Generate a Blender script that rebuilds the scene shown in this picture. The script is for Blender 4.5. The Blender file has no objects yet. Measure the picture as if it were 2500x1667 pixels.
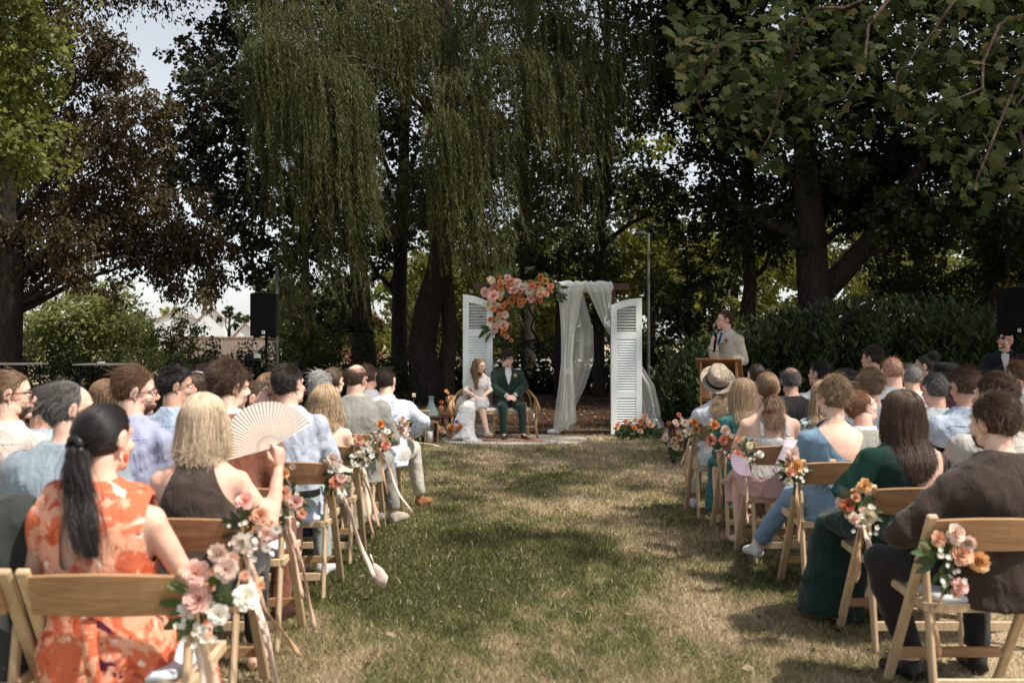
import bpy, bmesh, math, random
import numpy as np
from mathutils import Vector, Matrix, Euler
from mathutils.bvhtree import BVHTree

random.seed(7)
RNG = np.random.default_rng(11)
R = math.radians
SC = bpy.context.scene
COL = SC.collection
PI = math.pi

# ------------------------------------------------------------------ camera, sky, sun, exposure
F = 2430.0                       # focal length in photograph pixels (35 mm on a 36 mm frame)
CAM_H = 1.5
cam_d = bpy.data.cameras.new('camera')
cam = bpy.data.objects.new('camera', cam_d)
COL.objects.link(cam)
cam.location = (0, 0, CAM_H)
cam.rotation_euler = (R(90), 0, 0)
cam_d.sensor_width = 36.0
cam_d.lens = 35.0
cam_d.clip_start = 0.1
cam_d.clip_end = 3000
cam_d.dof.use_dof = True
cam_d.dof.focus_distance = 14.5
cam_d.dof.aperture_fstop = 3.0
SC.camera = cam

SUN_EL = R(56)
SUN_AZ = R(116)                   # sun stands to the right, a little behind the camera
world = bpy.data.worlds.new('World')
SC.world = world
world.use_nodes = True
wn = world.node_tree.nodes
wl = world.node_tree.links
wn.clear()
w_out = wn.new('ShaderNodeOutputWorld')
w_bg = wn.new('ShaderNodeBackground')
w_sky = wn.new('ShaderNodeTexSky')
w_hsv = wn.new('ShaderNodeHueSaturation')
w_sky.sky_type = 'NISHITA'
w_sky.sun_disc = False
w_sky.sun_elevation = SUN_EL
w_sky.sun_rotation = SUN_AZ
w_sky.air_density = 1.0
w_sky.dust_density = 1.0
w_sky.ozone_density = 1.0
w_hsv.inputs['Saturation'].default_value = 0.28
w_bg.inputs['Strength'].default_value = 0.108
wl.new(w_sky.outputs['Color'], w_hsv.inputs['Color'])
wl.new(w_hsv.outputs['Color'], w_bg.inputs['Color'])
wl.new(w_bg.outputs['Background'], w_out.inputs['Surface'])

sun_d = bpy.data.lights.new('sun', 'SUN')
sun = bpy.data.objects.new('sun', sun_d)
COL.objects.link(sun)
sun_d.energy = 3.8
sun_d.angle = R(1.6)
sun_d.color = (1.0, 0.91, 0.79)
sun_dir = Vector((math.sin(SUN_AZ) * math.cos(SUN_EL), math.cos(SUN_AZ) * math.cos(SUN_EL), math.sin(SUN_EL)))
sun.rotation_euler = sun_dir.to_track_quat('Z', 'Y').to_euler()
sun.location = sun_dir * 60

SC.view_settings.view_transform = 'Standard'
SC.view_settings.look = 'None'
SC.view_settings.exposure = 0.75
SC.view_settings.gamma = 1.0
SC.view_settings.use_curve_mapping = False
SC.render.engine = 'CYCLES'
SC.cycles.use_denoising = True
SC.cycles.max_bounces = 8
SC.cycles.diffuse_bounces = 3
SC.cycles.glossy_bounces = 2
SC.cycles.transmission_bounces = 6
SC.cycles.transparent_max_bounces = 8
SC.cycles.caustics_reflective = False
SC.cycles.caustics_refractive = False


def px(x, y, Y):
    """photograph pixel at depth Y -> world point"""
    return Vector(((x - 1250) / F * Y, Y, CAM_H - (y - 833) / F * Y))


# ------------------------------------------------------------------ scene helpers
def tag(o, label=None, cat=None, group=None, kind=None):
    if label: o['label'] = label
    if cat: o['category'] = cat
    if group: o['group'] = group
    if kind: o['kind'] = kind
    return o


def link(name, data, parent=None, mat=None):
    o = bpy.data.objects.new(name, data)
    COL.objects.link(o)
    if parent is not None: o.parent = parent
    if mat is not None and data is not None:
        data.materials.clear()
        data.materials.append(mat)
    return o


def empty(name, loc=(0, 0, 0), rz=0.0):
    o = bpy.data.objects.new(name, None)
    o.empty_display_size = 0.1
    COL.objects.link(o)
    o.location = loc
    o.rotation_euler = (0, 0, rz)
    return o


def np_mesh(name, V, Fc, smooth=True):
    """vertices (n,3) + list/array of faces -> mesh"""
    me = bpy.data.meshes.new(name)
    V = np.asarray(V, dtype=np.float32)
    if isinstance(Fc, np.ndarray):
        nf, k = Fc.shape
        me.vertices.add(len(V)); me.vertices.foreach_set('co', V.ravel())
        me.loops.add(nf * k); me.loops.foreach_set('vertex_index', Fc.astype(np.int32).ravel())
        me.polygons.add(nf)
        me.polygons.foreach_set('loop_start', np.arange(0, nf * k, k, dtype=np.int32))
        me.update(calc_edges=True)
    else:
        me.from_pydata([tuple(v) for v in V.tolist()], [], [tuple(f) for f in Fc])
        me.update()
    if smooth and len(me.polygons):
        me.polygons.foreach_set('use_smooth', np.ones(len(me.polygons), dtype=bool))
    return me


class MB:
    """collects boxes, tubes, lofts... and builds ONE mesh"""
    def __init__(self):
        self.v = []; self.f = []

    def add(self, V, Fc):
        b = len(self.v)
        self.v.extend([tuple(p) for p in V])
        self.f.extend([tuple(i + b for i in f) for f in Fc])
        return self

    def box(self, c, s, M=None):
        x, y, z = s[0] / 2, s[1] / 2, s[2] / 2
        V = [Vector((sx * x, sy * y, sz * z)) for sz in (-1, 1) for sy in (-1, 1) for sx in (-1, 1)]
        if M is not None: V = [M @ p for p in V]
        V = [p + Vector(c) for p in V]
        return self.add(V, [(0, 2, 3, 1), (4, 5, 7, 6), (0, 1, 5, 4), (2, 6, 7, 3), (0, 4, 6, 2), (1, 3, 7, 5)])

    def bar(self, a, b, w, t, up=(0, 0, 1)):
        """rectangular bar from a to b, w wide (sideways), t thick"""
        a = Vector(a); b = Vector(b); d = (b - a); L = d.length; d.normalize()
        s = d.cross(Vector(up))
        if s.length < 1e-4: s = d.cross(Vector((0, 1, 0)))
        s.normalize(); u = s.cross(d)
        V = []
        for p in (a, b):
            for i, j in ((-1, -1), (1, -1), (1, 1), (-1, 1)):
                V.append(p + s * (i * w / 2) + u * (j * t / 2))
        return self.add(V, [(0, 3, 2, 1), (4, 5, 6, 7), (0, 1, 5, 4), (1, 2, 6, 5), (2, 3, 7, 6), (3, 0, 4, 7)])

    def tube(self, pts, rad, n=8, cap=True, flat=None):
        """round tube along pts; rad scalar, list, or list of (ra, rb)"""
        pts = [Vector(p) for p in pts]
        m = len(pts)
        if not hasattr(rad, '__len__'): rad = [rad] * m
        if len(rad) != m: rad = list(np.interp(np.linspace(0, 1, m), np.linspace(0, 1, len(rad)), rad))
        rr = [(r, r) if not hasattr(r, '__len__') else r for r in rad]
        d0 = (pts[1] - pts[0]).normalized()
        ref = Vector(flat) if flat is not None else (Vector((0, 0, 1)) if abs(d0.z) < 0.9 else Vector((1, 0, 0)))
        V = []; s_prev = None
        for i in range(m):
            d = (pts[min(i + 1, m - 1)] - pts[max(i - 1, 0)])
            if d.length < 1e-9: d = d0.copy()
            d.normalize()
            if s_prev is None:
                s = d.cross(ref)
                if s.length < 1e-5: s = d.cross(Vector((0, 1, 0)))
            else:
                s = s_prev - d * s_prev.dot(d)
            s.normalize(); s_prev = s
            u = d.cross(s)
            for k in range(n):
                a = 2 * PI * k / n
                V.append(pts[i] + s * (math.cos(a) * rr[i][0]) + u * (math.sin(a) * rr[i][1]))
        Fc = []
        for i in range(m - 1):
            for k in range(n):
                k2 = (k + 1) % n
                Fc.append((i * n + k, i * n + k2, (i + 1) * n + k2, (i + 1) * n + k))
        if cap:
            Fc.append(tuple(reversed(range(n))))
            Fc.append(tuple(range((m - 1) * n, m * n)))
        return self.add(V, Fc)

    def rings(self, rings, n=16, cap=True):
        """rings: (cx,cy,z,rx,ry[,p]) horizontal superellipses stacked upward"""
        V = []
        for r in rings:
            cx, cy, z, rx, ry = r[:5]; p = r[5] if len(r) > 5 else 2.0
            for k in range(n):
                a = 2 * PI * k / n; c, s = math.cos(a), math.sin(a)
                V.append((cx + rx * math.copysign(abs(c) ** (2 / p), c), cy + ry * math.copysign(abs(s) ** (2 / p), s), z))
        Fc = []
        m = len(rings)
        for i in range(m - 1):
            for k in range(n):
                k2 = (k + 1) % n
                Fc.append((i * n + k, i * n + k2, (i + 1) * n + k2, (i + 1) * n + k))
        if cap:
            Fc.append(tuple(reversed(range(n)))); Fc.append(tuple(range((m - 1) * n, m * n)))
        return self.add(V, Fc)

    def ball(self, c, r, n=10, m=7, M=None):
        if not hasattr(r, '__len__'): r = (r, r, r)
        V = [Vector((0, 0, -r[2]))]
        for i in range(1, m):
            t = -PI / 2 + PI * i / m
            for k in range(n):
                a = 2 * PI * k / n
                V.append(Vector((r[0] * math.cos(t) * math.cos(a), r[1] * math.cos(t) * math.sin(a), r[2] * math.sin(t))))
        V.append(Vector((0, 0, r[2])))
        if M is not None: V = [M @ p for p in V]
        V = [p + Vector(c) for p in V]
        Fc = []
        for k in range(n):
            Fc.append((0, 1 + (k + 1) % n, 1 + k))
        for i in range(m - 2):
            for k in range(n):
                a = 1 + i * n; k2 = (k + 1) % n
                Fc.append((a + k, a + k2, a + n + k2, a + n + k))
        t = len(V) - 1; a = 1 + (m - 2) * n
        for k in range(n):
            Fc.append((a + k, a + (k + 1) % n, t))
        return self.add(V, Fc)

    def lathe(self, prof, c=(0, 0, 0), n=16, cap=True):
        return self.rings([(c[0], c[1], c[2] + z, r, r) for r, z in prof], n, cap)

    def sheet(self, grid, thick=0.0, nrm=None):
        """grid[i][j] of points -> quad sheet, optional thickness along nrm"""
        m, n = len(grid), len(grid[0])
        V = [p for row in grid for p in row]
        Fc = [(i * n + j, i * n + j + 1, (i + 1) * n + j + 1, (i + 1) * n + j) for i in range(m - 1) for j in range(n - 1)]
        if thick:
            o = Vector(nrm) * thick
            k = len(V)
            V = V + [Vector(p) + o for p in V]
            Fc = Fc + [tuple(k + q for q in reversed(f)) for f in Fc]
            rim = [(0, j) for j in range(n)] + [(i, n - 1) for i in range(1, m)] + [(m - 1, j) for j in range(n - 2, -1, -1)] + [(i, 0) for i in range(m - 2, 0, -1)]
            idx = [i * n + j for i, j in rim]
            for a in range(len(idx)):
                p, q = idx[a], idx[(a + 1) % len(idx)]
                Fc.append((q, p, p + k, q + k))
        return self.add(V, Fc)

    def mesh(self, name='part', smooth=False, bevel=0.0):
        me = bpy.data.meshes.new(name)
        me.from_pydata([tuple(p) for p in self.v], [], self.f)
        me.validate()
        if bevel:
            bm = bmesh.new(); bm.from_mesh(me)
            es = [e for e in bm.edges if e.is_manifold and e.calc_face_angle(0) > 0.6]
            bmesh.ops.bevel(bm, geom=es, offset=bevel, segments=1, affect='EDGES', profile=0.5, clamp_overlap=True)
            bm.to_mesh(me); bm.free()
        if smooth: me.polygons.foreach_set('use_smooth', np.ones(len(me.polygons), dtype=bool))
        me.update()
        return me

    def build(self, name, mat, parent=None, smooth=False, bevel=0.0):
        return link(name, self.mesh(name, smooth, bevel), parent, mat)


# ------------------------------------------------------------------ materials
MATS = {}


def _nt(name):
    m = bpy.data.materials.new(name); m.use_nodes = True
    nt = m.node_tree; nt.nodes.clear()
    out = nt.nodes.new('ShaderNodeOutputMaterial')
    return m, nt, out


def _n(nt, t, **kw):
    n = nt.nodes.new(t)
    for k, v in kw.items():
        if k in n.inputs: n.inputs[k].default_value = v
        else: setattr(n, k, v)
    return n


def rgb(c): return (c[0], c[1], c[2], 1.0)


def _ramp(nt, stops, interp='LINEAR'):
    r = nt.nodes.new('ShaderNodeValToRGB'); cr = r.color_ramp; cr.interpolation = interp
    while len(cr.elements) < len(stops): cr.elements.new(0.5)
    for e, (p, c) in zip(cr.elements, stops):
        e.position = p; e.color = rgb(c)
    return r


def dull(c, k): return tuple(x * k for x in c)


def matte(name, c, c2=None, scale=8.0, rough=0.8, bump=0.0, bscale=60.0, spec=0.3, coord='Object', stretch=(1, 1, 1), detail=4.0, metal=0.0, bdist=0.01):
    """general procedural surface: two colours mixed by noise, noise bump"""
    if name in MATS: return MATS[name]
    m, nt, out = _nt(name); L = nt.links
    b = _n(nt, 'ShaderNodeBsdfPrincipled', Roughness=rough, Metallic=metal)
    b.inputs['Specular IOR Level'].default_value = spec
    tc = _n(nt, 'ShaderNodeTexCoord'); mp = _n(nt, 'ShaderNodeMapping')
    mp.inputs['Scale'].default_value = stretch
    L.new(tc.outputs[coord], mp.inputs['Vector'])
    nz = _n(nt, 'ShaderNodeTexNoise', Scale=scale, Detail=detail, Roughness=0.6)
    L.new(mp.outputs['Vector'], nz.inputs['Vector'])
    c2 = c2 or dull(c, 0.78)
    rp = _ramp(nt, [(0.3, c2), (0.68, c)])
    L.new(nz.outputs['Fac'], rp.inputs['Fac']); L.new(rp.outputs['Color'], b.inputs['Base Color'])
    if bump:
        nb = _n(nt, 'ShaderNodeTexNoise', Scale=bscale, Detail=3.0)
        L.new(mp.outputs['Vector'], nb.inputs['Vector'])
        bp = _n(nt, 'ShaderNodeBump', Strength=bump, Distance=bdist)
        L.new(nb.outputs['Fac'], bp.inputs['Height']); L.new(bp.outputs['Normal'], b.inputs['Normal'])
    L.new(b.outputs['BSDF'], out.inputs['Surface'])
    MATS[name] = m
    return m


def cloth(name, c, weave=0.12, bump=0.6, sheen=0.15, c2=None, wscale=420.0):
    """woven cloth: fine weave noise in colour, crumple bump"""
    if name in MATS: return MATS[name]
    m, nt, out = _nt(name); L = nt.links
    b = _n(nt, 'ShaderNodeBsdfPrincipled', Roughness=0.88)
    b.inputs['Specular IOR Level'].default_value = 0.2
    b.inputs['Sheen Weight'].default_value = sheen
    b.inputs['Sheen Roughness'].default_value = 0.5
    tc = _n(nt, 'ShaderNodeTexCoord')
    nz = _n(nt, 'ShaderNodeTexNoise', Scale=wscale, Detail=2.0)
    n2 = _n(nt, 'ShaderNodeTexNoise', Scale=7.0, Detail=4.0, Roughness=0.6)
    for q in (nz, n2): L.new(tc.outputs['Object'], q.inputs['Vector'])
    mx = _n(nt, 'ShaderNodeMath', operation='MULTIPLY_ADD'); mx.inputs[1].default_value = 0.45
    L.new(nz.outputs['Fac'], mx.inputs[0]); 
    md = _n(nt, 'ShaderNodeMath', operation='MULTIPLY'); md.inputs[1].default_value = 0.55
    L.new(n2.outputs['Fac'], md.inputs[0]); L.new(md.outputs[0], mx.inputs[2])
    c2 = c2 or dull(c, 1 - weave * 2.2)
    rp = _ramp(nt, [(0.35, c2), (0.62, c)])
    L.new(mx.outputs[0], rp.inputs['Fac']); L.new(rp.outputs['Color'], b.inputs['Base Color'])
    mp = _n(nt, 'ShaderNodeMapping'); mp.inputs['Scale'].default_value = (1, 1, 0.6)
    L.new(tc.outputs['Object'], mp.inputs['Vector'])
    nb = _n(nt, 'ShaderNodeTexNoise', Scale=16.0, Detail=3.0, Distortion=0.6)
    L.new(mp.outputs['Vector'], nb.inputs['Vector'])
    bp = _n(nt, 'ShaderNodeBump', Strength=bump, Distance=0.03)
    L.new(nb.outputs['Fac'], bp.inputs['Height']); L.new(bp.outputs['Normal'], b.inputs['Normal'])
    L.new(b.outputs['BSDF'], out.inputs['Surface'])
    MATS[name] = m
    return m


def printed(name, base, spots, scale=14.0, bump=0.3, thr=0.1):
    """printed cloth: base colour with voronoi/noise blotches of several colours. spots: list of (colour, noise scale, threshold)"""
    if name in MATS: return MATS[name]
    m, nt, out = _nt(name); L = nt.links
    b = _n(nt, 'ShaderNodeBsdfPrincipled', Roughness=0.85)
    b.inputs['Specular IOR Level'].default_value = 0.2
    tc = _n(nt, 'ShaderNodeTexCoord')
    cur = _n(nt, 'ShaderNodeRGB'); cur.outputs[0].default_value = rgb(base); cur = cur.outputs[0]
    for i, (c, s, t) in enumerate(spots):
        mp = _n(nt, 'ShaderNodeMapping'); mp.inputs['Location'].default_value = (3.1 * i, 1.7 * i, 5.3 * i)
        L.new(tc.outputs['Object'], mp.inputs['Vector'])
        nz = _n(nt, 'ShaderNodeTexNoise', Scale=s, Detail=2.0, Distortion=1.2)
        L.new(mp.outputs['Vector'], nz.inputs['Vector'])
        rp = _ramp(nt, [(t, (0, 0, 0)), (min(t + 0.05, 1), (1, 1, 1))])
        L.new(nz.outputs['Fac'], rp.inputs['Fac'])
        mx = _n(nt, 'ShaderNodeMix', data_type='RGBA')
        L.new(rp.outputs['Color'], mx.inputs[0]); L.new(cur, mx.inputs[6]); mx.inputs[7].default_value = rgb(c)
        cur = mx.outputs[2]
    L.new(cur, b.inputs['Base Color'])
    nb = _n(nt, 'ShaderNodeTexNoise', Scale=16.0, Detail=3.0, Distortion=0.6)
    L.new(tc.outputs['Object'], nb.inputs['Vector'])
    bp = _n(nt, 'ShaderNodeBump', Strength=bump, Distance=0.03)
    L.new(nb.outputs['Fac'], bp.inputs['Height']); L.new(bp.outputs['Normal'], b.inputs['Normal'])
    L.new(b.outputs['BSDF'], out.inputs['Surface'])
    MATS[name] = m
    return m


def skin(name, c):
    if name in MATS: return MATS[name]
    m, nt, out = _nt(name); L = nt.links
    b = _n(nt, 'ShaderNodeBsdfPrincipled', Roughness=0.6)
    b.inputs['Specular IOR Level'].default_value = 0.3
    b.inputs['Subsurface Weight'].default_value = 0.07
    b.inputs['Subsurface Radius'].default_value = (0.012, 0.005, 0.003)
    b.inputs['Subsurface Scale'].default_value = 0.6
    tc = _n(nt, 'ShaderNodeTexCoord')
    nz = _n(nt, 'ShaderNodeTexNoise', Scale=13.0, Detail=7.0, Roughness=0.72)
    L.new(tc.outputs['Object'], nz.inputs['Vector'])
    red = (min(c[0] * 1.02, 1), c[1] * 0.74, c[2] * 0.66)
    rp = _ramp(nt, [(0.32, red), (0.6, c)])
    L.new(nz.outputs['Fac'], rp.inputs['Fac']); L.new(rp.outputs['Color'], b.inputs['Base Color'])
    nb = _n(nt, 'ShaderNodeTexNoise', Scale=140.0, Detail=2.0)
    L.new(tc.outputs['Object'], nb.inputs['Vector'])
    bp = _n(nt, 'ShaderNodeBump', Strength=0.12, Distance=0.004)
    L.new(nb.outputs['Fac'], bp.inputs['Height']); L.new(bp.outputs['Normal'], b.inputs['Normal'])
    L.new(b.outputs['BSDF'], out.inputs['Surface'])
    MATS[name] = m
    return m


def hairmat(name, c, c2):
    """strands: colour varies per strand"""
    if name in MATS: return MATS[name]
    m, nt, out = _nt(name); L = nt.links
    b = _n(nt, 'ShaderNodeBsdfPrincipled', Roughness=0.42)
    b.inputs['Specular IOR Level'].default_value = 0.45
    hi = _n(nt, 'ShaderNodeHairInfo')
    tc = _n(nt, 'ShaderNodeTexCoord')
    nz = _n(nt, 'ShaderNodeTexNoise', Scale=38.0, Detail=2.0)
    L.new(tc.outputs['Object'], nz.inputs['Vector'])
    ad = _n(nt, 'ShaderNodeMath', operation='MULTIPLY_ADD'); ad.inputs[1].default_value = 0.55
    L.new(hi.outputs['Random'], ad.inputs[0])
    md = _n(nt, 'ShaderNodeMath', operation='MULTIPLY'); md.inputs[1].default_value = 0.45
    L.new(nz.outputs['Fac'], md.inputs[0]); L.new(md.outputs[0], ad.inputs[2])
    rp = _ramp(nt, [(0.2, c2), (0.8, c)])
    L.new(ad.outputs[0], rp.inputs['Fac']); L.new(rp.outputs['Color'], b.inputs['Base Color'])
    L.new(b.outputs['BSDF'], out.inputs['Surface'])
    MATS[name] = m
    return m


def wood(name, c, c2, axis='X', scale=1.0, rough=0.5):
    if name in MATS: return MATS[name]
    m, nt, out = _nt(name); L = nt.links
    b = _n(nt, 'ShaderNodeBsdfPrincipled', Roughness=rough)
    b.inputs['Specular IOR Level'].default_value = 0.35
    tc = _n(nt, 'ShaderNodeTexCoord'); mp = _n(nt, 'ShaderNodeMapping')
    s = [14 * scale] * 3; s['XYZ'.index(axis)] = 1.6 * scale
    mp.inputs['Scale'].default_value = s
    oi = _n(nt, 'ShaderNodeObjectInfo')
    L.new(tc.outputs['Object'], mp.inputs['Vector'])
    cm = _n(nt, 'ShaderNodeVectorMath', operation='SCALE'); cm.inputs['Scale'].default_value = 7.0
    cb = _n(nt, 'ShaderNodeCombineXYZ')
    for i in range(3): L.new(oi.outputs['Random'], cb.inputs[i])
    L.new(cb.outputs[0], cm.inputs[0])
    va = _n(nt, 'ShaderNodeVectorMath', operation='ADD')
    L.new(mp.outputs['Vector'], va.inputs[0]); L.new(cm.outputs[0], va.inputs[1])
    nz = _n(nt, 'ShaderNodeTexNoise', Scale=2.2, Detail=6.0, Roughness=0.62, Distortion=0.8)
    L.new(va.outputs[0], nz.inputs['Vector'])
    n3 = _n(nt, 'ShaderNodeTexNoise', Scale=9.0, Detail=3.0)
    L.new(va.outputs[0], n3.inputs['Vector'])
    rp = _ramp(nt, [(0.3, c2), (0.52, tuple((a + q) / 2 for a, q in zip(c, c2))), (0.7, c)])
    L.new(nz.outputs['Fac'], rp.inputs['Fac'])
    hs = _n(nt, 'ShaderNodeHueSaturation')
    vr = _n(nt, 'ShaderNodeMapRange'); vr.inputs['To Min'].default_value = 0.86; vr.inputs['To Max'].default_value = 1.12
    L.new(oi.outputs['Random'], vr.inputs['Value']); L.new(vr.outputs[0], hs.inputs['Value'])
    L.new(rp.outputs['Color'], hs.inputs['Color']); L.new(hs.outputs['Color'], b.inputs['Base Color'])
    bp = _n(nt, 'ShaderNodeBump', Strength=0.15, Distance=0.004)
    L.new(n3.outputs['Fac'], bp.inputs['Height']); L.new(bp.outputs['Normal'], b.inputs['Normal'])
    L.new(b.outputs['BSDF'], out.inputs['Surface'])
    MATS[name] = m
    return m


def leafmat(name, cols, trans=0.35, rough=0.55, island=True, tcol=None, spec=0.3):
    """leaves: colour per leaf, light passes through"""
    if name in MATS: return MATS[name]
    m, nt, out = _nt(name); L = nt.links
    b = _n(nt, 'ShaderNodeBsdfPrincipled', Roughness=rough)
    b.inputs['Specular IOR Level'].default_value = spec
    g = _n(nt, 'ShaderNodeNewGeometry'); oi = _n(nt, 'ShaderNodeObjectInfo')
    k = len(cols)
    rp = _ramp(nt, [((i + 0.5) / k, c) for i, c in enumerate(cols)])
    L.new(g.outputs['Random Per Island'] if island else oi.outputs['Random'], rp.inputs['Fac'])
    nz = _n(nt, 'ShaderNodeTexNoise', Scale=0.9, Detail=2.0)
    L.new(g.outputs['Position'], nz.inputs['Vector'])
    hs = _n(nt, 'ShaderNodeHueSaturation')
    vr = _n(nt, 'ShaderNodeMapRange'); vr.inputs['From Min'].default_value = 0.3; vr.inputs['From Max'].default_value = 0.7
    vr.inputs['To Min'].default_value = 0.75; vr.inputs['To Max'].default_value = 1.2
    L.new(nz.outputs['Fac'], vr.inputs['Value']); L.new(vr.outputs[0], hs.inputs['Value'])
    L.new(rp.outputs['Color'], hs.inputs['Color'])
    L.new(hs.outputs['Color'], b.inputs['Base Color'])
    t = _n(nt, 'ShaderNodeBsdfTranslucent')
    h2 = _n(nt, 'ShaderNodeHueSaturation', Saturation=1.15, Value=1.7)
    if tcol: h2.inputs['Hue'].default_value = tcol
    L.new(hs.outputs['Color'], h2.inputs['Color']); L.new(h2.outputs['Color'], t.inputs['Color'])
    mx = _n(nt, 'ShaderNodeMixShader', Fac=trans)
    L.new(b.outputs['BSDF'], mx.inputs[1]); L.new(t.outputs['BSDF'], mx.inputs[2])
    L.new(mx.outputs['Shader'], out.inputs['Surface'])
    MATS[name] = m
    return m


def sheer(name, c, alpha=0.55):
    """thin see-through fabric"""
    if name in MATS: return MATS[name]
    m, nt, out = _nt(name); L = nt.links
    d = _n(nt, 'ShaderNodeBsdfDiffuse', Color=rgb(c)); t = _n(nt, 'ShaderNodeBsdfTranslucent', Color=rgb(c))
    tr = _n(nt, 'ShaderNodeBsdfTransparent')
    a = _n(nt, 'ShaderNodeMixShader', Fac=0.4); L.new(d.outputs[0], a.inputs[1]); L.new(t.outputs[0], a.inputs[2])
    lw = _n(nt, 'ShaderNodeLayerWeight', Blend=0.35)
    tc = _n(nt, 'ShaderNodeTexCoord'); nz = _n(nt, 'ShaderNodeTexNoise', Scale=300.0, Detail=1.0)
    L.new(tc.outputs['Object'], nz.inputs['Vector'])
    mr = _n(nt, 'ShaderNodeMapRange'); mr.inputs['To Min'].default_value = alpha - 0.08; mr.inputs['To Max'].default_value = alpha + 0.08
    L.new(nz.outputs['Fac'], mr.inputs['Value'])
    ad = _n(nt, 'ShaderNodeMath', operation='ADD', use_clamp=True)
    ml = _n(nt, 'ShaderNodeMath', operation='MULTIPLY'); ml.inputs[1].default_value = 0.45
    L.new(lw.outputs['Facing'], ml.inputs[0]); L.new(ml.outputs[0], ad.inputs[0]); L.new(mr.outputs[0], ad.inputs[1])
    mx = _n(nt, 'ShaderNodeMixShader'); L.new(ad.outputs[0], mx.inputs['Fac'])
    L.new(tr.outputs[0], mx.inputs[1]); L.new(a.outputs[0], mx.inputs[2]); L.new(mx.outputs[0], out.inputs['Surface'])
    MATS[name] = m
    return m


def glassmat(name, c, alpha=0.25):
    """thin-walled tinted glass"""
    if name in MATS: return MATS[name]
    m, nt, out = _nt(name); L = nt.links
    g = _n(nt, 'ShaderNodeBsdfGlossy', Roughness=0.05); tr = _n(nt, 'ShaderNodeBsdfTransparent', Color=rgb(c))
    d = _n(nt, 'ShaderNodeBsdfDiffuse', Color=rgb(c))
    lw = _n(nt, 'ShaderNodeFresnel', IOR=1.45)
    m1 = _n(nt, 'ShaderNodeMixShader', Fac=alpha); L.new(tr.outputs[0], m1.inputs[1]); L.new(d.outputs[0], m1.inputs[2])
    m2 = _n(nt, 'ShaderNodeMixShader'); L.new(lw.outputs[0], m2.inputs['Fac']); L.new(m1.outputs[0], m2.inputs[1]); L.new(g.outputs[0], m2.inputs[2])
    L.new(m2.outputs[0], out.inputs['Surface'])
    MATS[name] = m
    return m
# ------------------------------------------------------------------ remesh jobs (many overlapping volumes -> one continuous skin)
JOBS = []


def submit(mb, voxel, smooth, fin):
    me = mb.mesh('raw')
    o = bpy.data.objects.new('raw', me); COL.objects.link(o)
    r = o.modifiers.new('r', 'REMESH'); r.mode = 'VOXEL'; r.voxel_size = voxel; r.adaptivity = 0.0
    if smooth:
        s = o.modifiers.new('s', 'SMOOTH'); s.factor = 0.5; s.iterations = smooth
    JOBS.append((o, fin))


def run_jobs():
    global JOBS
    bpy.context.view_layer.update()
    dg = bpy.context.evaluated_depsgraph_get()
    out = []
    for o, fin in JOBS:
        e = o.evaluated_get(dg); me = e.to_mesh()
        n = len(me.vertices); V = np.empty(n * 3, np.float32); me.vertices.foreach_get('co', V)
        l = len(me.loops); I = np.empty(l, np.int32); me.loops.foreach_get('vertex_index', I)
        assert l == 4 * len(me.polygons)
        e.to_mesh_clear()
        out.append((V.reshape(-1, 3).astype(np.float64), I.reshape(-1, 4), fin))
    for o, fin in JOBS:
        me = o.data; bpy.data.objects.remove(o); bpy.data.meshes.remove(me)
    JOBS = []
    for V, Fq, fin in out: fin(V, Fq)


def vnormals(V, Fq):
    N = np.zeros_like(V)
    a, b, c, d = (V[Fq[:, i]] for i in range(4))
    fn = np.cross(c - a, d - b)
    for i in range(4): np.add.at(N, Fq[:, i], fn)
    return N / np.maximum(np.linalg.norm(N, axis=1, keepdims=True), 1e-12)


def folds(P, f, seed, n=6):
    r = np.random.default_rng(seed); h = np.zeros(len(P))
    for i in range(n):
        k = r.normal(size=3); k[2] *= 0.6; k /= np.linalg.norm(k)
        q = r.normal(size=3); q /= np.linalg.norm(q)
        s = f * (0.6 + 0.35 * i)
        h += (1 - 2 * np.abs(np.sin(P @ k * s + r.uniform(0, 6) + 1.6 * np.sin(P @ q * s * 0.45 + r.uniform(0, 6))))) / (1 + 0.5 * i)
    return h / 2.2


def cut_mesh(V, Fq, kill):
    """drop the faces whose corners are all in the killed region's reach; smooth the new rim"""
    kf = kill[Fq].sum(axis=1) >= 2
    Fq = Fq[~kf]
    used = np.unique(Fq)
    mp = -np.ones(len(V), int); mp[used] = np.arange(len(used))
    V = V[used].copy(); Fq = mp[Fq]
    E = np.concatenate([np.sort(Fq[:, [i, (i + 1) % 4]], axis=1) for i in range(4)])
    key = E[:, 0].astype(np.int64) * (len(V) + 1) + E[:, 1]
    u, idx, cnt = np.unique(key, return_index=True, return_counts=True)
    B = E[idx[cnt == 1]]
    if len(B):
        deg = np.bincount(B.ravel(), minlength=len(V)).astype(float)
        on = deg > 0
        for _ in range(10):
            A = np.zeros_like(V)
            np.add.at(A, B[:, 0], V[B[:, 1]]); np.add.at(A, B[:, 1], V[B[:, 0]])
            V[on] = 0.5 * V[on] + 0.5 * A[on] / deg[on][:, None]
    return V, Fq


# ------------------------------------------------------------------ heads
HC = np.array((0, -0.012, 0.03)); HR = np.array((0.077, 0.098, 0.091))
HEADS = {}


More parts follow.
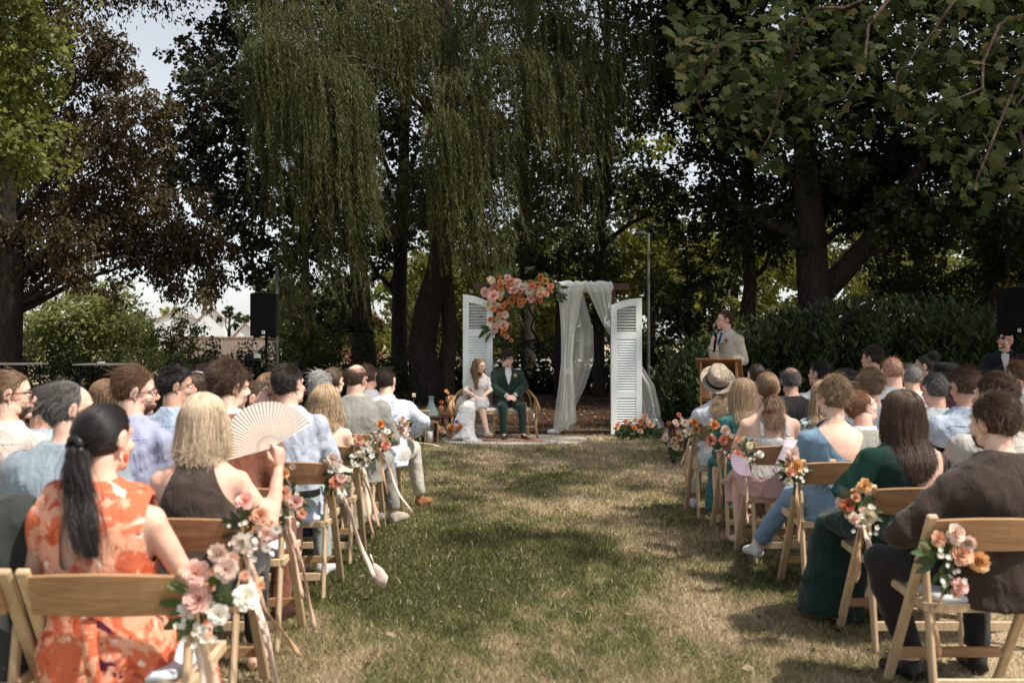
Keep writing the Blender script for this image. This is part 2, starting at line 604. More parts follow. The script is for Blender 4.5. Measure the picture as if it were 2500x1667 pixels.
def head_raw(sex):
    m = MB(); k = 1.0 if sex == 'm' else 0.93
    m.ball(HC, HR, 24, 16)
    m.ball((0, 0.028, -0.035), (0.060 * k, 0.066, 0.078), 18, 12)
    m.ball((0, 0.045, -0.082), (0.036 * k, 0.042, 0.030), 14, 9)
    m.ball((0, 0.070, -0.100), (0.021 * k, 0.020, 0.016), 12, 8)
    for s in (-1, 1):
        m.ball((s * 0.040, 0.055, -0.028), (0.022, 0.028, 0.022), 12, 8)
        m.ball((s * 0.046, 0.015, -0.070), (0.017 * k, 0.036, 0.030), 12, 8)
        m.tube([(s * 0.012, 0.083, 0.019), (s * 0.036, 0.078, 0.025), (s * 0.054, 0.060, 0.018)], [0.009, 0.0105, 0.008], 8)
        m.ball((s * 0.0115, 0.103, -0.032), (0.008, 0.010, 0.007), 8, 6)
        # ear: rim, lobe and bowl
        pts = []
        for i in range(9):
            a = R(-75 + i * 35)
            pts.append((s * (0.083 + 0.004 * math.sin(a)), -0.010 - 0.017 * math.cos(a + 0.5), 0.002 + 0.029 * math.sin(a)))
        m.tube(pts, [0.0048, 0.005, 0.005, 0.005, 0.0055, 0.0055, 0.0055, 0.005, 0.0045], 6)
        m.ball((s * 0.0805, -0.008, 0.0), (0.0055, 0.017, 0.027), 8, 6)
        m.ball((s * 0.080, 0.000, -0.028), (0.006, 0.009, 0.010), 8, 6)
    m.tube([(0, 0.088, 0.016), (0, 0.099, -0.008), (0, 0.113, -0.027)], [0.0075, 0.009, 0.0115], 8)
    m.tube([(-0.022, 0.083, -0.060), (-0.009, 0.0945, -0.0565), (0.009, 0.0945, -0.0565), (0.022, 0.083, -0.060)], [0.004, 0.0062, 0.0062, 0.004], 6)
    m.tube([(-0.019, 0.083, -0.067), (0, 0.0945, -0.069), (0.019, 0.083, -0.067)], [0.004, 0.007, 0.004], 6)
    m.tube([(0, -0.020, -0.02), (0, -0.026, -0.07), (0, -0.030, -0.13)], [0.058 * k, 0.056 * k, 0.056 * k], 14)
    return m


def make_heads():
    for sex in 'mf':
        for lod, vx in (('near', 0.0065), ('far', 0.0090)):
            def fin(V, Fq, key=(sex, lod)): HEADS[key] = (V, Fq)
            submit(head_raw(sex), vx, 3 if lod == 'near' else 2, fin)
    for pose in ('rest', 'grip'):
        def fin2(V, Fq, key=pose): HANDS[key] = (V, Fq)
        submit(hand_raw(pose), 0.0042, 2, fin2)
    run_jobs()


HANDS = {}


def hand_raw(pose):
    """right hand, wrist at origin, fingers along +y, palm facing -z, thumb towards -x"""
    m = MB()
    m.tube([(0, -0.03, 0), (0, 0.0, 0), (0, 0.03, 0.002), (0, 0.065, 0.003), (0, 0.092, 0.0)],
           [(0.026, 0.019), (0.029, 0.018), (0.037, 0.016), (0.041, 0.014), (0.038, 0.011)], 12, flat=(0, 0, 1))
    curl = 26 if pose == 'rest' else 68
    for i, (x, L) in enumerate(((-0.030, 0.072), (-0.010, 0.080), (0.011, 0.075), (0.030, 0.060))):
        p = Vector((x, 0.082, 0.0)); a = R(6 if pose == 'rest' else 35); pts = [p.copy()]
        for f, c in ((0.45, 1.0), (0.31, 1.1), (0.24, 0.8)):
            p = p + Vector((x * 0.10, math.cos(a), -math.sin(a))) * (L * f)
            pts.append(p.copy()); a += R(curl * c)
        m.tube(pts, [0.0098, 0.0092, 0.0082, 0.0066], 8)
    if pose == 'rest':
        m.tube([(-0.022, 0.015, -0.004), (-0.048, 0.040, -0.014), (-0.058, 0.068, -0.022), (-0.056, 0.092, -0.028)], [0.014, 0.012, 0.0105, 0.008], 8)
    else:
        m.tube([(-0.022, 0.015, -0.006), (-0.046, 0.042, -0.022), (-0.036, 0.068, -0.042), (-0.012, 0.082, -0.050)], [0.014, 0.012, 0.0105, 0.008], 8)
    return m


# ------------------------------------------------------------------ skeleton of a seated / standing figure (faces +Y, stands at origin)
def skeleton(sex='m', tl=1.0, w=1.0, lean=0.0, arms=None, legs=None, stand=False, twist=0.0, hunch=0.0, slope=0.0):
    f = sex == 'f'; J = {}
    base = 0.45 if not stand else 0.45
    z = lambda q: base + (q - 0.45) * tl
    if f:
        rg = [(0.47, 0.0, .178, .135), (0.53, -.005, .186, .138), (0.61, -.02, .165, .120), (0.72, -.03, .130, .098), (0.80, -.028, .136, .103),
              (0.90, -.022, .150, .118), (0.98, -.030, .156, .105), (1.025, -.035, .152, .084), (1.062, -.035, .112, .068), (1.10, -.032, .068, .055), (1.13, -.028, .050, .050)]
    else:
        rg = [(0.47, 0.0, .176, .135), (0.53, -.005, .180, .138), (0.61, -.02, .170, .128), (0.72, -.03, .158, .118), (0.80, -.03, .166, .122),
              (0.90, -.028, .180, .130), (0.98, -.034, .190, .120), (1.035, -.038, .186, .095), (1.075, -.038, .140, .077), (1.11, -.034, .084, .064), (1.14, -.028, .058, .057)]
    dz = 0.0 if not stand else 0.45
    sh = math.tan(R(lean))
    hk = lambda q: hunch * max(0, (q - 0.72)) ** 2 * 4
    rings = [(0.0, cy + (q - 0.5) * sh + hk(q), z(q) + dz, rx * w, ry * (0.5 + 0.5 * w)) for q, cy, rx, ry in rg]
    J['rings'] = rings; J['f'] = f; J['w'] = w
    top = 1.045 if not f else 1.02
    ysh = -0.036 + (top - 0.5) * sh + hk(top)
    for s, n in ((-1, 'l'), (1, 'r')):
        S = Vector((s * (0.172 if not f else 0.148) * w, ysh, z(top) + dz - 0.036 - slope))
        E = Vector((s * (0.245 if not f else 0.205) * w, ysh + 0.075, z(0.775) + dz))
        W = Vector((s * 0.10, ysh + 0.30, z(0.645) + dz))
        if stand:
            E = Vector((s * 0.25 * w, ysh - 0.01, S.z - 0.29)); W = Vector((s * 0.25 * w, ysh + 0.07, S.z - 0.54))
        if arms and n in arms:
            a = arms[n]
            E = Vector(a[0]); W = Vector(a[1])
        J['S' + n], J['E' + n], J['W' + n] = S, E, W
        H = Vector((s * 0.088 * w, 0.01, 0.525 if not stand else 0.93)); 
        K = Vector((s * 0.115, 0.44, 0.50)) if not stand else Vector((s * 0.095, 0.015, 0.50))
        A = Vector((s * 0.12, 0.40, 0.085)) if not stand else Vector((s * 0.10, -0.01, 0.085))
        T = A + Vector((s * 0.02, 0.17, -0.05))
        if legs and n in legs:
            K, A = Vector(legs[n][0]), Vector(legs[n][1])
            T = Vector(legs[n][2]) if len(legs[n]) > 2 else A + Vector((s * 0.02, 0.17, -0.05))
        J['H' + n], J['K' + n], J['A' + n], J['T' + n] = H, K, A, T
    ntop = rings[-1]
    J['neck'] = Vector((0, ntop[1], ntop[2]))
    J['head'] = Vector((0, ntop[1] + 0.038 + 0.10 * sh, ntop[2] + 0.119 * (0.97 if f else 1.0)))
    return J


def lerp(a, b, t): return a + (b - a) * t


def vol_torso(m, J, e=0.0, zmin=None, zmax=None, drop=0.0):
    rg = [r for r in J['rings'] if (zmin is None or r[2] >= zmin) and (zmax is None or r[2] <= zmax)]
    out = [(r[0], r[1], r[2], r[3] + e, r[4] + e, 2.3) for r in rg]
    if drop:
        r = out[0]; out.insert(0, (r[0], r[1], r[2] - drop, r[3] + 0.012, r[4] + 0.012, 2.3))
    m.rings(out, 22)


def vol_arm(m, J, n, e=0.0, upto=1.0, shoulder=True):
    f = J['f']; k = 0.80 if f else 1.0
    S, E, W = J['S' + n], J['E' + n], J['W' + n]
    inner = Vector((S.x * 0.62, S.y, S.z - 0.005))
    pts = [inner, S, lerp(S, E, 0.35), lerp(S, E, 0.75), E]; rad = [0.055 * k + e, 0.064 * k + e, 0.056 * k + e, 0.049 * k + e, 0.045 * k + e]
    if shoulder: m.ball(S, 0.066 * k + e, 12, 8)
    if upto <= 1.0:
        q = lerp(S, E, upto)
        pts = [inner, S, lerp(S, q, 0.5), q]; rad = [0.055 * k + e, 0.064 * k + e, 0.057 * k + e, 0.052 * k + e * 1.5]
        if upto >= 0.95: rad[-1] = 0.047 * k + e * 1.3
    if upto > 1.0:
        q = lerp(E, W, upto - 1.0)
        pts += [lerp(E, q, 0.3), lerp(E, q, 0.7), q]
        rad += [0.045 * k + e, 0.038 * k + e * 1.1, lerp(0.040, 0.029, min(upto - 1, 1)) * k + e * 1.2]
        m.ball(E, 0.046 * k + e, 10, 7)
    m.tube(pts, rad, 12)


def vol_leg(m, J, n, e=0.0, upto=2.0):
    f = J['f']; k = 0.95 if f else 1.0
    H, K, A = J['H' + n], J['K' + n], J['A' + n]
    pts = [H, lerp(H, K, 0.4), lerp(H, K, 0.8), K]; rad = [0.092 * k + e, 0.082 * k + e, 0.066 * k + e, 0.060 * k + e]
    if upto < 1.0:
        q = lerp(H, K, upto); pts = [H, lerp(H, q, 0.5), q]; rad = [0.092 * k + e, 0.083 * k + e, 0.072 * k + e]
    m.tube(pts, rad, 12)
    if upto > 1.0:
        q = lerp(K, A, upto - 1.0)
        m.ball(K, 0.060 * k + e, 12, 8)
        m.tube([K, lerp(K, q, 0.3), lerp(K, q, 0.7), q], [0.058 * k + e, 0.056 * k + e, 0.045 * k + e * 1.2, 0.036 * k + e * 1.6], 12)


def vol_foot(m, A, T, e=0.0):
    d = (T - A); d.z = 0
    if d.length < 1e-4: d = Vector((0, 1, 0))
    heel = A - d.normalized() * 0.045 + Vector((0, 0, -0.045))
    m.tube([A + Vector((0, 0, 0.03)), A, A + Vector((0, 0, -0.03))], [0.034 + e, 0.037 + e, 0.038 + e], 10)
    m.tube([heel, lerp(heel, T, 0.35) + Vector((0, 0, 0.018)), lerp(heel, T, 0.75) + Vector((0, 0, 0.006)), T],
           [(0.030 + e, 0.030 + e), (0.036 + e, 0.036 + e), (0.044 + e, 0.028 + e), (0.030 + e, 0.018 + e)], 12, flat=(0, 0, 1))


# ------------------------------------------------------------------ hair
def hairline(p, style):
    y, z = p[:, 1], p[:, 2]
    zl = np.interp(y, [-.12, -.05, -.02, .008, .03, .06, .085], [-.062, -.052, -.03, -.006, .035, .074, .092])
    if style in ('crown_bald',):
        return (z > zl) & (z < 0.050) & (y < 0.040)
    if style == 'receding':
        zl = np.interp(y, [-.12, -.05, -.02, .008, .03, .045, .06], [-.062, -.052, -.03, -.006, .055, .112, .2])
    return z > zl


def torso_at(J, z):
    r = J['rings']; zs = [q[2] for q in r]
    return [np.interp(z, zs, [q[i] for q in r]) for i in (1, 3, 4)]


def curves_obj(name, P, rad, mat, parent):
    n, k = P.shape[:2]
    c = bpy.data.hair_curves.new(name)
    c.add_curves([k] * n)
    c.position_data.foreach_set('vector', P.astype(np.float32).ravel())
    a = c.attributes.new('radius', 'FLOAT', 'POINT'); a.data.foreach_set('value', rad.astype(np.float32).ravel())
    c.materials.append(mat)
    return link(name, c, parent)


def lownoise(P, f, seed):
    r = np.random.default_rng(seed); o = np.zeros((len(P), 3))
    for i in range(5):
        k = r.normal(size=3) * f; o += np.sin(P @ k + r.uniform(0, 6))[:, None] * r.normal(size=3)
    return o / 2.5


def make_hair(par, J, M, style, mat, capmat, n=2500, rad=0.0011, length=0.05, sweep=(0, -1, 0.1), lift=0.35, curl=0.0, vol=0.0, cut=None,
              part=0.0, tie=(0, -0.112, 0.01), tail=0.35, wave=0.0, seed=1, line='full', messy=0.25, scale=1.0, drift=0.0, gather=0.0, use_cap=True, back=0.0):
    """hair part (cap) with strands under it. M: head frame -> person frame"""
    r = np.random.default_rng(seed)
    Mn = np.array(M); Rm = Mn[:3, :3]; tr = Mn[:3, 3]; Ri = np.linalg.inv(Rm)
    to_p = lambda q: q @ Rm.T + tr
    to_h = lambda q: (q - tr) @ Ri.T
    # cap
    mb = MB(); nu, nv = 28, 18; V = []
    for i in range(nv + 1):
        t = -PI / 2 + PI * i / nv
        for k in range(nu):
            a = 2 * PI * k / nu
            V.append((math.cos(t) * math.cos(a), math.cos(t) * math.sin(a), math.sin(t)))
    U = np.array(V); capoff = 1.03 + min(vol, 0.03)
    Pc = HC + HR * U * capoff
    ok = hairline((Pc - HC) / capoff + HC - np.array((0, 0, 0.012 if style in ('short', 'buzz') else 0.0)), line)
    Fc = []
    for i in range(nv):
        for k in range(nu):
            f = (i * nu + k, i * nu + (k + 1) % nu, (i + 1) * nu + (k + 1) % nu, (i + 1) * nu + k)
            if all(ok[j] for j in f): Fc.append(f)
    cap = None
    if Fc and style != 'beard' and use_cap:
        used = sorted({j for f in Fc for j in f}); mp = {j: i for i, j in enumerate(used)}
        me = np_mesh('hair', to_p(Pc[used]), [tuple(mp[j] for j in f) for f in Fc])
        cap = link('hair', me, par, capmat)
    # roots
    U = r.normal(size=(n * 4, 3)); U /= np.linalg.norm(U, axis=1, keepdims=True)
    P0 = HC + HR * U
    if style == 'beard':
        y, z, x = P0[:, 1], P0[:, 2], P0[:, 0]
        U = r.normal(size=(n * 6, 3)); U /= np.linalg.norm(U, axis=1, keepdims=True)
        P0 = np.array((0, 0.030, -0.050)) + np.array((0.0565, 0.0635, 0.065)) * U
        ok = (P0[:, 2] < -0.035 - 0.02 * (P0[:, 1] > 0.07)) & (P0[:, 1] > 0.0) & ~((np.abs(P0[:, 0]) < .02) & (P0[:, 2] > -.075) & (P0[:, 2] < -.058))
    else:
        ok = hairline(P0, line)
        if line == 'crown_bald':
            ok = ok | (hairline(P0, 'full') & (r.random(len(P0)) < np.clip((0.100 - P0[:, 2]) / 0.055, 0.03, 1)) & (P0[:, 1] < 0.055))
    U = U[ok][:n]; P0 = P0[ok][:n]; n = len(P0)
    N = U / HR; N /= np.linalg.norm(N, axis=1, keepdims=True)
    ln = lownoise(P0, 38, seed) ; jit = r.normal(size=(n, 3))
    g_h = Ri @ np.array((0, 0, -1.0)); g_h /= np.linalg.norm(g_h)
    if style in ('short', 'buzz', 'beard', 'curly'):
        K = 6
        sw = np.array(sweep, float)
        topw = np.clip((U[:, 2] - 0.25) / 0.5, 0, 1)[:, None]
        d = topw * sw + (1 - topw) * np.array((0, -0.35, -1.0)) + ln * messy * 1.4 + jit * messy * 0.5
        if style == 'beard': d = np.array((0, 0.25, -1.0)) + jit * 0.35
        Lk = length * (0.75 + 0.5 * r.random((n, 1))) * (0.45 + 0.55 * topw if style != 'beard' else 1)
        if style == 'short':
            zl_ = np.interp(P0[:, 1], [-.12, -.05, -.02, .008, .03, .06, .085], [-.062, -.052, -.03, -.006, .035, .074, .092])
            Lk = Lk * np.clip((P0[:, 2] - zl_) / 0.045, 0.22, 1)[:, None]
        p = P0.copy(); pts = [p.copy()]
        for k in range(1, K):
            t = k / (K - 1)
            tn = d - N * (d * N).sum(1, keepdims=True); tn /= np.maximum(np.linalg.norm(tn, axis=1, keepdims=True), 1e-6)
            lf = lift * (1.2 - 0.9 * t)
            st = tn + N * lf; st /= np.linalg.norm(st, axis=1, keepdims=True)
            p = p + st * Lk / (K - 1)
            q = (p - HC) / HR; ql = np.linalg.norm(q, axis=1, keepdims=True)
            N = q / ql / HR; N /= np.linalg.norm(N, axis=1, keepdims=True)
            if style != 'beard':
                mn = 1.025 + vol * t
                p = np.where(ql < mn, HC + HR * q / ql * mn, p)
            pp = p.copy()
            if curl:
                ph = (P0 @ np.array((90., 70., 110.)))[:, None] + k * 1.9 + jit[:, :1] * 0.6
                pp += curl * t * (np.sin(ph) * np.cross(N, tn) + np.cos(ph) * N * 0.7)
            pts.append(pp)
        P = to_p(np.stack(pts, 1))
    elif style in ('long', 'bob'):
        K = 16
        Lk = (length * (0.85 + 0.3 * r.random((n, 1)))) / (K - 1)
        p = P0.copy(); pts = [to_p(p)]
        sgn = np.sign(P0[:, :1] - part + 1e-5)
        d0 = np.concatenate([sgn * 1.0, -0.55 + 0 * sgn, 0.0 * sgn], 1)
        d0 = np.where(P0[:, 1:2] < -0.05, np.array((0, -0.3, -1.0)), d0)
        dirp = None
        back_ = to_p(P0)[:, 1] < J['neck'].y + 0.045
        for k in range(1, K):
            t = k / (K - 1)
            wgt = np.clip(k * length / (K - 1) / 0.075, 0, 1)
            d = d0 * (1 - wgt) + g_h * (0.35 + wgt) + ln * 0.09 + jit * 0.085
            if back: d = d + np.array((0, -back, 0)) * np.clip(P0[:, 1:2] / 0.03 + 0.5, 0, 1) * (t < 0.55)
            tn = d - N * np.minimum((d * N).sum(1, keepdims=True), 0) * (1.0 if k < 7 else 0.6)
            tn /= np.maximum(np.linalg.norm(tn, axis=1, keepdims=True), 1e-6)
            p = p + tn * Lk
            q = (p - HC) / HR; ql = np.linalg.norm(q, axis=1, keepdims=True)
            mn = 1.03 + vol * min(1, t * 3) + 0.05 * r.random((n, 1)) * min(1, t * 2)
            p = np.where(ql < mn, HC + HR * q / ql * mn, p)
            q = (p - HC) / HR; N = q / np.linalg.norm(q, axis=1, keepdims=True) / HR; N /= np.linalg.norm(N, axis=1, keepdims=True)
            w_ = to_p(p)
            cy, rx, ry = torso_at(J, w_[:, 2])
            low = w_[:, 2] < J['neck'].z + 0.02
            ee = np.sqrt(np.clip(1 - (w_[:, 0] / (rx + 0.01)) ** 2, 0, 1))
            yb = cy - (ry + 0.014) * ee - 0.006 * np.abs(jit[:, 0]); yf = cy + (ry + 0.016) * ee
            w_[:, 1] = np.where(low & back_ & (w_[:, 1] > yb) & (ee > 0), yb, w_[:, 1])
            w_[:, 1] = np.where(low & ~back_ & (w_[:, 1] < yf) & (ee > 0), yf, w_[:, 1])
            if wave:
                ph = (P0 @ np.array((55., 35., 60.))) + k * 0.95
                off = wave * max(0, t - 0.25) * np.stack([np.sin(ph), np.cos(ph) * 0.6, 0 * ph], 1)
            else: off = 0
            if gather:
                w_[:, 0] *= 1 - gather * np.clip((J['head'].z - 0.02 - w_[:, 2]) / 0.15, 0, 1) * 0.12
            if cut is not None:
                cz = cut + 0.012 * jit[:, 2] + 0.014 * ln[:, 0]
                done = w_[:, 2] < cz
                prev = pts[-1]
                w_ = np.where(done[:, None], prev, w_ + off)
                p = to_h(w_ - (0 if isinstance(off, int) else np.where(done[:, None], 0, off)))
            else:
                p = to_h(w_); w_ = w_ + off
            pts.append(w_)
        P = np.stack(pts, 1)
    else:   # tail, bun
        K1, K2 = 8, 12
        T = np.array(tie); uT = (T - HC) / HR; uT /= np.linalg.norm(uT)
        pts = []
        for k in range(K1):
            t = (k / (K1 - 1)) ** 0.8
            u = U * (1 - t) + uT * t; u /= np.maximum(np.linalg.norm(u, axis=1, keepdims=True), 1e-3)
            pts.append(to_p(HC + HR * u * (1.035 + vol * math.sin(PI * t) + 0.015 * r.random((n, 1)))))
        Tp = to_p((HC + HR * uT * 1.06)[None])[0]
        hang = np.array((0, 0, -1.0)); outd = Rm @ (uT / HR); outd /= np.linalg.norm(outd)
        ang = r.uniform(0, 2 * PI, n); rr_ = np.sqrt(r.random(n))
        if style == 'tail':
            for k in range(1, K2 + 1):
                t = k / K2
                c = Tp + outd * 0.045 * min(1, t * 4) * scale + np.array((drift * t, 0, 0)) + hang * tail * max(0, t - 0.06) * (0.9 + 0.2 * rr_[:, None])
                wd = 0.030 * scale * (0.45 + 0.9 * math.sin(PI * min(1, t * 0.85 + 0.12)))
                o = np.stack([np.cos(ang) * rr_ * wd, np.sin(ang) * rr_ * wd * 0.7, 0 * ang], 1)
                o += wave * np.stack([np.sin(t * 9 + ang * 2), np.cos(t * 8 + ang * 2), 0 * ang], 1)
                q = c + o
                cy, rx, ry = torso_at(J, q[:, 2]); lim = cy - ry - 0.012 - 0.02 * rr_
                q[:, 1] = np.where(q[:, 2] < J['neck'].z, np.minimum(q[:, 1], lim), q[:, 1])
                pts.append(q)
        else:
            rb = 0.036 * scale
            ph0 = r.uniform(0, 2 * PI, n); ax = r.normal(size=(n, 3)) + np.array((0, 2.0, 0)); ax /= np.linalg.norm(ax, axis=1, keepdims=True)
            e1 = np.cross(ax, np.array((0.3, 0.2, 1.0))); e1 /= np.linalg.norm(e1, axis=1, keepdims=True); e2 = np.cross(ax, e1)
            rad_b = rb * (0.7 + 0.35 * r.random((n, 1)))
            for k in range(1, K2 + 1):
                a = ph0[:, None] + k * 0.55
                pts.append(Tp + outd * rb * 0.8 + (e1 * np.cos(a) + e2 * np.sin(a)) * rad_b * np.array((1, 0.8, 1.1)))
        P = np.stack(pts, 1)
    k = P.shape[1]
    if style != 'beard':
        fly = r.random(n) < 0.07
        w_f = np.linspace(0, 1, k)[None, :, None] ** 1.3 * 0.026
        P = P + fly[:, None, None] * r.normal(size=(n, 1, 3)) * w_f * np.array((1, 1, 0.8)) + r.normal(size=(n, 1, 3)) * w_f * 0.10
    prof = np.interp(np.linspace(0, 1, k), [0, 0.15, 0.8, 1], [0.8, 1, 0.85, 0.35])
    radm = np.outer(rad * (0.7 + 0.6 * r.random(n)), prof)
    nm = 'beard' if style == 'beard' else 'strands'
    return curves_obj(nm, P, radm, mat, cap if cap is not None else par)


# ------------------------------------------------------------------ person
SKIN = {'fair': (0.76, 0.56, 0.455), 'pink': (0.73, 0.50, 0.40), 'tan': (0.56, 0.36, 0.27), 'olive': (0.46, 0.29, 0.20), 'dark': (0.14, 0.075, 0.05)}
HAIR = {'black': ((0.022, 0.017, 0.016), (0.006, 0.005, 0.005)), 'dark': ((0.055, 0.036, 0.026), (0.014, 0.009, 0.007)),
        'brown': ((0.13, 0.075, 0.045), (0.035, 0.02, 0.012)), 'chestnut': ((0.20, 0.105, 0.055), (0.055, 0.028, 0.015)),
        'lightbrown': ((0.30, 0.185, 0.105), (0.10, 0.055, 0.03)), 'darkblond': ((0.40, 0.28, 0.165), (0.12, 0.075, 0.04)),
        'blond': ((0.62, 0.47, 0.30), (0.26, 0.17, 0.09)), 'platinum': ((0.78, 0.66, 0.50), (0.42, 0.32, 0.21)),
        'grey': ((0.36, 0.35, 0.33), (0.10, 0.095, 0.09)), 'saltpepper': ((0.20, 0.19, 0.18), (0.03, 0.027, 0.025)), 'ginger': ((0.32, 0.15, 0.07), (0.10, 0.045, 0.02)),
        'silver': ((0.60, 0.59, 0.57), (0.25, 0.24, 0.23))}


def hand_at(wr, d, up, side, pose='rest', k=1.0):
    """hand mesh placed at wrist wr, fingers along d, back of the hand towards up"""
    V, Fq = HANDS[pose]
    d = Vector(d).normalized(); x = d.cross(Vector(up)).normalized(); u = x.cross(d)
    M = np.array((x, d, u)).T
    V = V.copy()
    if side == 'l': V[:, 0] *= -1; Fq = Fq[:, ::-1]
    return (V * k) @ M.T + np.array(wr), Fq


class Person:
    def __init__(self, label, loc, rz=0.0, sex='m', tl=1.0, w=1.0, lean=0.0, arms=None, legs=None, stand=False, skin_='fair', yaw=0, pitch=0, roll=0,
                 near=False, hands=(), group=None, hunch=0.0, headscale=1.0, visible_legs=False, bare=False, slope=0.0):
        self.root = empty('person', loc, rz)
        tag(self.root, label, 'person', group)
        self.J = skeleton(sex, tl, w, lean, arms, legs, stand, hunch=hunch, slope=slope)
        self.sex, self.near = sex, near
        self.skin = skin('skin_' + skin_, SKIN[skin_])
        hk = (0.985 if sex == 'm' else 0.975) * headscale
        self.M = Matrix.Translation(self.J['head']) @ Matrix.Rotation(R(-yaw), 4, 'Z') @ Matrix.Rotation(R(-pitch), 4, 'X') @ Matrix.Rotation(R(roll), 4, 'Y') @ Matrix.Scale(hk, 4)
        self.hands = hands
        self.vis = visible_legs
        self.bare = bare
        self.vx = 0.0155 if near else 0.021
        self.body()

    def body(self, bare=True):
        J = self.J; m = MB()
        vol_torso(m, J, -0.003)
        for n in 'lr':
            vol_arm(m, J, n, -0.001, 2.0); vol_leg(m, J, n)
            vol_foot(m, J['A' + n], J['T' + n])
            W, E = J['W' + n], J['E' + n]
            if n not in [h[0] for h in self.hands]:
                d = (W - E).normalized() * 0.6 + Vector((0, 0.5, -0.35)); d.normalize()
                m.tube([W, W + d * 0.05, W + d * 0.09], [(0.024, 0.02), (0.036, 0.016), (0.034, 0.012)], 8, flat=(0, 0, 1))
                for i in range(4):
                    s = d.cross(Vector((0, 0, 1))).normalized() * ((i - 1.5) * 0.019)
                    m.tube([W + d * 0.08 + s, W + d * 0.125 + s * 1.1 + Vector((0, 0, -0.012)), W + d * (0.155 - 0.008 * abs(i - 1.3)) + s * 1.1 + Vector((0, 0, -0.035))], [0.0095, 0.009, 0.007], 6)
        nk = J['neck']; hd = J['head']
        m.tube([nk - Vector((0, 0, 0.03)), lerp(nk, hd, 0.5) + Vector((0, -0.012, 0)), hd + Vector((0, -0.02, -0.01))],
               [0.056 if not J['f'] else 0.047] * 2 + [0.05 if not J['f'] else 0.044], 12)
        hv, hf = HEADS[(self.sex, 'near' if self.near else 'far')]
        Mn = np.array(self.M)
        hv = hv @ Mn[:3, :3].T + Mn[:3, 3]

        def fin(V, Fq):
            parts = [(V, Fq), (hv, hf)]
            for h in self.hands:
                parts.append(hand_at(self.J['W' + h[0]], h[1], h[2], h[0], h[3] if len(h) > 3 else 'rest', 0.92 if self.sex == 'm' else 0.84))
            off = 0; VV = []; FF = []
            for v, f in parts:
                VV.append(v); FF.append(f + off); off += len(v)
            link('body', np_mesh('body', np.concatenate(VV), np.concatenate(FF)), self.root, self.skin)
        submit(m, 0.0135 if self.bare else (0.022 if self.near else 0.030), 4 if self.bare else 3, fin)

    def garment(self, name, mat, torso=True, sleeve=None, legs=None, e=0.010, drop=0.03, cut=None, fold=0.006, freq=26.0, seed=1, zmin=None, zmax=None, extra=None, smooth=5, vx=None, cb=None):
        J = self.J; m = MB()
        if torso: vol_torso(m, J, e, zmin, zmax, drop)
        if sleeve:
            for n in 'lr':
                if sleeve > 0: vol_arm(m, J, n, e, sleeve)
        if legs:
            for n in 'lr': vol_leg(m, J, n, e, legs)
        if extra: extra(m, J)

        def fin(V, Fq):
            if fold:
                V = V + vnormals(V, Fq) * ((folds(V, freq, seed) + 0.55) * fold)[:, None]
            if cut is not None:
                V, Fq = cut_mesh(V, Fq, cut(V))
            o = link(name, np_mesh(name, V, Fq), self.root, mat)
            if cb: cb(o, V, Fq)
        submit(m, vx or self.vx, smooth, fin)

    def collar(self, mat, name='collar', r=0.012, h=0.040, low=0.0, open_=25, wide=1.0):
        """folded shirt / jacket collar around the neck"""
        J = self.J; nk = J['neck']; rx = (0.058 if not J['f'] else 0.05) * wide + r
        m = MB(); grid = []
        for i in range(25):
            a = R(90 + open_ + (360 - 2 * open_) * i / 24)
            front = max(0, math.sin(a))
            row = []
            for t, dr, dz in ((0, 0.014, -0.022), (0.4, 0.012, 0.0), (0.9, 0.0, h - 0.012), (1.0, 0.002, h - 0.006), (1.0, 0.008, h - 0.008), (0.5, 0.018, -0.004 + h * 0.2), (0.0, 0.026, -0.020)):
                rr = rx + dr
                row.append(Vector((rr * math.cos(a), nk.y + rr * math.sin(a) * 0.98 + 0.004, nk.z - 0.028 + dz - low - 0.030 * front - 0.012 * max(0, math.sin(a)) ** 2)))
            grid.append(row)
        m.sheet(grid, 0.0)
        return m.build(name, mat, self.root, smooth=True)

    def back_seam(self, V, Fq, mat, pts, name='seam', r=0.0022):
        """stitched line lying on the back of a garment: pts (x, z)"""
        bvh = BVHTree.FromPolygons([Vector(v) for v in V], [tuple(f) for f in Fq.tolist()]); P = []
        for i in range(len(pts) - 1):
            for k in range(8):
                t = k / 7; x = lerp(pts[i][0], pts[i + 1][0], t); z = lerp(pts[i][1], pts[i + 1][1], t)
                h = bvh.ray_cast(Vector((x, -2, z)), Vector((0, 1, 0)))
                if h[0] is not None: P.append(h[0] + Vector((0, -0.0006, 0)))
        if len(P) > 2:
            m = MB(); m.tube(P, r, 5); m.build(name, mat, self.root, True)

    def shoes(self, mat, e=0.008, name='shoe'):
        for n in 'lr':
            m = MB(); A = self.J['A' + n].copy(); T = self.J['T' + n]
            vol_foot(m, A - Vector((0, 0, 0.015)), T, e)

            def fin(V, Fq, n=n):
                link(name, np_mesh(name, V, Fq), self.root, mat)
            submit(m, 0.013, 3, fin)

    def hair(self, style, colr, **kw):
        hm = hairmat('hair_' + colr, *HAIR[colr])
        capc = tuple(0.55 * a + 0.45 * b for a, b in zip(*HAIR[colr]))
        cm = matte('scalp_' + colr, capc, dull(capc, 0.5), scale=60, rough=0.6, bump=0.3, bscale=200)
        kw['n'] = int(kw.get('n', 3200 if self.near else 1500) * (2.3 if self.near else 1.7))
        kw.setdefault('rad', 0.00065 if self.near else 0.0011)
        return make_hair(self.root, self.J, self.M, style, hm, cm, **kw)

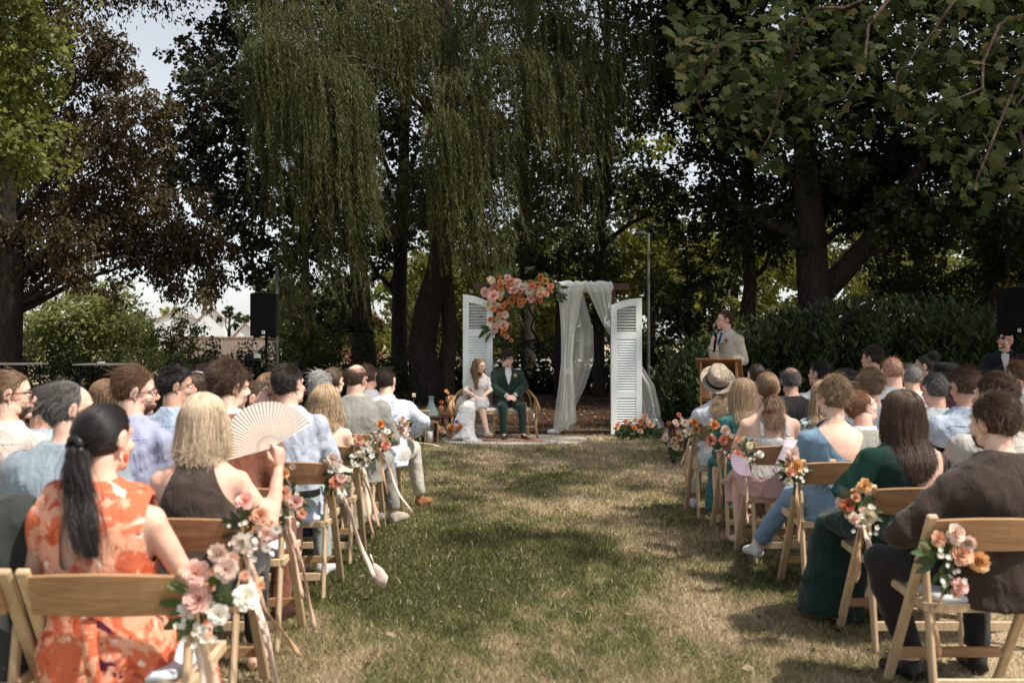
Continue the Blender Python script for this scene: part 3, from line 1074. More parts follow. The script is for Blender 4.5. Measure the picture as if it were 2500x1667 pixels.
    def face(self, brow=(0.05, 0.03, 0.02), eye=(0.08, 0.05, 0.03), lip=(0.42, 0.17, 0.14)):
        """eyes, brows and mouth for people whose face shows"""
        em = matte('eye_white', (0.75, 0.73, 0.70), (0.7, 0.66, 0.64), rough=0.2)
        im = matte('iris', eye, dull(eye, 0.4), scale=200, rough=0.2)
        bm_ = matte('brow_' + str(round(brow[0], 3)), brow, dull(brow, 0.6), scale=300, rough=0.8)
        lm = matte('lip_' + str(round(lip[0], 3)), lip, dull(lip, 0.85), scale=80, rough=0.45)
        for s in (-1, 1):
            m = MB(); m.ball((s * 0.031, 0.0735, 0.003), 0.0125, 12, 8); m.v = [self.M @ Vector(p) for p in m.v]
            e = m.build('eye', em, self.root, True)
            m = MB(); m.ball((s * 0.031, 0.0825, 0.003), (0.006, 0.0045, 0.006), 10, 6); m.v = [self.M @ Vector(p) for p in m.v]
            m.build('iris', im, e, True)
            m = MB(); m.tube([(s * 0.015, 0.0925, 0.0225), (s * 0.033, 0.0895, 0.030), (s * 0.052, 0.071, 0.024)], [(0.0028, 0.0035), (0.003, 0.0045), (0.002, 0.002)], 6)
            m.v = [self.M @ Vector(p) for p in m.v]; m.build('eyebrow', bm_, self.root, True)
        m = MB()
        m.tube([(-0.023, 0.084, -0.0605), (-0.008, 0.0985, -0.057), (0.008, 0.0985, -0.057), (0.023, 0.084, -0.0605)], [0.002, 0.0042, 0.0042, 0.002], 6)
        m.tube([(-0.022, 0.084, -0.063), (0, 0.0985, -0.067), (0.022, 0.084, -0.063)], [0.002, 0.0052, 0.002], 6)
        m.v = [self.M @ Vector(p) for p in m.v]; m.build('mouth', lm, self.root, True)

    def glasses(self, kind='clear', up=False):
        fm = matte('glasses_frame', (0.02, 0.015, 0.012), (0.01, 0.008, 0.006), rough=0.3) if kind != 'gold' else matte('glasses_gold', (0.45, 0.33, 0.16), rough=0.3, metal=0.8)
        g = empty('glasses'); g.parent = self.root
        dz = 0.085 if up else 0.0; dy = -0.035 if up else 0.0
        m = MB()
        for s in (-1, 1):
            pts = [(s * 0.033 + 0.024 * math.cos(a), 0.104 + dy - 0.006 * abs(math.cos(a)), 0.003 + dz + 0.020 * math.sin(a)) for a in [2 * PI * i / 14 for i in range(15)]]
            m.tube(pts, 0.0017 if kind != 'dark' else 0.0022, 5)
            m.tube([(s * 0.057, 0.098 + dy, 0.008 + dz), (s * 0.078, 0.05 + dy, 0.010 + dz), (s * 0.085, 0.0 + dy, 0.008 + dz), (s * 0.086, -0.018 + dy, 0.0 + dz)], 0.002 if kind != 'dark' else 0.003, 5)
        m.tube([(-0.010, 0.107 + dy, 0.008 + dz), (0.010, 0.107 + dy, 0.008 + dz)], 0.002, 5)
        m.v = [self.M @ Vector(p) for p in m.v]; fr = m.build('frame', fm, g, True)
        if kind == 'dark':
            lm = matte('dark_lens', (0.008, 0.008, 0.009), (0.006, 0.006, 0.006), rough=0.08, spec=0.6)
            for s in (-1, 1):
                m = MB(); m.ball((s * 0.033, 0.102 + dy, 0.003 + dz), (0.024, 0.003, 0.020), 12, 6); m.v = [self.M @ Vector(p) for p in m.v]
                m.build('lens', lm, g, True)
        fr.name = 'frame'
        return g
# ================================================================== THE SETTING
# ------------------------------------------------------------------ ground
def ground_color(nt, L, litter=True):
    """dry straw / green lawn patches by world position, leaf mould behind the arch. returns colour socket"""
    g = _n(nt, 'ShaderNodeNewGeometry')
    sp = _n(nt, 'ShaderNodeSeparateXYZ'); L.new(g.outputs['Position'], sp.inputs[0])
    mp = _n(nt, 'ShaderNodeMapping'); mp.inputs['Scale'].default_value = (1.0, 0.55, 1.0); mp.inputs['Location'].default_value = (3.7, 1.3, 0)
    fl = _n(nt, 'ShaderNodeCombineXYZ'); L.new(sp.outputs['X'], fl.inputs['X']); L.new(sp.outputs['Y'], fl.inputs['Y'])
    L.new(fl.outputs[0], mp.inputs['Vector'])
    big = _n(nt, 'ShaderNodeTexNoise', Scale=0.75, Detail=5.0, Roughness=0.62, Distortion=0.4); L.new(mp.outputs['Vector'], big.inputs['Vector'])
    # dryness rises towards the arch and to the right of the aisle
    ax = _n(nt, 'ShaderNodeMapRange'); ax.inputs['From Min'].default_value = -1.2; ax.inputs['From Max'].default_value = 2.0
    ax.inputs['To Min'].default_value = -0.06; ax.inputs['To Max'].default_value = 0.06; L.new(sp.outputs['X'], ax.inputs['Value'])
    yd = _n(nt, 'ShaderNodeMath', operation='DIVIDE'); yd.inputs[1].default_value = 20.0; L.new(sp.outputs['Y'], yd.inputs[0])
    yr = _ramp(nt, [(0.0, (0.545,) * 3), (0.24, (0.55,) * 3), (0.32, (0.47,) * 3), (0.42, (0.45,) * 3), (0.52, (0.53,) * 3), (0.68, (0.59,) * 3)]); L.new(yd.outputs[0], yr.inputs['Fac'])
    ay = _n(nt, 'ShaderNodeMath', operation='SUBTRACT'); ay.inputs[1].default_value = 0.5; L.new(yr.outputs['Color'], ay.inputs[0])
    med = _n(nt, 'ShaderNodeTexNoise', Scale=5.0, Detail=4.0, Roughness=0.7); L.new(mp.outputs['Vector'], med.inputs['Vector'])
    mb_ = _n(nt, 'ShaderNodeMath', operation='MULTIPLY_ADD'); mb_.inputs[1].default_value = 0.42; mb_.inputs[2].default_value = -0.21; L.new(med.outputs['Fac'], mb_.inputs[0])
    m2_ = _n(nt, 'ShaderNodeMath', operation='ADD'); L.new(big.outputs['Fac'], m2_.inputs[0]); L.new(mb_.outputs[0], m2_.inputs[1])
    s1 = _n(nt, 'ShaderNodeMath', operation='ADD'); L.new(m2_.outputs[0], s1.inputs[0]); L.new(ax.outputs[0], s1.inputs[1])
    s2 = _n(nt, 'ShaderNodeMath', operation='ADD'); L.new(s1.outputs[0], s2.inputs[0]); L.new(ay.outputs[0], s2.inputs[1])
    rp = _ramp(nt, [(0.38, (0.098, 0.104, 0.038)), (0.465, (0.175, 0.174, 0.072)), (0.54, (0.31, 0.260, 0.145)), (0.64, (0.45, 0.365, 0.245))])
    L.new(s2.outputs[0], rp.inputs['Fac'])
    fine = _n(nt, 'ShaderNodeTexNoise', Scale=38.0, Detail=4.0, Roughness=0.7); L.new(fl.outputs[0], fine.inputs['Vector'])
    vr = _n(nt, 'ShaderNodeMapRange'); vr.inputs['From Min'].default_value = 0.3; vr.inputs['From Max'].default_value = 0.7
    vr.inputs['To Min'].default_value = 0.55; vr.inputs['To Max'].default_value = 1.35; L.new(fine.outputs['Fac'], vr.inputs['Value'])
    hs = _n(nt, 'ShaderNodeHueSaturation'); L.new(rp.outputs['Color'], hs.inputs['Color']); L.new(vr.outputs[0], hs.inputs['Value'])
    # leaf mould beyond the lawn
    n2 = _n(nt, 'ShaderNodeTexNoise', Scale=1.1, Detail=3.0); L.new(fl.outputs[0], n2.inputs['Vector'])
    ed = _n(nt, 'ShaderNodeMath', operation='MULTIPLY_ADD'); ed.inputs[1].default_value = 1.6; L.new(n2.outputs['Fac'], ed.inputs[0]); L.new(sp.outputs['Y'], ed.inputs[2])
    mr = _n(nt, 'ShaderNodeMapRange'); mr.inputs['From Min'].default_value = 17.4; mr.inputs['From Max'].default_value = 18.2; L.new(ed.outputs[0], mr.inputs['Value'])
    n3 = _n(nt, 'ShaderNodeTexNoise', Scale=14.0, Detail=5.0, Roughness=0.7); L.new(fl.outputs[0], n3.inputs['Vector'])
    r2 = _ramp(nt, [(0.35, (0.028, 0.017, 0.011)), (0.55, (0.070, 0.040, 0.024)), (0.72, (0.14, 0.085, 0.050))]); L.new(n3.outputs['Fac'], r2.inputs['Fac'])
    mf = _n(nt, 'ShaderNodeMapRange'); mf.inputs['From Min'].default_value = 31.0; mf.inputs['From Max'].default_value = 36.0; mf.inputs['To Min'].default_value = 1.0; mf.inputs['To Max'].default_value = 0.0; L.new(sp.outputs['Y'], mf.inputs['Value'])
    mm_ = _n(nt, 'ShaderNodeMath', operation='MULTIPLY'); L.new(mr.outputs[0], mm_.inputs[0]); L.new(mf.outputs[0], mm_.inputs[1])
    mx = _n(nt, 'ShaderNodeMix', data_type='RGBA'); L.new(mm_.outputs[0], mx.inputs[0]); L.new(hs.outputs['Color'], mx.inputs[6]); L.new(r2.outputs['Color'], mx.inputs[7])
    return mx.outputs[2], fl.outputs[0]


def ground_mat():
    m, nt, out = _nt('lawn_soil'); L = nt.links
    b = _n(nt, 'ShaderNodeBsdfPrincipled', Roughness=0.95); b.inputs['Specular IOR Level'].default_value = 0.1
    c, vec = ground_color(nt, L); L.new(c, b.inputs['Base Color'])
    nz = _n(nt, 'ShaderNodeTexNoise', Scale=60.0, Detail=4.0); L.new(vec, nz.inputs['Vector'])
    bp = _n(nt, 'ShaderNodeBump', Strength=0.7, Distance=0.03); L.new(nz.outputs['Fac'], bp.inputs['Height']); L.new(bp.outputs['Normal'], b.inputs['Normal'])
    L.new(b.outputs['BSDF'], out.inputs['Surface'])
    return m


def grass_mat():
    m, nt, out = _nt('grass_blades'); L = nt.links
    b = _n(nt, 'ShaderNodeBsdfPrincipled', Roughness=0.7); b.inputs['Specular IOR Level'].default_value = 0.2
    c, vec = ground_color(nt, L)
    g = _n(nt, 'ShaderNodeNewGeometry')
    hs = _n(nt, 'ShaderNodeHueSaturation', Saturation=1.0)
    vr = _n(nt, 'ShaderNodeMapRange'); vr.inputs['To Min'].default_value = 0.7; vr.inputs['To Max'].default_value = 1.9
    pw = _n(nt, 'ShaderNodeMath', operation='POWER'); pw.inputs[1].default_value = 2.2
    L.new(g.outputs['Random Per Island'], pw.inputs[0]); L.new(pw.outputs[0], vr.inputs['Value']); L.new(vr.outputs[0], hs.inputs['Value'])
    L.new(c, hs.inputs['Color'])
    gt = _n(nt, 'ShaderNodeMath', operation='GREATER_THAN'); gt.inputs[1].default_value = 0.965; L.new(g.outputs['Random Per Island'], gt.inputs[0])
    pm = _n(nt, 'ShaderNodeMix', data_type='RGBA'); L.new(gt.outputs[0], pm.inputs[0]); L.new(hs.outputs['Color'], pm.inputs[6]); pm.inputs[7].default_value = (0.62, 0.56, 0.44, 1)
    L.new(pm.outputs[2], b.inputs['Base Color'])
    t = _n(nt, 'ShaderNodeBsdfTranslucent'); L.new(pm.outputs[2], t.inputs['Color'])
    mx = _n(nt, 'ShaderNodeMixShader', Fac=0.3); L.new(b.outputs[0], mx.inputs[1]); L.new(t.outputs[0], mx.inputs[2]); L.new(mx.outputs[0], out.inputs['Surface'])
    return m


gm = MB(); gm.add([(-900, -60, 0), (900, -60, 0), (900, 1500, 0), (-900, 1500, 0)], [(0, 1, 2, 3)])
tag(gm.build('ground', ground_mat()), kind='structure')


def build_grass(n=330000):
    r = np.random.default_rng(5)
    u = r.random(n)
    y0, y1 = 3.3, 18.0
    Y = 1.0 / (1 / y0 + u * (1 / y1 - 1 / y0))           # even density on the picture
    X = np.where(r.random(n) < 0.68, (r.random(n) * 2 - 1) * (0.10 * Y + 1.25) + 0.30, (r.random(n) * 2 - 1) * (0.53 * Y + 0.2))
    Y += r.normal(size=n) * 0.05
    keep = (np.abs(X) < 0.53 * Y + 0.2)
    X, Y = X[keep], Y[keep]; n = len(X)
    k = np.clip(Y / 5.0, 0.7, 2.6)
    h = (0.012 + 0.026 * r.random(n) ** 1.6) * (0.8 + 0.35 * k); w = 0.0021 * k * (0.7 + 0.8 * r.random(n))
    a = r.random(n) * 2 * PI; lean = 0.25 + 0.9 * r.random(n); b = r.random(n) * 2 * PI
    P = np.stack([X, Y, np.zeros(n)], 1)
    side = np.stack([np.cos(a) * w, np.sin(a) * w, np.zeros(n)], 1)
    tip = P + np.stack([np.cos(b) * h * lean, np.sin(b) * h * lean, h], 1)
    V = np.stack([P - side, P + side, tip], 1).reshape(-1, 3)
    me = np_mesh('grass', V, np.arange(3 * n).reshape(-1, 3), smooth=False)
    tag(link('grass', me, None, grass_mat()), 'short patchy lawn, part green, part dried to straw', 'grass', kind='stuff')


build_grass()


def leaf_quads(P, D, U, ln, wd, bend=0.15):
    """rhombic leaves: base P, direction D, up-normal U, length ln, half-width wd"""
    S = np.cross(D, U); S /= np.maximum(np.linalg.norm(S, axis=1, keepdims=True), 1e-6)
    ln = ln[:, None]; wd = wd[:, None]
    mid = P + D * ln * 0.45 + U * ln * bend
    V = np.stack([P, mid + S * wd, P + D * ln, mid - S * wd], 1).reshape(-1, 3)
    return V, np.arange(len(P) * 4).reshape(-1, 4)


def build_litter():
    r = np.random.default_rng(9)
    n = 5200
    Y = 16.2 + 11 * r.random(n) ** 1.3; X = (r.random(n) * 2 - 1) * 8
    n2 = 230
    Y = np.concatenate([Y, 1 / (1 / 4.2 + r.random(n2) * (1 / 15.0 - 1 / 4.2))]); X = np.concatenate([X, -1.2 + 3.1 * r.random(n2)]); n += n2
    P = np.stack([X, Y, 0.006 + 0.02 * r.random(n)], 1)
    a = r.random(n) * 2 * PI
    D = np.stack([np.cos(a), np.sin(a), 0.15 * r.normal(size=n)], 1); U = np.stack([0.35 * r.normal(size=n), 0.35 * r.normal(size=n), np.ones(n)], 1)
    U /= np.linalg.norm(U, axis=1, keepdims=True)
    L = 0.035 + 0.06 * r.random(n)
    L[-n2:] = 0.02 + 0.05 * r.random(n2) ** 2
    V, Fq = leaf_quads(P, D, U, L, L * 0.32)
    mat = leafmat('dead_leaf', [(0.05, 0.028, 0.016), (0.11, 0.062, 0.034), (0.20, 0.125, 0.07), (0.32, 0.23, 0.15)], trans=0.1)
    tag(link('fallen_leaves', np_mesh('fallen_leaves', V, Fq, False), None, mat), 'dry fallen leaves lying on the brown soil behind the arch', 'leaves', kind='stuff')


build_litter()

# ------------------------------------------------------------------ trees
BARK = {'dark': matte('bark_dark', (0.050, 0.040, 0.032), (0.016, 0.012, 0.010), scale=5, stretch=(3, 3, 0.8), rough=0.95, bump=1.0, bscale=9, bdist=0.06),
        'brown': matte('bark_brown', (0.085, 0.060, 0.042), (0.025, 0.017, 0.012), scale=5, stretch=(3, 3, 0.8), rough=0.95, bump=1.0, bscale=9, bdist=0.06),
        'pale': matte('bark_pale', (0.20, 0.165, 0.12), (0.07, 0.055, 0.04), scale=4, stretch=(2, 2, 1), rough=0.9, bump=0.6, bscale=10, bdist=0.04)}


def wiggle(a, b, n=6, amp=0.15, sag=0.0, seed=0):
    r = random.Random(seed); a = Vector(a); b = Vector(b); pts = []
    for i in range(n + 1):
        t = i / n; p = a.lerp(b, t)
        k = math.sin(PI * t)
        p += Vector((r.uniform(-1, 1), r.uniform(-1, 1), r.uniform(-.6, .6))) * amp * k
        p.z += sag * k
        pts.append(p)
    return pts


def clump_leaves(clumps, per_m2, ln, asp, seed, droop=0.5, twig=0.28, jitter=0.35):
    """clumps: (centre Vector, radius (rx,ry,rz)). leaves gather on twigs scattered through every clump"""
    r = np.random.default_rng(seed); VV = []; 
    Ps = []; Ds = []
    for c, rad in clumps:
        rad = np.array(rad)
        area = PI * (rad[0] * rad[2])
        n = int(area * per_m2); nt_ = max(3, n // 26)
        u = r.normal(size=(nt_, 3)); u /= np.linalg.norm(u, axis=1, keepdims=True)
        q = np.array(c) + u * rad * (r.random((nt_, 1)) ** 0.45)
        td = u * np.array((1, 1, 0.5)) + r.normal(size=(nt_, 3)) * 0.5 - np.array((0, 0, droop)); td /= np.linalg.norm(td, axis=1, keepdims=True)
        k = n // nt_ + 1
        idx = np.repeat(np.arange(nt_), k); t = r.random(len(idx))
        tl = twig * rad.mean() + 0.12
        P = q[idx] + td[idx] * (t * tl * 1.6)[:, None] + r.normal(size=(len(idx), 3)) * tl * 0.26
        D = td[idx] * 0.6 + r.normal(size=(len(idx), 3)) * 0.6 - np.array((0, 0, droop * 0.6))
        Ps.append(P); Ds.append(D)
    P = np.concatenate(Ps); D = np.concatenate(Ds); D /= np.linalg.norm(D, axis=1, keepdims=True)
    n = len(P)
    U = r.normal(size=(n, 3)) * 0.7 + np.array((0, 0, 0.8)); U -= D * (U * D).sum(1, keepdims=True); U /= np.linalg.norm(U, axis=1, keepdims=True)
    L = ln * (0.65 + 0.7 * r.random(n))
    return leaf_quads(P, D, U, L, L * asp * 0.5, 0.10)


def cl(lst, Y, seed=0, dj=1.2, flat=0.8):
    """pixel clumps (x, y, radius) at depth Y -> world clumps"""
    r = random.Random(seed); out = []
    for c in lst:
        d = Y + (c[3] if len(c) > 3 else r.uniform(-dj, dj))
        rad = c[2] / F * d
        out.append((px(c[0], c[1], d), (rad, max(rad, 0.5) * 1.0, rad * flat)))
    return out


def tree(name, label, base, trunk_pts, trunk_r, clumps, leaf, per_m2, ln, asp, bark='dark', seed=1, droop=0.5, limbs=8, limb_r=0.09, group=None, cat='tree', twig=0.28, limb_sag=0.0):
    root = empty(name, base); tag(root, label, cat, group)
    b = Vector(base)
    m = MB(); m.tube([Vector(p) - b for p in trunk_pts], trunk_r, 14)
    tr = m.build('trunk', BARK[bark], root, True)
    r = random.Random(seed)
    top = [Vector(p) for p in trunk_pts]
    order = sorted(range(len(clumps)), key=lambda i: -clumps[i][1][0]); r.shuffle(order)
    for i in order[:limbs]:
        c = clumps[i][0]
        # leave the trunk somewhat below the clump
        k = min(range(1, len(top)), key=lambda j: abs(top[j].z - (c.z - 0.35 * (c - b).length * 0.6)))
        s = top[k].lerp(top[k - 1], r.random() * 0.6)
        pts = wiggle(s, c, 7, 0.06 * (c - s).length, limb_sag * (c - s).length + 0.05 * (c - s).length, seed * 31 + i)
        rr = [limb_r * (1 - 0.85 * j / 7) + 0.006 for j in range(8)]
        mm = MB(); mm.tube([p - b for p in pts], rr, 7)
        mm.build('branch', BARK[bark], root, True)
    V, Fq = clump_leaves(clumps, per_m2, ln, asp, seed, droop, twig)
    V = V - np.array(b)
    link('crown', np_mesh('crown', V, Fq, False), root, leaf)
    return root


def ground_pt(x, Y): return Vector(((x - 1250) / F * Y, Y, 0))


def tpath(lst, Y, y0=None):
    """trunk from pixel points at depth Y, starting on the ground below the first"""
    p0 = px(lst[0][0], lst[0][1], Y); pts = [Vector((p0.x, Y, -0.1))]
    for q in lst[1:] if y0 is None else lst: pts.append(px(q[0], q[1], Y + (q[2] if len(q) > 2 else 0)))
    return pts


LM = {
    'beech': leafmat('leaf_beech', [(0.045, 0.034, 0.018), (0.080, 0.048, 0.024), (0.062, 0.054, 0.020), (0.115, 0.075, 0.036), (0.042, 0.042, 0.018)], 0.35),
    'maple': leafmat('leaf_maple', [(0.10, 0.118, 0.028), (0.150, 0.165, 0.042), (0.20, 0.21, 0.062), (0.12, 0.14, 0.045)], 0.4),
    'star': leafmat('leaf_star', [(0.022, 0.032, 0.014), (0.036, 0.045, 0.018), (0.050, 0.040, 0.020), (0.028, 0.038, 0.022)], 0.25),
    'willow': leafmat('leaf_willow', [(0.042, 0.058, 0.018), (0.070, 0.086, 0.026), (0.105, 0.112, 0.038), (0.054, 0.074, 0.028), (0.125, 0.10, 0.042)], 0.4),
    'dark': leafmat('leaf_dark', [(0.020, 0.030, 0.010), (0.032, 0.045, 0.013), (0.045, 0.058, 0.016), (0.026, 0.036, 0.016)], 0.3),  # leaf colour kept very low, so it carries the shade of the wood
    'glow': leafmat('leaf_glow', [(0.072, 0.084, 0.018), (0.110, 0.118, 0.026), (0.140, 0.142, 0.036), (0.085, 0.102, 0.030)], 0.5),  # lightened yellow-green: the sunlit look is put into the leaf colour
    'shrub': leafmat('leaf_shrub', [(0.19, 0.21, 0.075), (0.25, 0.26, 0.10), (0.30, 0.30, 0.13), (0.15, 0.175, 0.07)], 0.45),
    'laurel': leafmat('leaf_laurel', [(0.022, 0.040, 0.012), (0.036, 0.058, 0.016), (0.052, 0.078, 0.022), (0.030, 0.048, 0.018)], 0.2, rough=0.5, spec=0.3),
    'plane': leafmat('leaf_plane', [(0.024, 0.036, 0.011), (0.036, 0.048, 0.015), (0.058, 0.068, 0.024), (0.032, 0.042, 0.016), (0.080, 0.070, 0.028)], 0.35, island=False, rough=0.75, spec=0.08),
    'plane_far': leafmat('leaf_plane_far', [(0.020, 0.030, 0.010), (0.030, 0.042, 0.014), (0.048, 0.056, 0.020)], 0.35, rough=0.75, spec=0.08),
}

# copper beech on the left
Yb = 22
cb = cl([(190, 60, 66), (215, 165, 70), (285, 110, 40), (295, 175, 42), (180, 260, 80), (330, 235, 55), (395, 260, 35), (110, 350, 80), (240, 350, 90), (340, 330, 66), (120, 470, 90), (230, 470, 90),
         (340, 450, 78), (430, 480, 60), (60, 560, 80), (170, 560, 80), (290, 560, 86), (400, 560, 80), (480, 560, 55), (530, 610, 40), (100, 640, 66), (190, 640, 50), (360, 630, 56), (450, 630, 60),
         (520, 670, 42), (500, 715, 30), (40, 660, 50), (250, 690, 34), (430, 700, 28), (100, -120, 160), (320, -170, 120), (-150, 300, 190), (-220, 20, 200), (-160, 540, 150), (-40, 150, 120)], Yb, 3, 1.6)
tree('copper_beech_tree', 'large copper beech with bronze purple leaves sweeping down at the left edge', ground_pt(18, Yb),
     tpath([(18, 900), (20, 860), (30, 640), (22, 420), (60, 150), (80, -200), (70, -500)], Yb, 1), [0.38, 0.33, 0.28, 0.24, 0.19, 0.12, 0.05], cb + [(Vector((-11, 21, 13)), (3, 3, 2.2)), (Vector((-9.2, 23, 11.5)), (2, 2, 1.6))],
     LM['beech'], 1450, 0.12, 0.45, 'dark', 5, 0.9, 11, 0.075)

# green maple, top-left corner
Ym = 16.5
cm_ = cl([(20, 60, 90), (85, 30, 58), (45, 180, 90), (90, 130, 52), (30, 290, 84), (75, 350, 52), (105, 280, 36), (25, 410, 55), (120, 385, 40), (160, 400, 22), (90, 230, 40), (-90, 100, 150), (-90, 330, 130), (40, -100, 130), (-120, -200, 200)], Ym, 4, 0.8)
tree('maple_tree', 'bright green maple filling the top left corner', ground_pt(-330, Ym), tpath([(-330, 900), (-320, 500), (-260, 200), (-200, -150)], Ym, 1), [0.30, 0.26, 0.22, 0.17, 0.08], cm_,
     LM['maple'], 800, 0.10, 0.8, 'brown', 8, 0.35, 7, 0.08)

# dark star-leaved tree left of the willow
Yc = 25
cs = cl([(600, 40, 80), (520, 100, 66), (470, 165, 56), (440, 235, 46), (520, 220, 80), (610, 180, 90), (440, 320, 56), (530, 320, 90), (620, 300, 80), (400, 385, 46), (480, 400, 70), (580, 400, 80),
         (440, 470, 40), (560, 490, 66), (640, 480, 80), (600, 570, 55), (680, 570, 66), (560, 590, 30), (620, 655, 44), (655, 705, 34), (740, 640, 55), (800, 600, 56), (830, 720, 46), (780, 765, 34), (850, 790, 40),
         (700, 200, 100), (800, 300, 100), (860, 450, 90), (900, 100, 100), (760, 430, 80), (700, -60, 130), (560, -110, 110), (870, -120, 150), (940, 560, 70), (760, 530, 60), (900, 660, 46), (920, 330, 90)], Yc, 6, 1.4)
tree('sweetgum_tree', 'tall dark star-leaved tree whose trunk stands behind the standing loudspeaker on the crowd side', ground_pt(885, Yc),
     tpath([(888, 880), (886, 820), (880, 700), (868, 600), (845, 470), (800, 330), (760, 100), (740, -200)], Yc, 1), [0.40, 0.32, 0.27, 0.23, 0.20, 0.17, 0.14, 0.10, 0.05], cs,
     LM['star'], 620, 0.13, 0.85, 'dark', 9, 0.4, 12, 0.07)


# ------------------------------------------------------------------ weeping willow
def build_willow():
    Yw = 24.5
    base = ground_pt(1052, Yw)
    root = empty('willow_tree', base); tag(root, 'huge weeping willow with leaning trunk and long hanging curtains of leaves', 'tree')
    trunk = [base + Vector((0, 0, -.1)), px(1040, 930, Yw), px(1030, 850, Yw), px(1042, 760, Yw), px(1072, 660, Yw), px(1090, 520, Yw), px(1100, 330, Yw), px(1090, 120, Yw), px(1080, -150, Yw), px(1090, -420, Yw)]
    m = MB(); m.tube([p - base for p in trunk], [0.52, 0.41, 0.35, 0.33, 0.31, 0.28, 0.24, 0.19, 0.13, 0.07], 16)
    m.build('trunk', BARK['dark'], root, True)
    t2 = [base + Vector((.35, .1, -.1)), px(1085, 920, Yw + .4), px(1100, 820, Yw + .5), px(1090, 700, Yw + .4), px(1078, 640, Yw + .2)]
    m = MB(); m.tube([p - base for p in t2], [0.30, 0.24, 0.20, 0.19, 0.22], 12); m.build('branch', BARK['brown'], root, True)
    # domes: x, y of the crown of the fountain, half width, bottom y, depth, strands
    D = [(655, 95, 62, 470, 20.5, 80), (700, 80, 80, 560, 20.3, 100), (805, 140, 85, 560, 20.0, 130), (850, 160, 50, 600, 20.4, 50), (740, 5, 110, 300, 21.2, 80), (900, 20, 90, 260, 21.5, 60), (960, -40, 110, 260, 22, 60),
         (1040, 60, 80, 300, 22, 60), (1120, 170, 60, 500, 21, 60), (1095, 275, 58, 660, 20.6, 90), (1180, 250, 60, 600, 20.8, 60), (1250, 105, 90, 400, 21, 80), (1335, 130, 80, 400, 21.2, 70), (1410, 150, 70, 470, 21.5, 60),
         (1460, 120, 60, 380, 21.6, 40), (1530, 60, 60, 300, 22, 36), (1350, 0, 130, 240, 22, 60), (1200, -40, 100, 240, 22, 60), (1150, 420, 55, 720, 21, 50), (1010, 420, 40, 560, 22.5, 26), (960, 480, 40, 600, 23, 20), (1300, 330, 50, 600, 22, 30),
         (720, 540, 28, 820, 20.6, 16), (800, 540, 30, 760, 20.4, 18), (870, 520, 26, 800, 20.6, 16), (690, 600, 20, 800, 20.4, 9), (1200, 560, 36, 790, 21, 22), (1230, 590, 26, 700, 20.9, 14), (1420, 400, 40, 600, 22, 20),
         (1000, -220, 200, 120, 23, 70), (1250, -260, 200, 100, 23, 70), (800, -150, 150, 100, 22, 60), (1480, -150, 130, 100, 23, 40), (640, -60, 70, 120, 22, 26)]
    r = np.random.default_rng(21)
    P = []; Dr = []
    for i, (x, y, hw, yb, Y, ns) in enumerate(D):
        c = px(x, y, Y); rad = hw / F * Y
        # bough that carries the fountain
        k = min(range(4, len(trunk)), key=lambda j: abs(trunk[j].z - c.z + 0.3))
        if i not in (22, 23, 24, 25, 26, 27):
            pts = wiggle(trunk[k], c, 7, 0.25, 0.5, 40 + i)
            mm = MB(); mm.tube([p - base for p in pts], [0.085, 0.072, 0.06, 0.05, 0.04, 0.032, 0.024, 0.014], 7); mm.build('branch', BARK['pale' if i % 2 else 'brown'], root, True)
        sc = 1.6
        for s in range(int(ns * (sc if x < 1110 else 1.25))):
            a = r.uniform(0, 2 * PI); q = math.sqrt(r.random())
            sx, sy = math.cos(a) * q * rad, math.sin(a) * q * rad
            z0 = c.z - 0.55 * rad * q * q + 0.1 * r.normal()
            zb = CAM_H - (yb - 833) / F * Y
            Ls = (z0 - zb) * (0.45 + 0.6 * r.random())
            if Ls < 0.3: continue
            n = int(Ls / 0.027)
            t = np.linspace(0, 1, n)
            wx = r.normal() * 0.05 + 0.10; wy = r.normal() * 0.05
            out = np.sin(np.minimum(t * 4, PI / 2)) * 0.22 * rad
            X = c.x + sx + out * math.cos(a) + wx * Ls * t ** 1.5 + 0.04 * np.sin(t * 7 + a)
            Yy = c.y + sy + out * math.sin(a) + wy * Ls * t ** 1.5
            Z = z0 + 0.12 * np.sin(np.minimum(t * 6, PI)) - Ls * t
            pp = np.stack([X, Yy, Z], 1) + r.normal(size=(n, 3)) * 0.012
            dd = np.stack([r.normal(size=n) * 0.42 + wx, r.normal(size=n) * 0.42, -np.ones(n)], 1)
            P.append(pp); Dr.append(dd)
    P = np.concatenate(P); Dr = np.concatenate(Dr); Dr /= np.linalg.norm(Dr, axis=1, keepdims=True); n = len(P)
    U = r.normal(size=(n, 3)); U -= Dr * (U * Dr).sum(1, keepdims=True); U /= np.linalg.norm(U, axis=1, keepdims=True)
    L = 0.075 + 0.06 * r.random(n)
    S = np.cross(Dr, U); w = (0.008 + 0.006 * r.random(n))[:, None]
    V = np.stack([P - S * w, P + S * w, P + Dr * L[:, None] + U * L[:, None] * 0.1], 1).reshape(-1, 3); Fq = np.arange(3 * n).reshape(-1, 3)
    link('crown', np_mesh('crown', V - np.array(base), Fq, False), root, LM['willow'])


build_willow()


def rnd_clumps(x0, x1, y0, y1, n, rmin, rmax, Y, seed, dj=2.0, holes=()):
    r = random.Random(seed); o = []
    while len(o) < n:
        x, y, q = r.uniform(x0, x1), r.uniform(y0, y1), r.uniform(rmin, rmax)
        if any((x - h[0]) ** 2 + (y - h[1]) ** 2 < h[2] ** 2 for h in holes): continue
        o.append((x, y, q))
    return cl(o, Y, seed, dj)


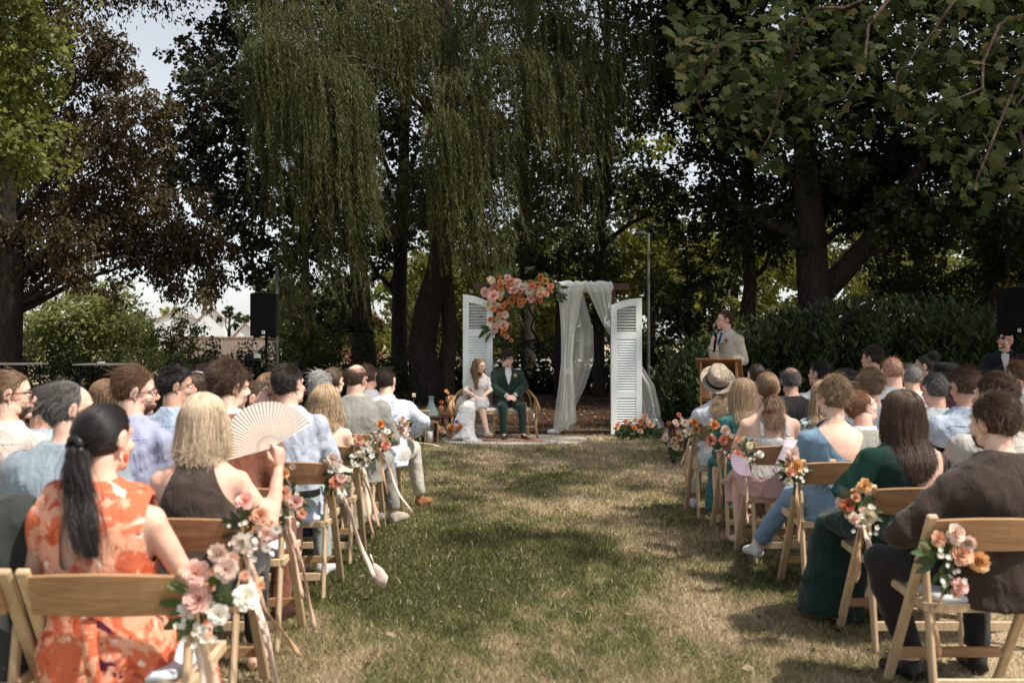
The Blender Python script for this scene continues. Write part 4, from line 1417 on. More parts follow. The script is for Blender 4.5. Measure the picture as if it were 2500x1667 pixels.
HOLES = [(1230, 480, 50), (1290, 300, 45), (1600, 320, 60), (1140, 560, 40), (1380, 560, 40), (1770, 560, 45), (2150, 110, 55), (2060, 560, 40), (1010, 340, 40)]
G1 = 'trees in the dark belt behind the arch'


def belt_tree(label, xt, Y, tr, box, n, leaf, per, seed, r=0.26, ln=0.14, rm=(60, 110), bark='dark', limbs=9, extra=()):
    return tree('woodland_tree', label, ground_pt(tr[0][0], Y), tpath(tr, Y, 1), [r * 1.25] + [r * (1 - 0.8 * i / len(tr)) for i in range(len(tr))],
                rnd_clumps(*box, n, *rm, Y, seed, 1.6, HOLES) + list(extra), LM[leaf], per, ln, 0.7, bark, seed, 0.35, limbs, 0.08, G1)


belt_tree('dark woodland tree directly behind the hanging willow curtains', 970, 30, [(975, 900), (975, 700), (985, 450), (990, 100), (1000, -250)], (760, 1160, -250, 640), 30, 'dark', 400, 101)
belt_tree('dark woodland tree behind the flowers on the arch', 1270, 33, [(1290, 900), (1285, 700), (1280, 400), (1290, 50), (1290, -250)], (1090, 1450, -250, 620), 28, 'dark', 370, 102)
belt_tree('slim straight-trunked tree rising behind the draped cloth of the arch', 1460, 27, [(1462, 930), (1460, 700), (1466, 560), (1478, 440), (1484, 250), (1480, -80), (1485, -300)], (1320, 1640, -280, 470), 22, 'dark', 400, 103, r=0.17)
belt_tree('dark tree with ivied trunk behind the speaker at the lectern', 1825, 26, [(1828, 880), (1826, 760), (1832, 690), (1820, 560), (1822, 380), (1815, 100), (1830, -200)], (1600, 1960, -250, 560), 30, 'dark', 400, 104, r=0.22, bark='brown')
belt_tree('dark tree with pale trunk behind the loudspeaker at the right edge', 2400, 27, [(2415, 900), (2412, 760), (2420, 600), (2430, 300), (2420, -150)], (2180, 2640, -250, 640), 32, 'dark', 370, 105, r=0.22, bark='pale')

# the big forked tree on the right
Yf = 23
tf = tpath([(1992, 900), (1995, 760), (1985, 690), (1978, 560), (1970, 450), (1960, 300), (1975, 80), (1990, -200), (1990, -450)], Yf, 1)
cf = rnd_clumps(1650, 2520, -300, 600, 66, 60, 115, Yf, 111, 2.4, HOLES) + [(Vector((9, 22, 13.5)), (3, 3, 2)), (Vector((6, 23, 14.5)), (3, 3, 2)), (Vector((3.5, 22, 13)), (2.5, 2.5, 2))]  # the last clumps are unseen treetop above the picture, added for shade
bt = tree('forked_tree', 'massive dark tree with forking trunk above the laurel hedge', ground_pt(1992, Yf), tf, [0.56, 0.44, 0.40, 0.37, 0.34, 0.28, 0.22, 0.15, 0.09, 0.05], cf, LM['dark'], 520, 0.15, 0.7, 'dark', 112, 0.4, 10, 0.09)
bb = ground_pt(1992, Yf)
for pts, rr in (([(2000, 720), (2060, 660), (2120, 590), (2180, 500), (2250, 400), (2300, 250)], [0.30, 0.26, 0.22, 0.18, 0.12, 0.06]), ([(1978, 620), (1950, 580), (1915, 555), (1880, 550), (1840, 520)], [0.24, 0.19, 0.15, 0.12, 0.05])):
    m = MB(); m.tube([px(x, y, Yf) - bb for x, y in pts], rr, 10); m.build('branch', BARK['dark'], bt, True)

# unseen trees added outside the picture on the right to keep the belt in shade
for i_, (bx0, by0) in enumerate(((15.5, 21.0), (17.0, 27.0), (13.5, 15.5))):
    rr_ = random.Random(400 + i_)
    cc_ = [(Vector((bx0 + rr_.uniform(-2.6, 2.6), by0 + rr_.uniform(-2.8, 2.8), rr_.uniform(3.2, 14.5))), (rr_.uniform(1.1, 1.7),) * 3) for _ in range(34)]
    cc_ = [q for q in cc_ if q[0].x - 1.9 > 0.52 * q[0].y or q[0].z > 5]
    tree('woodland_tree', ['dense tree just beyond the right edge, level with the laurel hedge', 'dense tree beyond the right edge, farthest back', 'dense tree beyond the right edge, nearest the guests'][i_], (bx0, by0, 0),
         [Vector((bx0, by0, -.1)), Vector((bx0, by0, 4)), Vector((bx0 + .2, by0, 9)), Vector((bx0, by0, 14))], [0.32, 0.25, 0.16, 0.05], cc_, LM['dark'], 80, 0.2, 0.75, 'dark', 410 + i_, 0.3, 8, 0.08, G1)

# sunlit foliage seen through the gaps
G2 = 'sunlit trees beyond the dark belt'


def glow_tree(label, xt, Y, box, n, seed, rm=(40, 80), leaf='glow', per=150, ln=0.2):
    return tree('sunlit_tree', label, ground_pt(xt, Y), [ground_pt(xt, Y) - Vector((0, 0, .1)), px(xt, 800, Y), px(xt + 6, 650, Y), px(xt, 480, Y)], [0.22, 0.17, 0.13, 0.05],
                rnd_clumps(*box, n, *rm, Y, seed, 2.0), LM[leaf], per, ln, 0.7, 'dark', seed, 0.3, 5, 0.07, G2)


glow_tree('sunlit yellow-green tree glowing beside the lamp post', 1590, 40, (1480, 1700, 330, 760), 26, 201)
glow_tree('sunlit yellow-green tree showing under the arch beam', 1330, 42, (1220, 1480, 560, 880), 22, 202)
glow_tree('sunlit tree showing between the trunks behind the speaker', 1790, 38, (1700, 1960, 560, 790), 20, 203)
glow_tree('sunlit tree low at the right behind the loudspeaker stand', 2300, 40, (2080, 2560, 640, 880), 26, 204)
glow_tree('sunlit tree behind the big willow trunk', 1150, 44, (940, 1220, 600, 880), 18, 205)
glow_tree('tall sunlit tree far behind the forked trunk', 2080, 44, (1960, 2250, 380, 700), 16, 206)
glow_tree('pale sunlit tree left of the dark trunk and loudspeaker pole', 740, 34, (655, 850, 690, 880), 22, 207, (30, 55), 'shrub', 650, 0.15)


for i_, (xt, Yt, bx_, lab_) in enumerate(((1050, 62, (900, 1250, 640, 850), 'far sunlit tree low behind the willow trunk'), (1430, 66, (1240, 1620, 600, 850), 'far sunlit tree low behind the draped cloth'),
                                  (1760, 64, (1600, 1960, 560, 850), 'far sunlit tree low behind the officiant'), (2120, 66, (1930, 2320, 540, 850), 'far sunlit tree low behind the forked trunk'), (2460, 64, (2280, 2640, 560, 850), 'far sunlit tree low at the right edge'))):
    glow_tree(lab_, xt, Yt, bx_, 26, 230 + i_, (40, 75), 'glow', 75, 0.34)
tree('distant_tree', 'small round distant tree right of the white houses', ground_pt(560, 210), [ground_pt(560, 210), px(560, 800, 210), px(560, 770, 210)], [.4, .3, .1], cl([(552, 765, 16), (572, 762, 18), (562, 785, 18), (585, 775, 16), (600, 790, 14)], 205, 5, 2), LM['dark'], 14, 0.8, 0.8, 'dark', 240, 0.2, 3, 0.2)
tree('distant_tree', 'distant olive tree rising behind the middle white house', ground_pt(420, 260), [ground_pt(420, 260), px(420, 790, 260), px(420, 765, 260)], [.4, .3, .1], cl([(400, 758, 12), (418, 752, 12), (436, 755, 11), (408, 772, 14)], 258, 6, 2), LM['shrub'], 14, 0.8, 0.8, 'dark', 241, 0.2, 3, 0.2)

# ------------------------------------------------------------------ shrubs and hedges
def shrub(name, label, Y, lst, leaf, per, ln, asp, seed, cat='shrub', stems=4, group=None):
    c = cl(lst, Y, seed, 0.5, 0.9)
    mx = sum(q[0].x for q in c) / len(c); base = Vector((mx, Y, 0))
    root = empty(name, base); tag(root, label, cat, group)
    r = random.Random(seed)
    for i in range(stems):
        q = c[i % len(c)][0]
        m = MB(); m.tube([p - base for p in wiggle(Vector((mx + r.uniform(-.2, .2), Y, -0.05)), q, 5, 0.08, 0, seed + i)], [0.035, 0.03, 0.025, 0.02, 0.014, 0.006], 6); m.build('stem', BARK['brown'], root, True)
    V, Fq = clump_leaves(c, per, ln, asp, seed, 0.2, 0.35)
    V = V - np.array(base); V[:, 2] = np.abs(V[:, 2])
    link('foliage', np_mesh('foliage', V, Fq, False), root, LM[leaf])
    return root


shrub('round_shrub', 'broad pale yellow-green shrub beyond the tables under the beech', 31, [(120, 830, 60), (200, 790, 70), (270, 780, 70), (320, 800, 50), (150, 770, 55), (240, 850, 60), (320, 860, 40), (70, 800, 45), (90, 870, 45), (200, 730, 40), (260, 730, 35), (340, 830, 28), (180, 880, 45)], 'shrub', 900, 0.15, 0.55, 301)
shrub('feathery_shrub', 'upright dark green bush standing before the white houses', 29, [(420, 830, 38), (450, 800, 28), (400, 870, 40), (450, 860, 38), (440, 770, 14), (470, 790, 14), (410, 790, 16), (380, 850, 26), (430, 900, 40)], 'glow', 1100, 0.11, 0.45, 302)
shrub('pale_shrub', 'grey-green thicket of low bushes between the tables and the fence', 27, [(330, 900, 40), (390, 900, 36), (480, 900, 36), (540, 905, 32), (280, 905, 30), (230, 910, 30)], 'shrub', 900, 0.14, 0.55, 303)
shrub('clipped_hedge', 'dark clipped hedge running behind the left loudspeaker stand', 25, [(x, 885 + (x % 7) * 2, 42) for x in range(515, 1000, 34)] + [(x, 925, 45) for x in range(515, 1000, 45)], 'dark', 800, 0.09, 0.6, 304, 'hedge', 6)
shrub('low_hedge', 'dark low hedge behind the high tables at the left', 24, [(x, 900, 34) for x in range(-30, 300, 36)] + [(x, 935, 40) for x in range(-30, 520, 45)], 'dark', 650, 0.09, 0.6, 305, 'hedge', 5)
shrub('undergrowth_bush', 'shadowy undergrowth behind the rattan bench and shutter', 29, [(x, 905 + (x * 7 % 5) * 8, 46) for x in range(1090, 1560, 36)] + [(x, 950, 38) for x in range(1090, 1640, 44)] + [(x, 850, 36) for x in (1150, 1260, 1330, 1400, 1530)], 'dark', 420, 0.13, 0.6, 306, 'bush', 6)
shrub('far_bush', 'leafy thicket behind the officiant filling the gap under the trees', 27, [(x, 830 + (x * 3 % 7) * 7, 60) for x in range(1560, 2520, 70)] + [(x, 900, 60) for x in range(1560, 2520, 80)] + [(x, 770, 40) for x in (1640, 1900, 2060, 2150, 2250, 2350)], 'dark', 330, 0.14, 0.6, 307, 'bush', 6)


for i_, (lab_, xt_, bx_, n_) in enumerate((('dark understorey tree low behind the laurel hedge', 2250, (2080, 2460, 590, 770), 22), ('dark understorey tree between lamp post and officiant', 1680, (1600, 1740, 520, 770), 13), ('dark understorey tree behind the hanging cloth', 1360, (1240, 1480, 600, 760), 12))):
    tree('understorey_tree', lab_, ground_pt(xt_, 26.5), [ground_pt(xt_, 26.5) - Vector((0, 0, .1)), px(xt_, 820, 26.5), px(xt_ + 8, 640, 26.5)], [0.10, 0.08, 0.03], rnd_clumps(*bx_, n_, 34, 58, 26.5, 260 + i_, 1.2), LM['dark'], 420, 0.13, 0.6, 'dark', 270 + i_, 0.3, 5, 0.04, G1)


def build_laurel():
    """cherry laurel hedge: long leaves on upright shoots; the largest leaves are objects of their own"""
    root = empty('laurel_hedge', (5.6, 18.4, 0)); tag(root, 'tall cherry laurel hedge with long glossy leaves behind the lectern', 'hedge')
    base = np.array((5.6, 18.4, 0)); r = np.random.default_rng(31)
    def top(x):   # outline of the hedge from the photograph
        return np.interp(x, [2.7, 3.1, 3.6, 4.2, 5.0, 5.8, 6.6, 7.4, 8.2, 9.0, 9.8], [0.8, 1.3, 1.5, 1.7, 1.95, 2.15, 2.2, 2.2, 2.1, 1.75, 1.4])
    ns = 1500
    X = 2.75 + 7.0 * r.random(ns); Yd = 17.6 + 1.8 * r.random(ns)
    H = top(X) * (0.75 + 0.3 * r.random(ns)) * np.where(r.random(ns) < 0.35, 0.55, 1.0)
    P = []; D = []; SZ = []
    for i in range(ns):
        n = int(9 + H[i] * 9); t = np.linspace(0.12, 1, n)
        a = r.uniform(0, 2 * PI); ln = r.normal() * 0.18
        p = np.stack([X[i] + ln * t * H[i] * math.cos(a), Yd[i] + ln * t * H[i] * math.sin(a) - 0.15 * t, t * H[i]], 1)
        b = np.arange(n) * 2.4 + a
        d = np.stack([np.cos(b) * 0.8, np.sin(b) * 0.8, 0.15 + 0.9 * t + 0.3 * r.normal(size=n)], 1)
        P.append(p); D.append(d)
    P = np.concatenate(P); D = np.concatenate(D); D /= np.linalg.norm(D, axis=1, keepdims=True); n = len(P)
    U = r.normal(size=(n, 3)) * 0.4 + np.array((0, -0.3, 1.0)); U -= D * (U * D).sum(1, keepdims=True); U /= np.linalg.norm(U, axis=1, keepdims=True)
    L = 0.13 + 0.08 * r.random(n)
    front = np.where((P[:, 1] < 17.95) & (P[:, 2] > 0.5))[0]
    sel = r.choice(front, 260, replace=False); mask = np.ones(n, bool); mask[sel] = False
    V, Fq = leaf_quads(P[mask], D[mask], U[mask], L[mask], L[mask] * 0.16, 0.06)
    fo = link('foliage', np_mesh('foliage', V - base, Fq, False), root, LM['laurel']); fo['kind'] = 'stuff'
    # one leaf mesh shared by the single leaves
    prof = [(0, 0.012), (0.2, 0.11), (0.5, 0.165), (0.8, 0.10), (1.0, 0.004)]
    VV = []; FF = []
    for j, (t, w) in enumerate(prof):
        VV += [(-w, t, 0.05 * math.sin(PI * t) + 0.03), (0, t, 0.05 * math.sin(PI * t)), (w, t, 0.05 * math.sin(PI * t) + 0.03)]
        if j:
            o = (j - 1) * 3
            FF += [(o, o + 1, o + 4, o + 3), (o + 1, o + 2, o + 5, o + 4)]
    me = np_mesh('laurel_leaf', VV, FF); me.materials.append(leafmat('leaf_laurel_single', [(0.030, 0.050, 0.014), (0.050, 0.075, 0.020), (0.075, 0.10, 0.028)], 0.2, rough=0.45, island=False, spec=0.35))
    for i in sel:
        d = Vector(D[i]); u = Vector(U[i]); s = d.cross(u)
        o = link('leaf', me, root)
        M = Matrix((s, d, u)).transposed().to_4x4(); 
        o.matrix_local = Matrix.Translation(Vector(P[i] - base)) @ M @ Matrix.Scale(L[i] * 1.15, 4)


build_laurel()


# ------------------------------------------------------------------ plane tree leaning in from the right, big palmate leaves
def plane_leaf_mesh():
    pts = [(0, 0), (0.10, -0.05), (0.22, 0.02), (0.40, 0.02), (0.52, 0.14), (0.38, 0.26), (0.52, 0.42), (0.56, 0.62), (0.36, 0.56), (0.24, 0.62), (0.18, 0.80), (0.0, 1.0)]
    pts = pts + [(-x, y) for x, y in reversed(pts[1:-1])]
    V = [(0, 0.36, 0.06)] + [(x, y, -0.10 * abs(x) ** 1.3 + 0.05 * math.sin(y * 3)) for x, y in pts]
    n = len(pts)
    return np_mesh('plane_leaf', V, [(0, 1 + i, 1 + (i + 1) % n) for i in range(n)], False)


def build_plane():
    base = Vector((8.2, 11.0, 0)); root = empty('plane_tree', base)
    tag(root, 'plane tree leaning in at the top right with big lobed leaves', 'tree')
    trunk = [base + Vector(p) for p in ((0, 0, -.1), (0, 0, 1.5), (-0.2, 0.1, 3.5), (-0.6, 0, 5.5), (-0.9, 0, 8), (-1.1, 0, 10.5))]
    m = MB(); m.tube([p - base for p in trunk], [0.42, 0.34, 0.30, 0.25, 0.17, 0.07], 14); m.build('trunk', BARK['pale'], root, True)
    me = plane_leaf_mesh(); me.materials.append(LM['plane'])
    r = random.Random(77)
    # boughs seen against the dark wood: pixel polylines with depth
    B = [[(2700, -120, 9.5), (2560, 10, 9.0), (2440, 60, 8.6), (2400, 150, 8.3), (2398, 215, 8.1), (2340, 240, 8.0), (2290, 250, 7.9)],
         [(2560, 10, 9.0), (2490, 180, 8.6), (2440, 300, 8.4), (2400, 400, 8.3), (2370, 470, 8.2)],
         [(2700, -200, 10), (2400, -120, 9.5), (2200, -40, 9.2), (2060, 20, 9.0), (1990, 20, 8.8), (1950, 70, 8.8), (1880, 100, 8.7), (1760, 105, 8.6), (1690, 95, 8.6)],
         [(2200, -40, 9.2), (2120, 60, 9.0), (2110, 160, 8.8), (2060, 240, 8.7), (1990, 260, 8.7)],
         [(1950, 70, 8.8), (1930, 150, 9.0), (1900, 250, 9.2), (1880, 330, 9.2), (1840, 400, 9.2)],
         [(2700, -60, 9.6), (2560, 150, 9.0), (2480, 260, 8.6), (2500, 380, 8.4), (2470, 480, 8.4)],
         [(1760, 105, 8.6), (1720, 160, 8.7), (1700, 240, 9.0), (1740, 320, 9.2)],
         [(2400, -120, 9.5), (2330, 0, 9.2), (2270, 90, 9.0), (2190, 180, 8.9), (2180, 260, 8.9)]]
    spots = []
    for i, b in enumerate(B):
        P = [px(*q) for q in b]
        mm = MB(); k = len(P); mm.tube([p - base for p in P], [0.017 * (1 - 0.8 * j / (k - 1)) + 0.003 for j in range(k)], 6); mm.build('branch', BARK['brown'], root, True)
        for j in range(1, k):
            L = (P[j] - P[j - 1]).length
            for q in range(max(2, int(L / 0.10))):
                spots.append(P[j - 1].lerp(P[j], r.random()))
    for _ in range(120):
        x, y = r.uniform(1640, 2500), r.uniform(-20, 430)
        if y > 430 - (2500 - x) * 0.02 - 150 * (x < 2200): continue
        spots.append(px(x, y, r.uniform(8.3, 9.6)))
    r.shuffle(spots)
    # each leaf hangs from its twig
    for s in spots[:290]:
        o = link('leaf', me, root)
        p = s + Vector((r.uniform(-.16, .16), r.uniform(-.2, .2), r.uniform(-.16, .06)))
        d = Vector((r.uniform(-.8, .8), r.uniform(-.8, .4), r.uniform(-1.1, .1))).normalized()
        u = Vector((r.uniform(-.5, .5), r.uniform(-1, .2), r.uniform(.1, 1))); u = (u - d * u.dot(d)).normalized(); x = d.cross(u)
        o.matrix_local = Matrix.Translation(p - base) @ Matrix((x, d, u)).transposed().to_4x4() @ Matrix.Scale(r.uniform(0.075, 0.13), 4)
    # the smaller leaves further back, too many to pick out
    lv = np.empty(len(me.vertices) * 3); me.vertices.foreach_get('co', lv); lv = lv.reshape(-1, 3); lf = np.array([tuple(p.vertices) for p in me.polygons]); AV = []; AF = []; off = 0
    for _ in range(1500):
        x, y = r.uniform(1630, 2520), r.uniform(-60, 520)
        lim = np.interp(x, [1630, 1700, 1800, 1900, 2000, 2200, 2350, 2520], [180, 330, 420, 420, 330, 330, 480, 560])
        if y > lim * r.uniform(.75, 1.05): continue
        s = px(x, y, r.uniform(9.2, 12.5))
        d = Vector((r.uniform(-.8, .8), r.uniform(-.8, .4), r.uniform(-1.1, .1))).normalized(); u = Vector((r.uniform(-.5, .5), r.uniform(-1, .2), r.uniform(.1, 1))); u = (u - d * u.dot(d)).normalized(); x_ = d.cross(u)
        M = np.array((x_, d, u)).T * r.uniform(.09, .15); AV.append(lv @ M.T + np.array(s - base)); AF.append(lf + off); off += len(lv)
    fo = link('foliage', np_mesh('foliage', np.concatenate(AV), np.concatenate(AF), False), root, LM['plane_far']); fo['kind'] = 'stuff'
    # unseen upper crown above the picture, spread to shade the aisle and guests
    cc = []
    for _ in range(66):
        y = r.uniform(4.4, 16.0)
        cc.append((Vector((r.uniform(5.6 if y < 10 else 4.4, 13), y, r.uniform(5.6, 12))), (r.uniform(.8, 1.35) if y > 10 else r.uniform(.5, .8),) * 3))
    cc = [q for q in cc if q[0].z - q[1][2] * 1.35 > 1.5 + 833 / F * (q[0].y) + 0.35 or q[0].x - q[1][0] * 1.4 > 0.515 * q[0].y + 0.3]
    V, Fq = clump_leaves(cc, 75, 0.21, 0.9, 78, 0.3, 0.35)
    link('crown', np_mesh('crown', V - np.array(base), Fq, False), root, LM['plane_far'])
    for q in cc[::4]:
        mm = MB(); mm.tube([p - base for p in wiggle(trunk[4], q[0], 5, 0.2, 0.1, int(q[0].x * 100))], [0.08, 0.065, 0.05, 0.04, 0.03, 0.012], 6); mm.build('branch', BARK['pale'], root, True)


build_plane()

# ------------------------------------------------------------------ far buildings and fences
M_WHITE = matte('white_render', (0.74, 0.76, 0.78), (0.68, 0.70, 0.72), scale=0.6, rough=0.9)
M_TILE = matte('clay_tile', (0.42, 0.27, 0.21), (0.30, 0.19, 0.15), scale=3, rough=0.9)
M_WIN = matte('dark_window', (0.03, 0.035, 0.04), (0.02, 0.02, 0.025), rough=0.15, spec=0.5)
M_BRICK = matte('red_brick', (0.30, 0.12, 0.08), (0.18, 0.07, 0.05), scale=6, rough=0.9, bump=0.5, bscale=20)


def gable_house(label, x0, xa, x1, yeave, yapex, Y, deep, wins=(), group=None, wall=None, side=0):
    """gable end facing the camera, px extents"""
    a, b, c = px(x0, yeave, Y), px(xa, yapex, Y), px(x1, yeave, Y)
    root = empty('house', (b.x, Y, 0)); tag(root, label, 'house', group)
    side = b.x / Y * deep + side * 0.25
    pr = [Vector((a.x, 0, 0)), Vector((c.x, 0, 0)), Vector((c.x, 0, c.z)), Vector((b.x, 0, b.z)), Vector((a.x, 0, a.z))]
    V = [p - Vector((b.x, 0, 0)) for p in pr] + [p - Vector((b.x, 0, 0)) + Vector((side, deep, 0)) for p in pr]
    m = MB(); m.add(V, [(0, 1, 2, 3, 4), (9, 8, 7, 6, 5), (0, 5, 6, 1), (1, 6, 7, 2), (0, 4, 9, 5)]); m.build('wall', wall or M_WHITE, root)
    roof = empty('roof'); roof.parent = root
    for i, j in ((4, 3), (3, 2)):
        p, q = V[i], V[j]; d = (p - q if p.z < q.z else q - p) * 0.08
        lo, hi = (p + d, q) if p.z < q.z else (q + d, p)
        n = Vector((0, 0, 0.28)); f = Vector((0, -0.5, 0)); bk = Vector((side, deep, 0))
        m = MB(); m.add([lo + f + n * .15, hi + f + n * .15, hi + bk + n * .15, lo + bk + n * .15, lo + f + n * 1.15, hi + f + n * 1.15, hi + bk + n * 1.15, lo + bk + n * 1.15],
                        [(0, 1, 2, 3), (4, 7, 6, 5), (0, 4, 5, 1), (1, 5, 6, 2), (2, 6, 7, 3), (3, 7, 4, 0)]); m.build('roof_slope', M_TILE, roof)
    for wx, wy, ww, wh in wins:
        p = px(wx, wy, Y); w_, h_ = ww / F * Y, wh / F * Y
        m = MB(); m.box((p.x - b.x, -0.03, p.z), (w_, 0.12, h_)); wd = m.build('window', M_WIN, root)
        m = MB()
        for s in (-1, 1): m.box((p.x - b.x + s * w_ / 2, -0.08, p.z), (0.14, 0.16, h_ + .14))
        m.box((p.x - b.x, -0.10, p.z - h_ / 2), (w_ + 0.5, 0.24, 0.16)); m.build('frame', M_WHITE, wd)
    return root


gable_house('white house with single tall window in its steep gable', 485, 517, 550, 781, 750, 230, 26, [(499, 805, 7, 17)], 'white houses beyond the garden', side=4)
gable_house('white house with low wide gable and dark window, middle of three', 380, 434, 483, 781, 761, 232, 26, [(469, 808, 11, 17), (387, 808, 12, 10)], 'white houses beyond the garden')
gable_house('white house with clay roof, furthest left of three', 290, 342, 378, 783, 758, 234, 26, [], 'white houses beyond the garden')
gable_house('small pale gabled shed half hidden behind the left loudspeaker', 570, 600, 634, 822, 790, 200, 12, [])
gable_house('red brick house glimpsed between trunk and sunlit tree', 826, 880, 935, 790, 735, 75, 12, [(872, 800, 12, 22)], None, M_BRICK)

fr = empty('board_fence', ground_pt(545, 58)); tag(fr, 'weathered grey-brown board fence in front of the white houses', 'fence')
fm_ = matte('fence_boards', (0.36, 0.29, 0.26), (0.26, 0.21, 0.185), scale=2, stretch=(6, 6, 0.5), rough=0.9)
m = MB(); 
for i in range(60):
    m.box((-1.75 + i * 0.105 - 1.3, 0.01 * (i % 2), 0.86), (0.098, 0.03, 1.72 + 0.015 * (i % 3)))
m.build('board', fm_, fr)
m = MB(); m.box((0.1, -0.01, 1.76), (6.4, 0.10, 0.05)); m.build('cap_rail', M_TILE, fr)

# white post fence far behind the bench
ff = empty('white_fence', ground_pt(1250, 37)); tag(ff, 'white rail fence glimpsed through the undergrowth behind the couple', 'fence')
for z in (0.45, 0.62, 0.80):
    m = MB(); m.box((0, 0, z), (9, 0.04, 0.09)); m.build('rail', M_WHITE, ff)
for i in range(7):
    m = MB(); m.box((-4.2 + i * 1.4, 0.05, 0.45), (0.09, 0.06, 0.9)); m.build('post', M_WHITE, ff)

# lamp post and slender pole
M_POLE = matte('grey_green_metal', (0.055, 0.062, 0.055), (0.035, 0.04, 0.036), scale=4, rough=0.6)
lp = empty('lamp_post', ground_pt(1583, 21)); tag(lp, 'slim grey-green lamp post standing behind the white shutter', 'lamp post')
m = MB(); m.tube([(0, 0, -.05), (0, 0, 0.6), (0, 0, 3.78)], [0.040, 0.036, 0.030], 12); m.build('pole', M_POLE, lp, True)
m = MB(); m.rings([(0, 0, 0.0, 0.09, 0.09), (0, 0, 0.10, 0.085, 0.085), (0, 0, 0.13, 0.05, 0.05)], 14); m.build('base', M_POLE, lp, True)
m = MB(); m.tube([(0.0, 0, 3.74), (-0.12, 0, 3.78), (-0.30, 0, 3.76)], [(0.03, 0.02), (0.055, 0.025), (0.03, 0.015)], 10, flat=(0, 1, 0)); m.build('lamp_head', M_POLE, lp, True)
sp_ = empty('slender_pole', ground_pt(676, 20)); tag(sp_, 'thin grey pole standing behind the left loudspeaker', 'pole')
m = MB(); m.tube([(0, 0, -.05), (0, 0, 2.95)], 0.035, 10); m.build('pole', M_POLE, sp_, True)
m = MB(); m.lathe([(0.036, 2.95), (0.03, 2.98), (0.0, 2.99)], n=10); m.build('cap', M_POLE, sp_, True)
# ================================================================== OBJECTS
# ------------------------------------------------------------------ folding chairs
M_RAIL = wood('chair_rail_wood', (0.44, 0.265, 0.145), (0.26, 0.145, 0.072), 'X', 1.0, 0.45)
M_POST = wood('chair_post_wood', (0.62, 0.47, 0.31), (0.45, 0.32, 0.195), 'Z', 1.0, 0.5)
M_PAD = matte('seat_pad', (0.60, 0.66, 0.72), (0.52, 0.58, 0.64), scale=10, rough=0.6, bump=0.2)
CW = 0.243      # half width at the posts


def chair_proto():
    P = []
    # back rail: board bowed to the rear
    m = MB(); g = []
    for j in range(9):
        t = j / 8 * 2 - 1; x = t * (CW - 0.012); y = -0.255 - 0.028 * (1 - t * t)
        up = 0.012 * (1 - t * t)
        g.append([Vector((x, y + 0.050, 0.675)), Vector((x, y + 0.030, 0.735)), Vector((x, y + 0.012, 0.795 + up))])
    m.sheet(g, 0.016, (0, -0.95, -0.3)); P.append(('back_rail', m.mesh('back_rail', False, 0), M_RAIL))
    for s in (-1, 1):
        m = MB(); m.bar((s * CW, -0.262, 0.815), (s * CW, 0.215, 0.0), 0.026, 0.042, (1, 0, 0)); 
        P.append(('front_leg', m.mesh('front_leg', False, 0.006), M_POST))
        m = MB(); m.bar((s * (CW - 0.032), -0.105, 0.615), (s * (CW - 0.032), -0.215, 0.0), 0.024, 0.044, (0, 1, 0.2)); 
        P.append(('rear_leg', m.mesh('rear_leg', False, 0.008), M_POST))
    m = MB(); m.bar((-(CW - 0.03), -0.195, 0.125), (CW - 0.03, -0.195, 0.125), 0.018, 0.045, (0, 0, 1)); P.append(('stretcher', m.mesh('stretcher', False, 0.003), M_POST))
    m = MB(); m.bar((-(CW), 0.13, 0.155), (CW, 0.13, 0.155), 0.018, 0.045, (0, 0, 1)); P.append(('stretcher', m.mesh('stretcher', False, 0.003), M_RAIL))
    m = MB()
    for s in (-1, 1): m.bar((s * (CW - 0.018), -0.165, 0.425), (s * (CW - 0.018), 0.215, 0.445), 0.022, 0.036)
    for y, z in ((-0.160, 0.424), (0.205, 0.445)): m.bar((-(CW - 0.03), y, z), (CW - 0.03, y, z), 0.022, 0.036)
    P.append(('seat_frame', m.mesh('seat_frame', False, 0.003), M_POST))
    m = MB(); m.rings([(0, 0.02, 0.440, 0.190, 0.178, 6), (0, 0.02, 0.455, 0.196, 0.184, 6), (0, 0.02, 0.470, 0.188, 0.176, 6), (0, 0.02, 0.476, 0.150, 0.140, 5)], 28); P.append(('seat', m.mesh('seat', True), M_PAD))
    m = MB()
    for s in (-1, 1): m.tube([(s * (CW + 0.018), -0.118, 0.560), (s * (CW - 0.05), -0.118, 0.560)], 0.006, 8)
    P.append(('pivot_bolt', m.mesh('pivot_bolt', True), matte('steel', (0.4, 0.4, 0.4), rough=0.35, metal=0.9)))
    return P


CHAIR = chair_proto()
for _n0, _me, _mt in CHAIR: _me.materials.append(_mt)


def chair(label, x, yrail, rz=0.0):
    r = empty('folding_chair', (x, yrail + 0.25, 0), rz)
    tag(r, label, 'chair', 'wooden folding chairs for the guests')
    for n, me, _ in CHAIR: link(n, me, r)
    return r


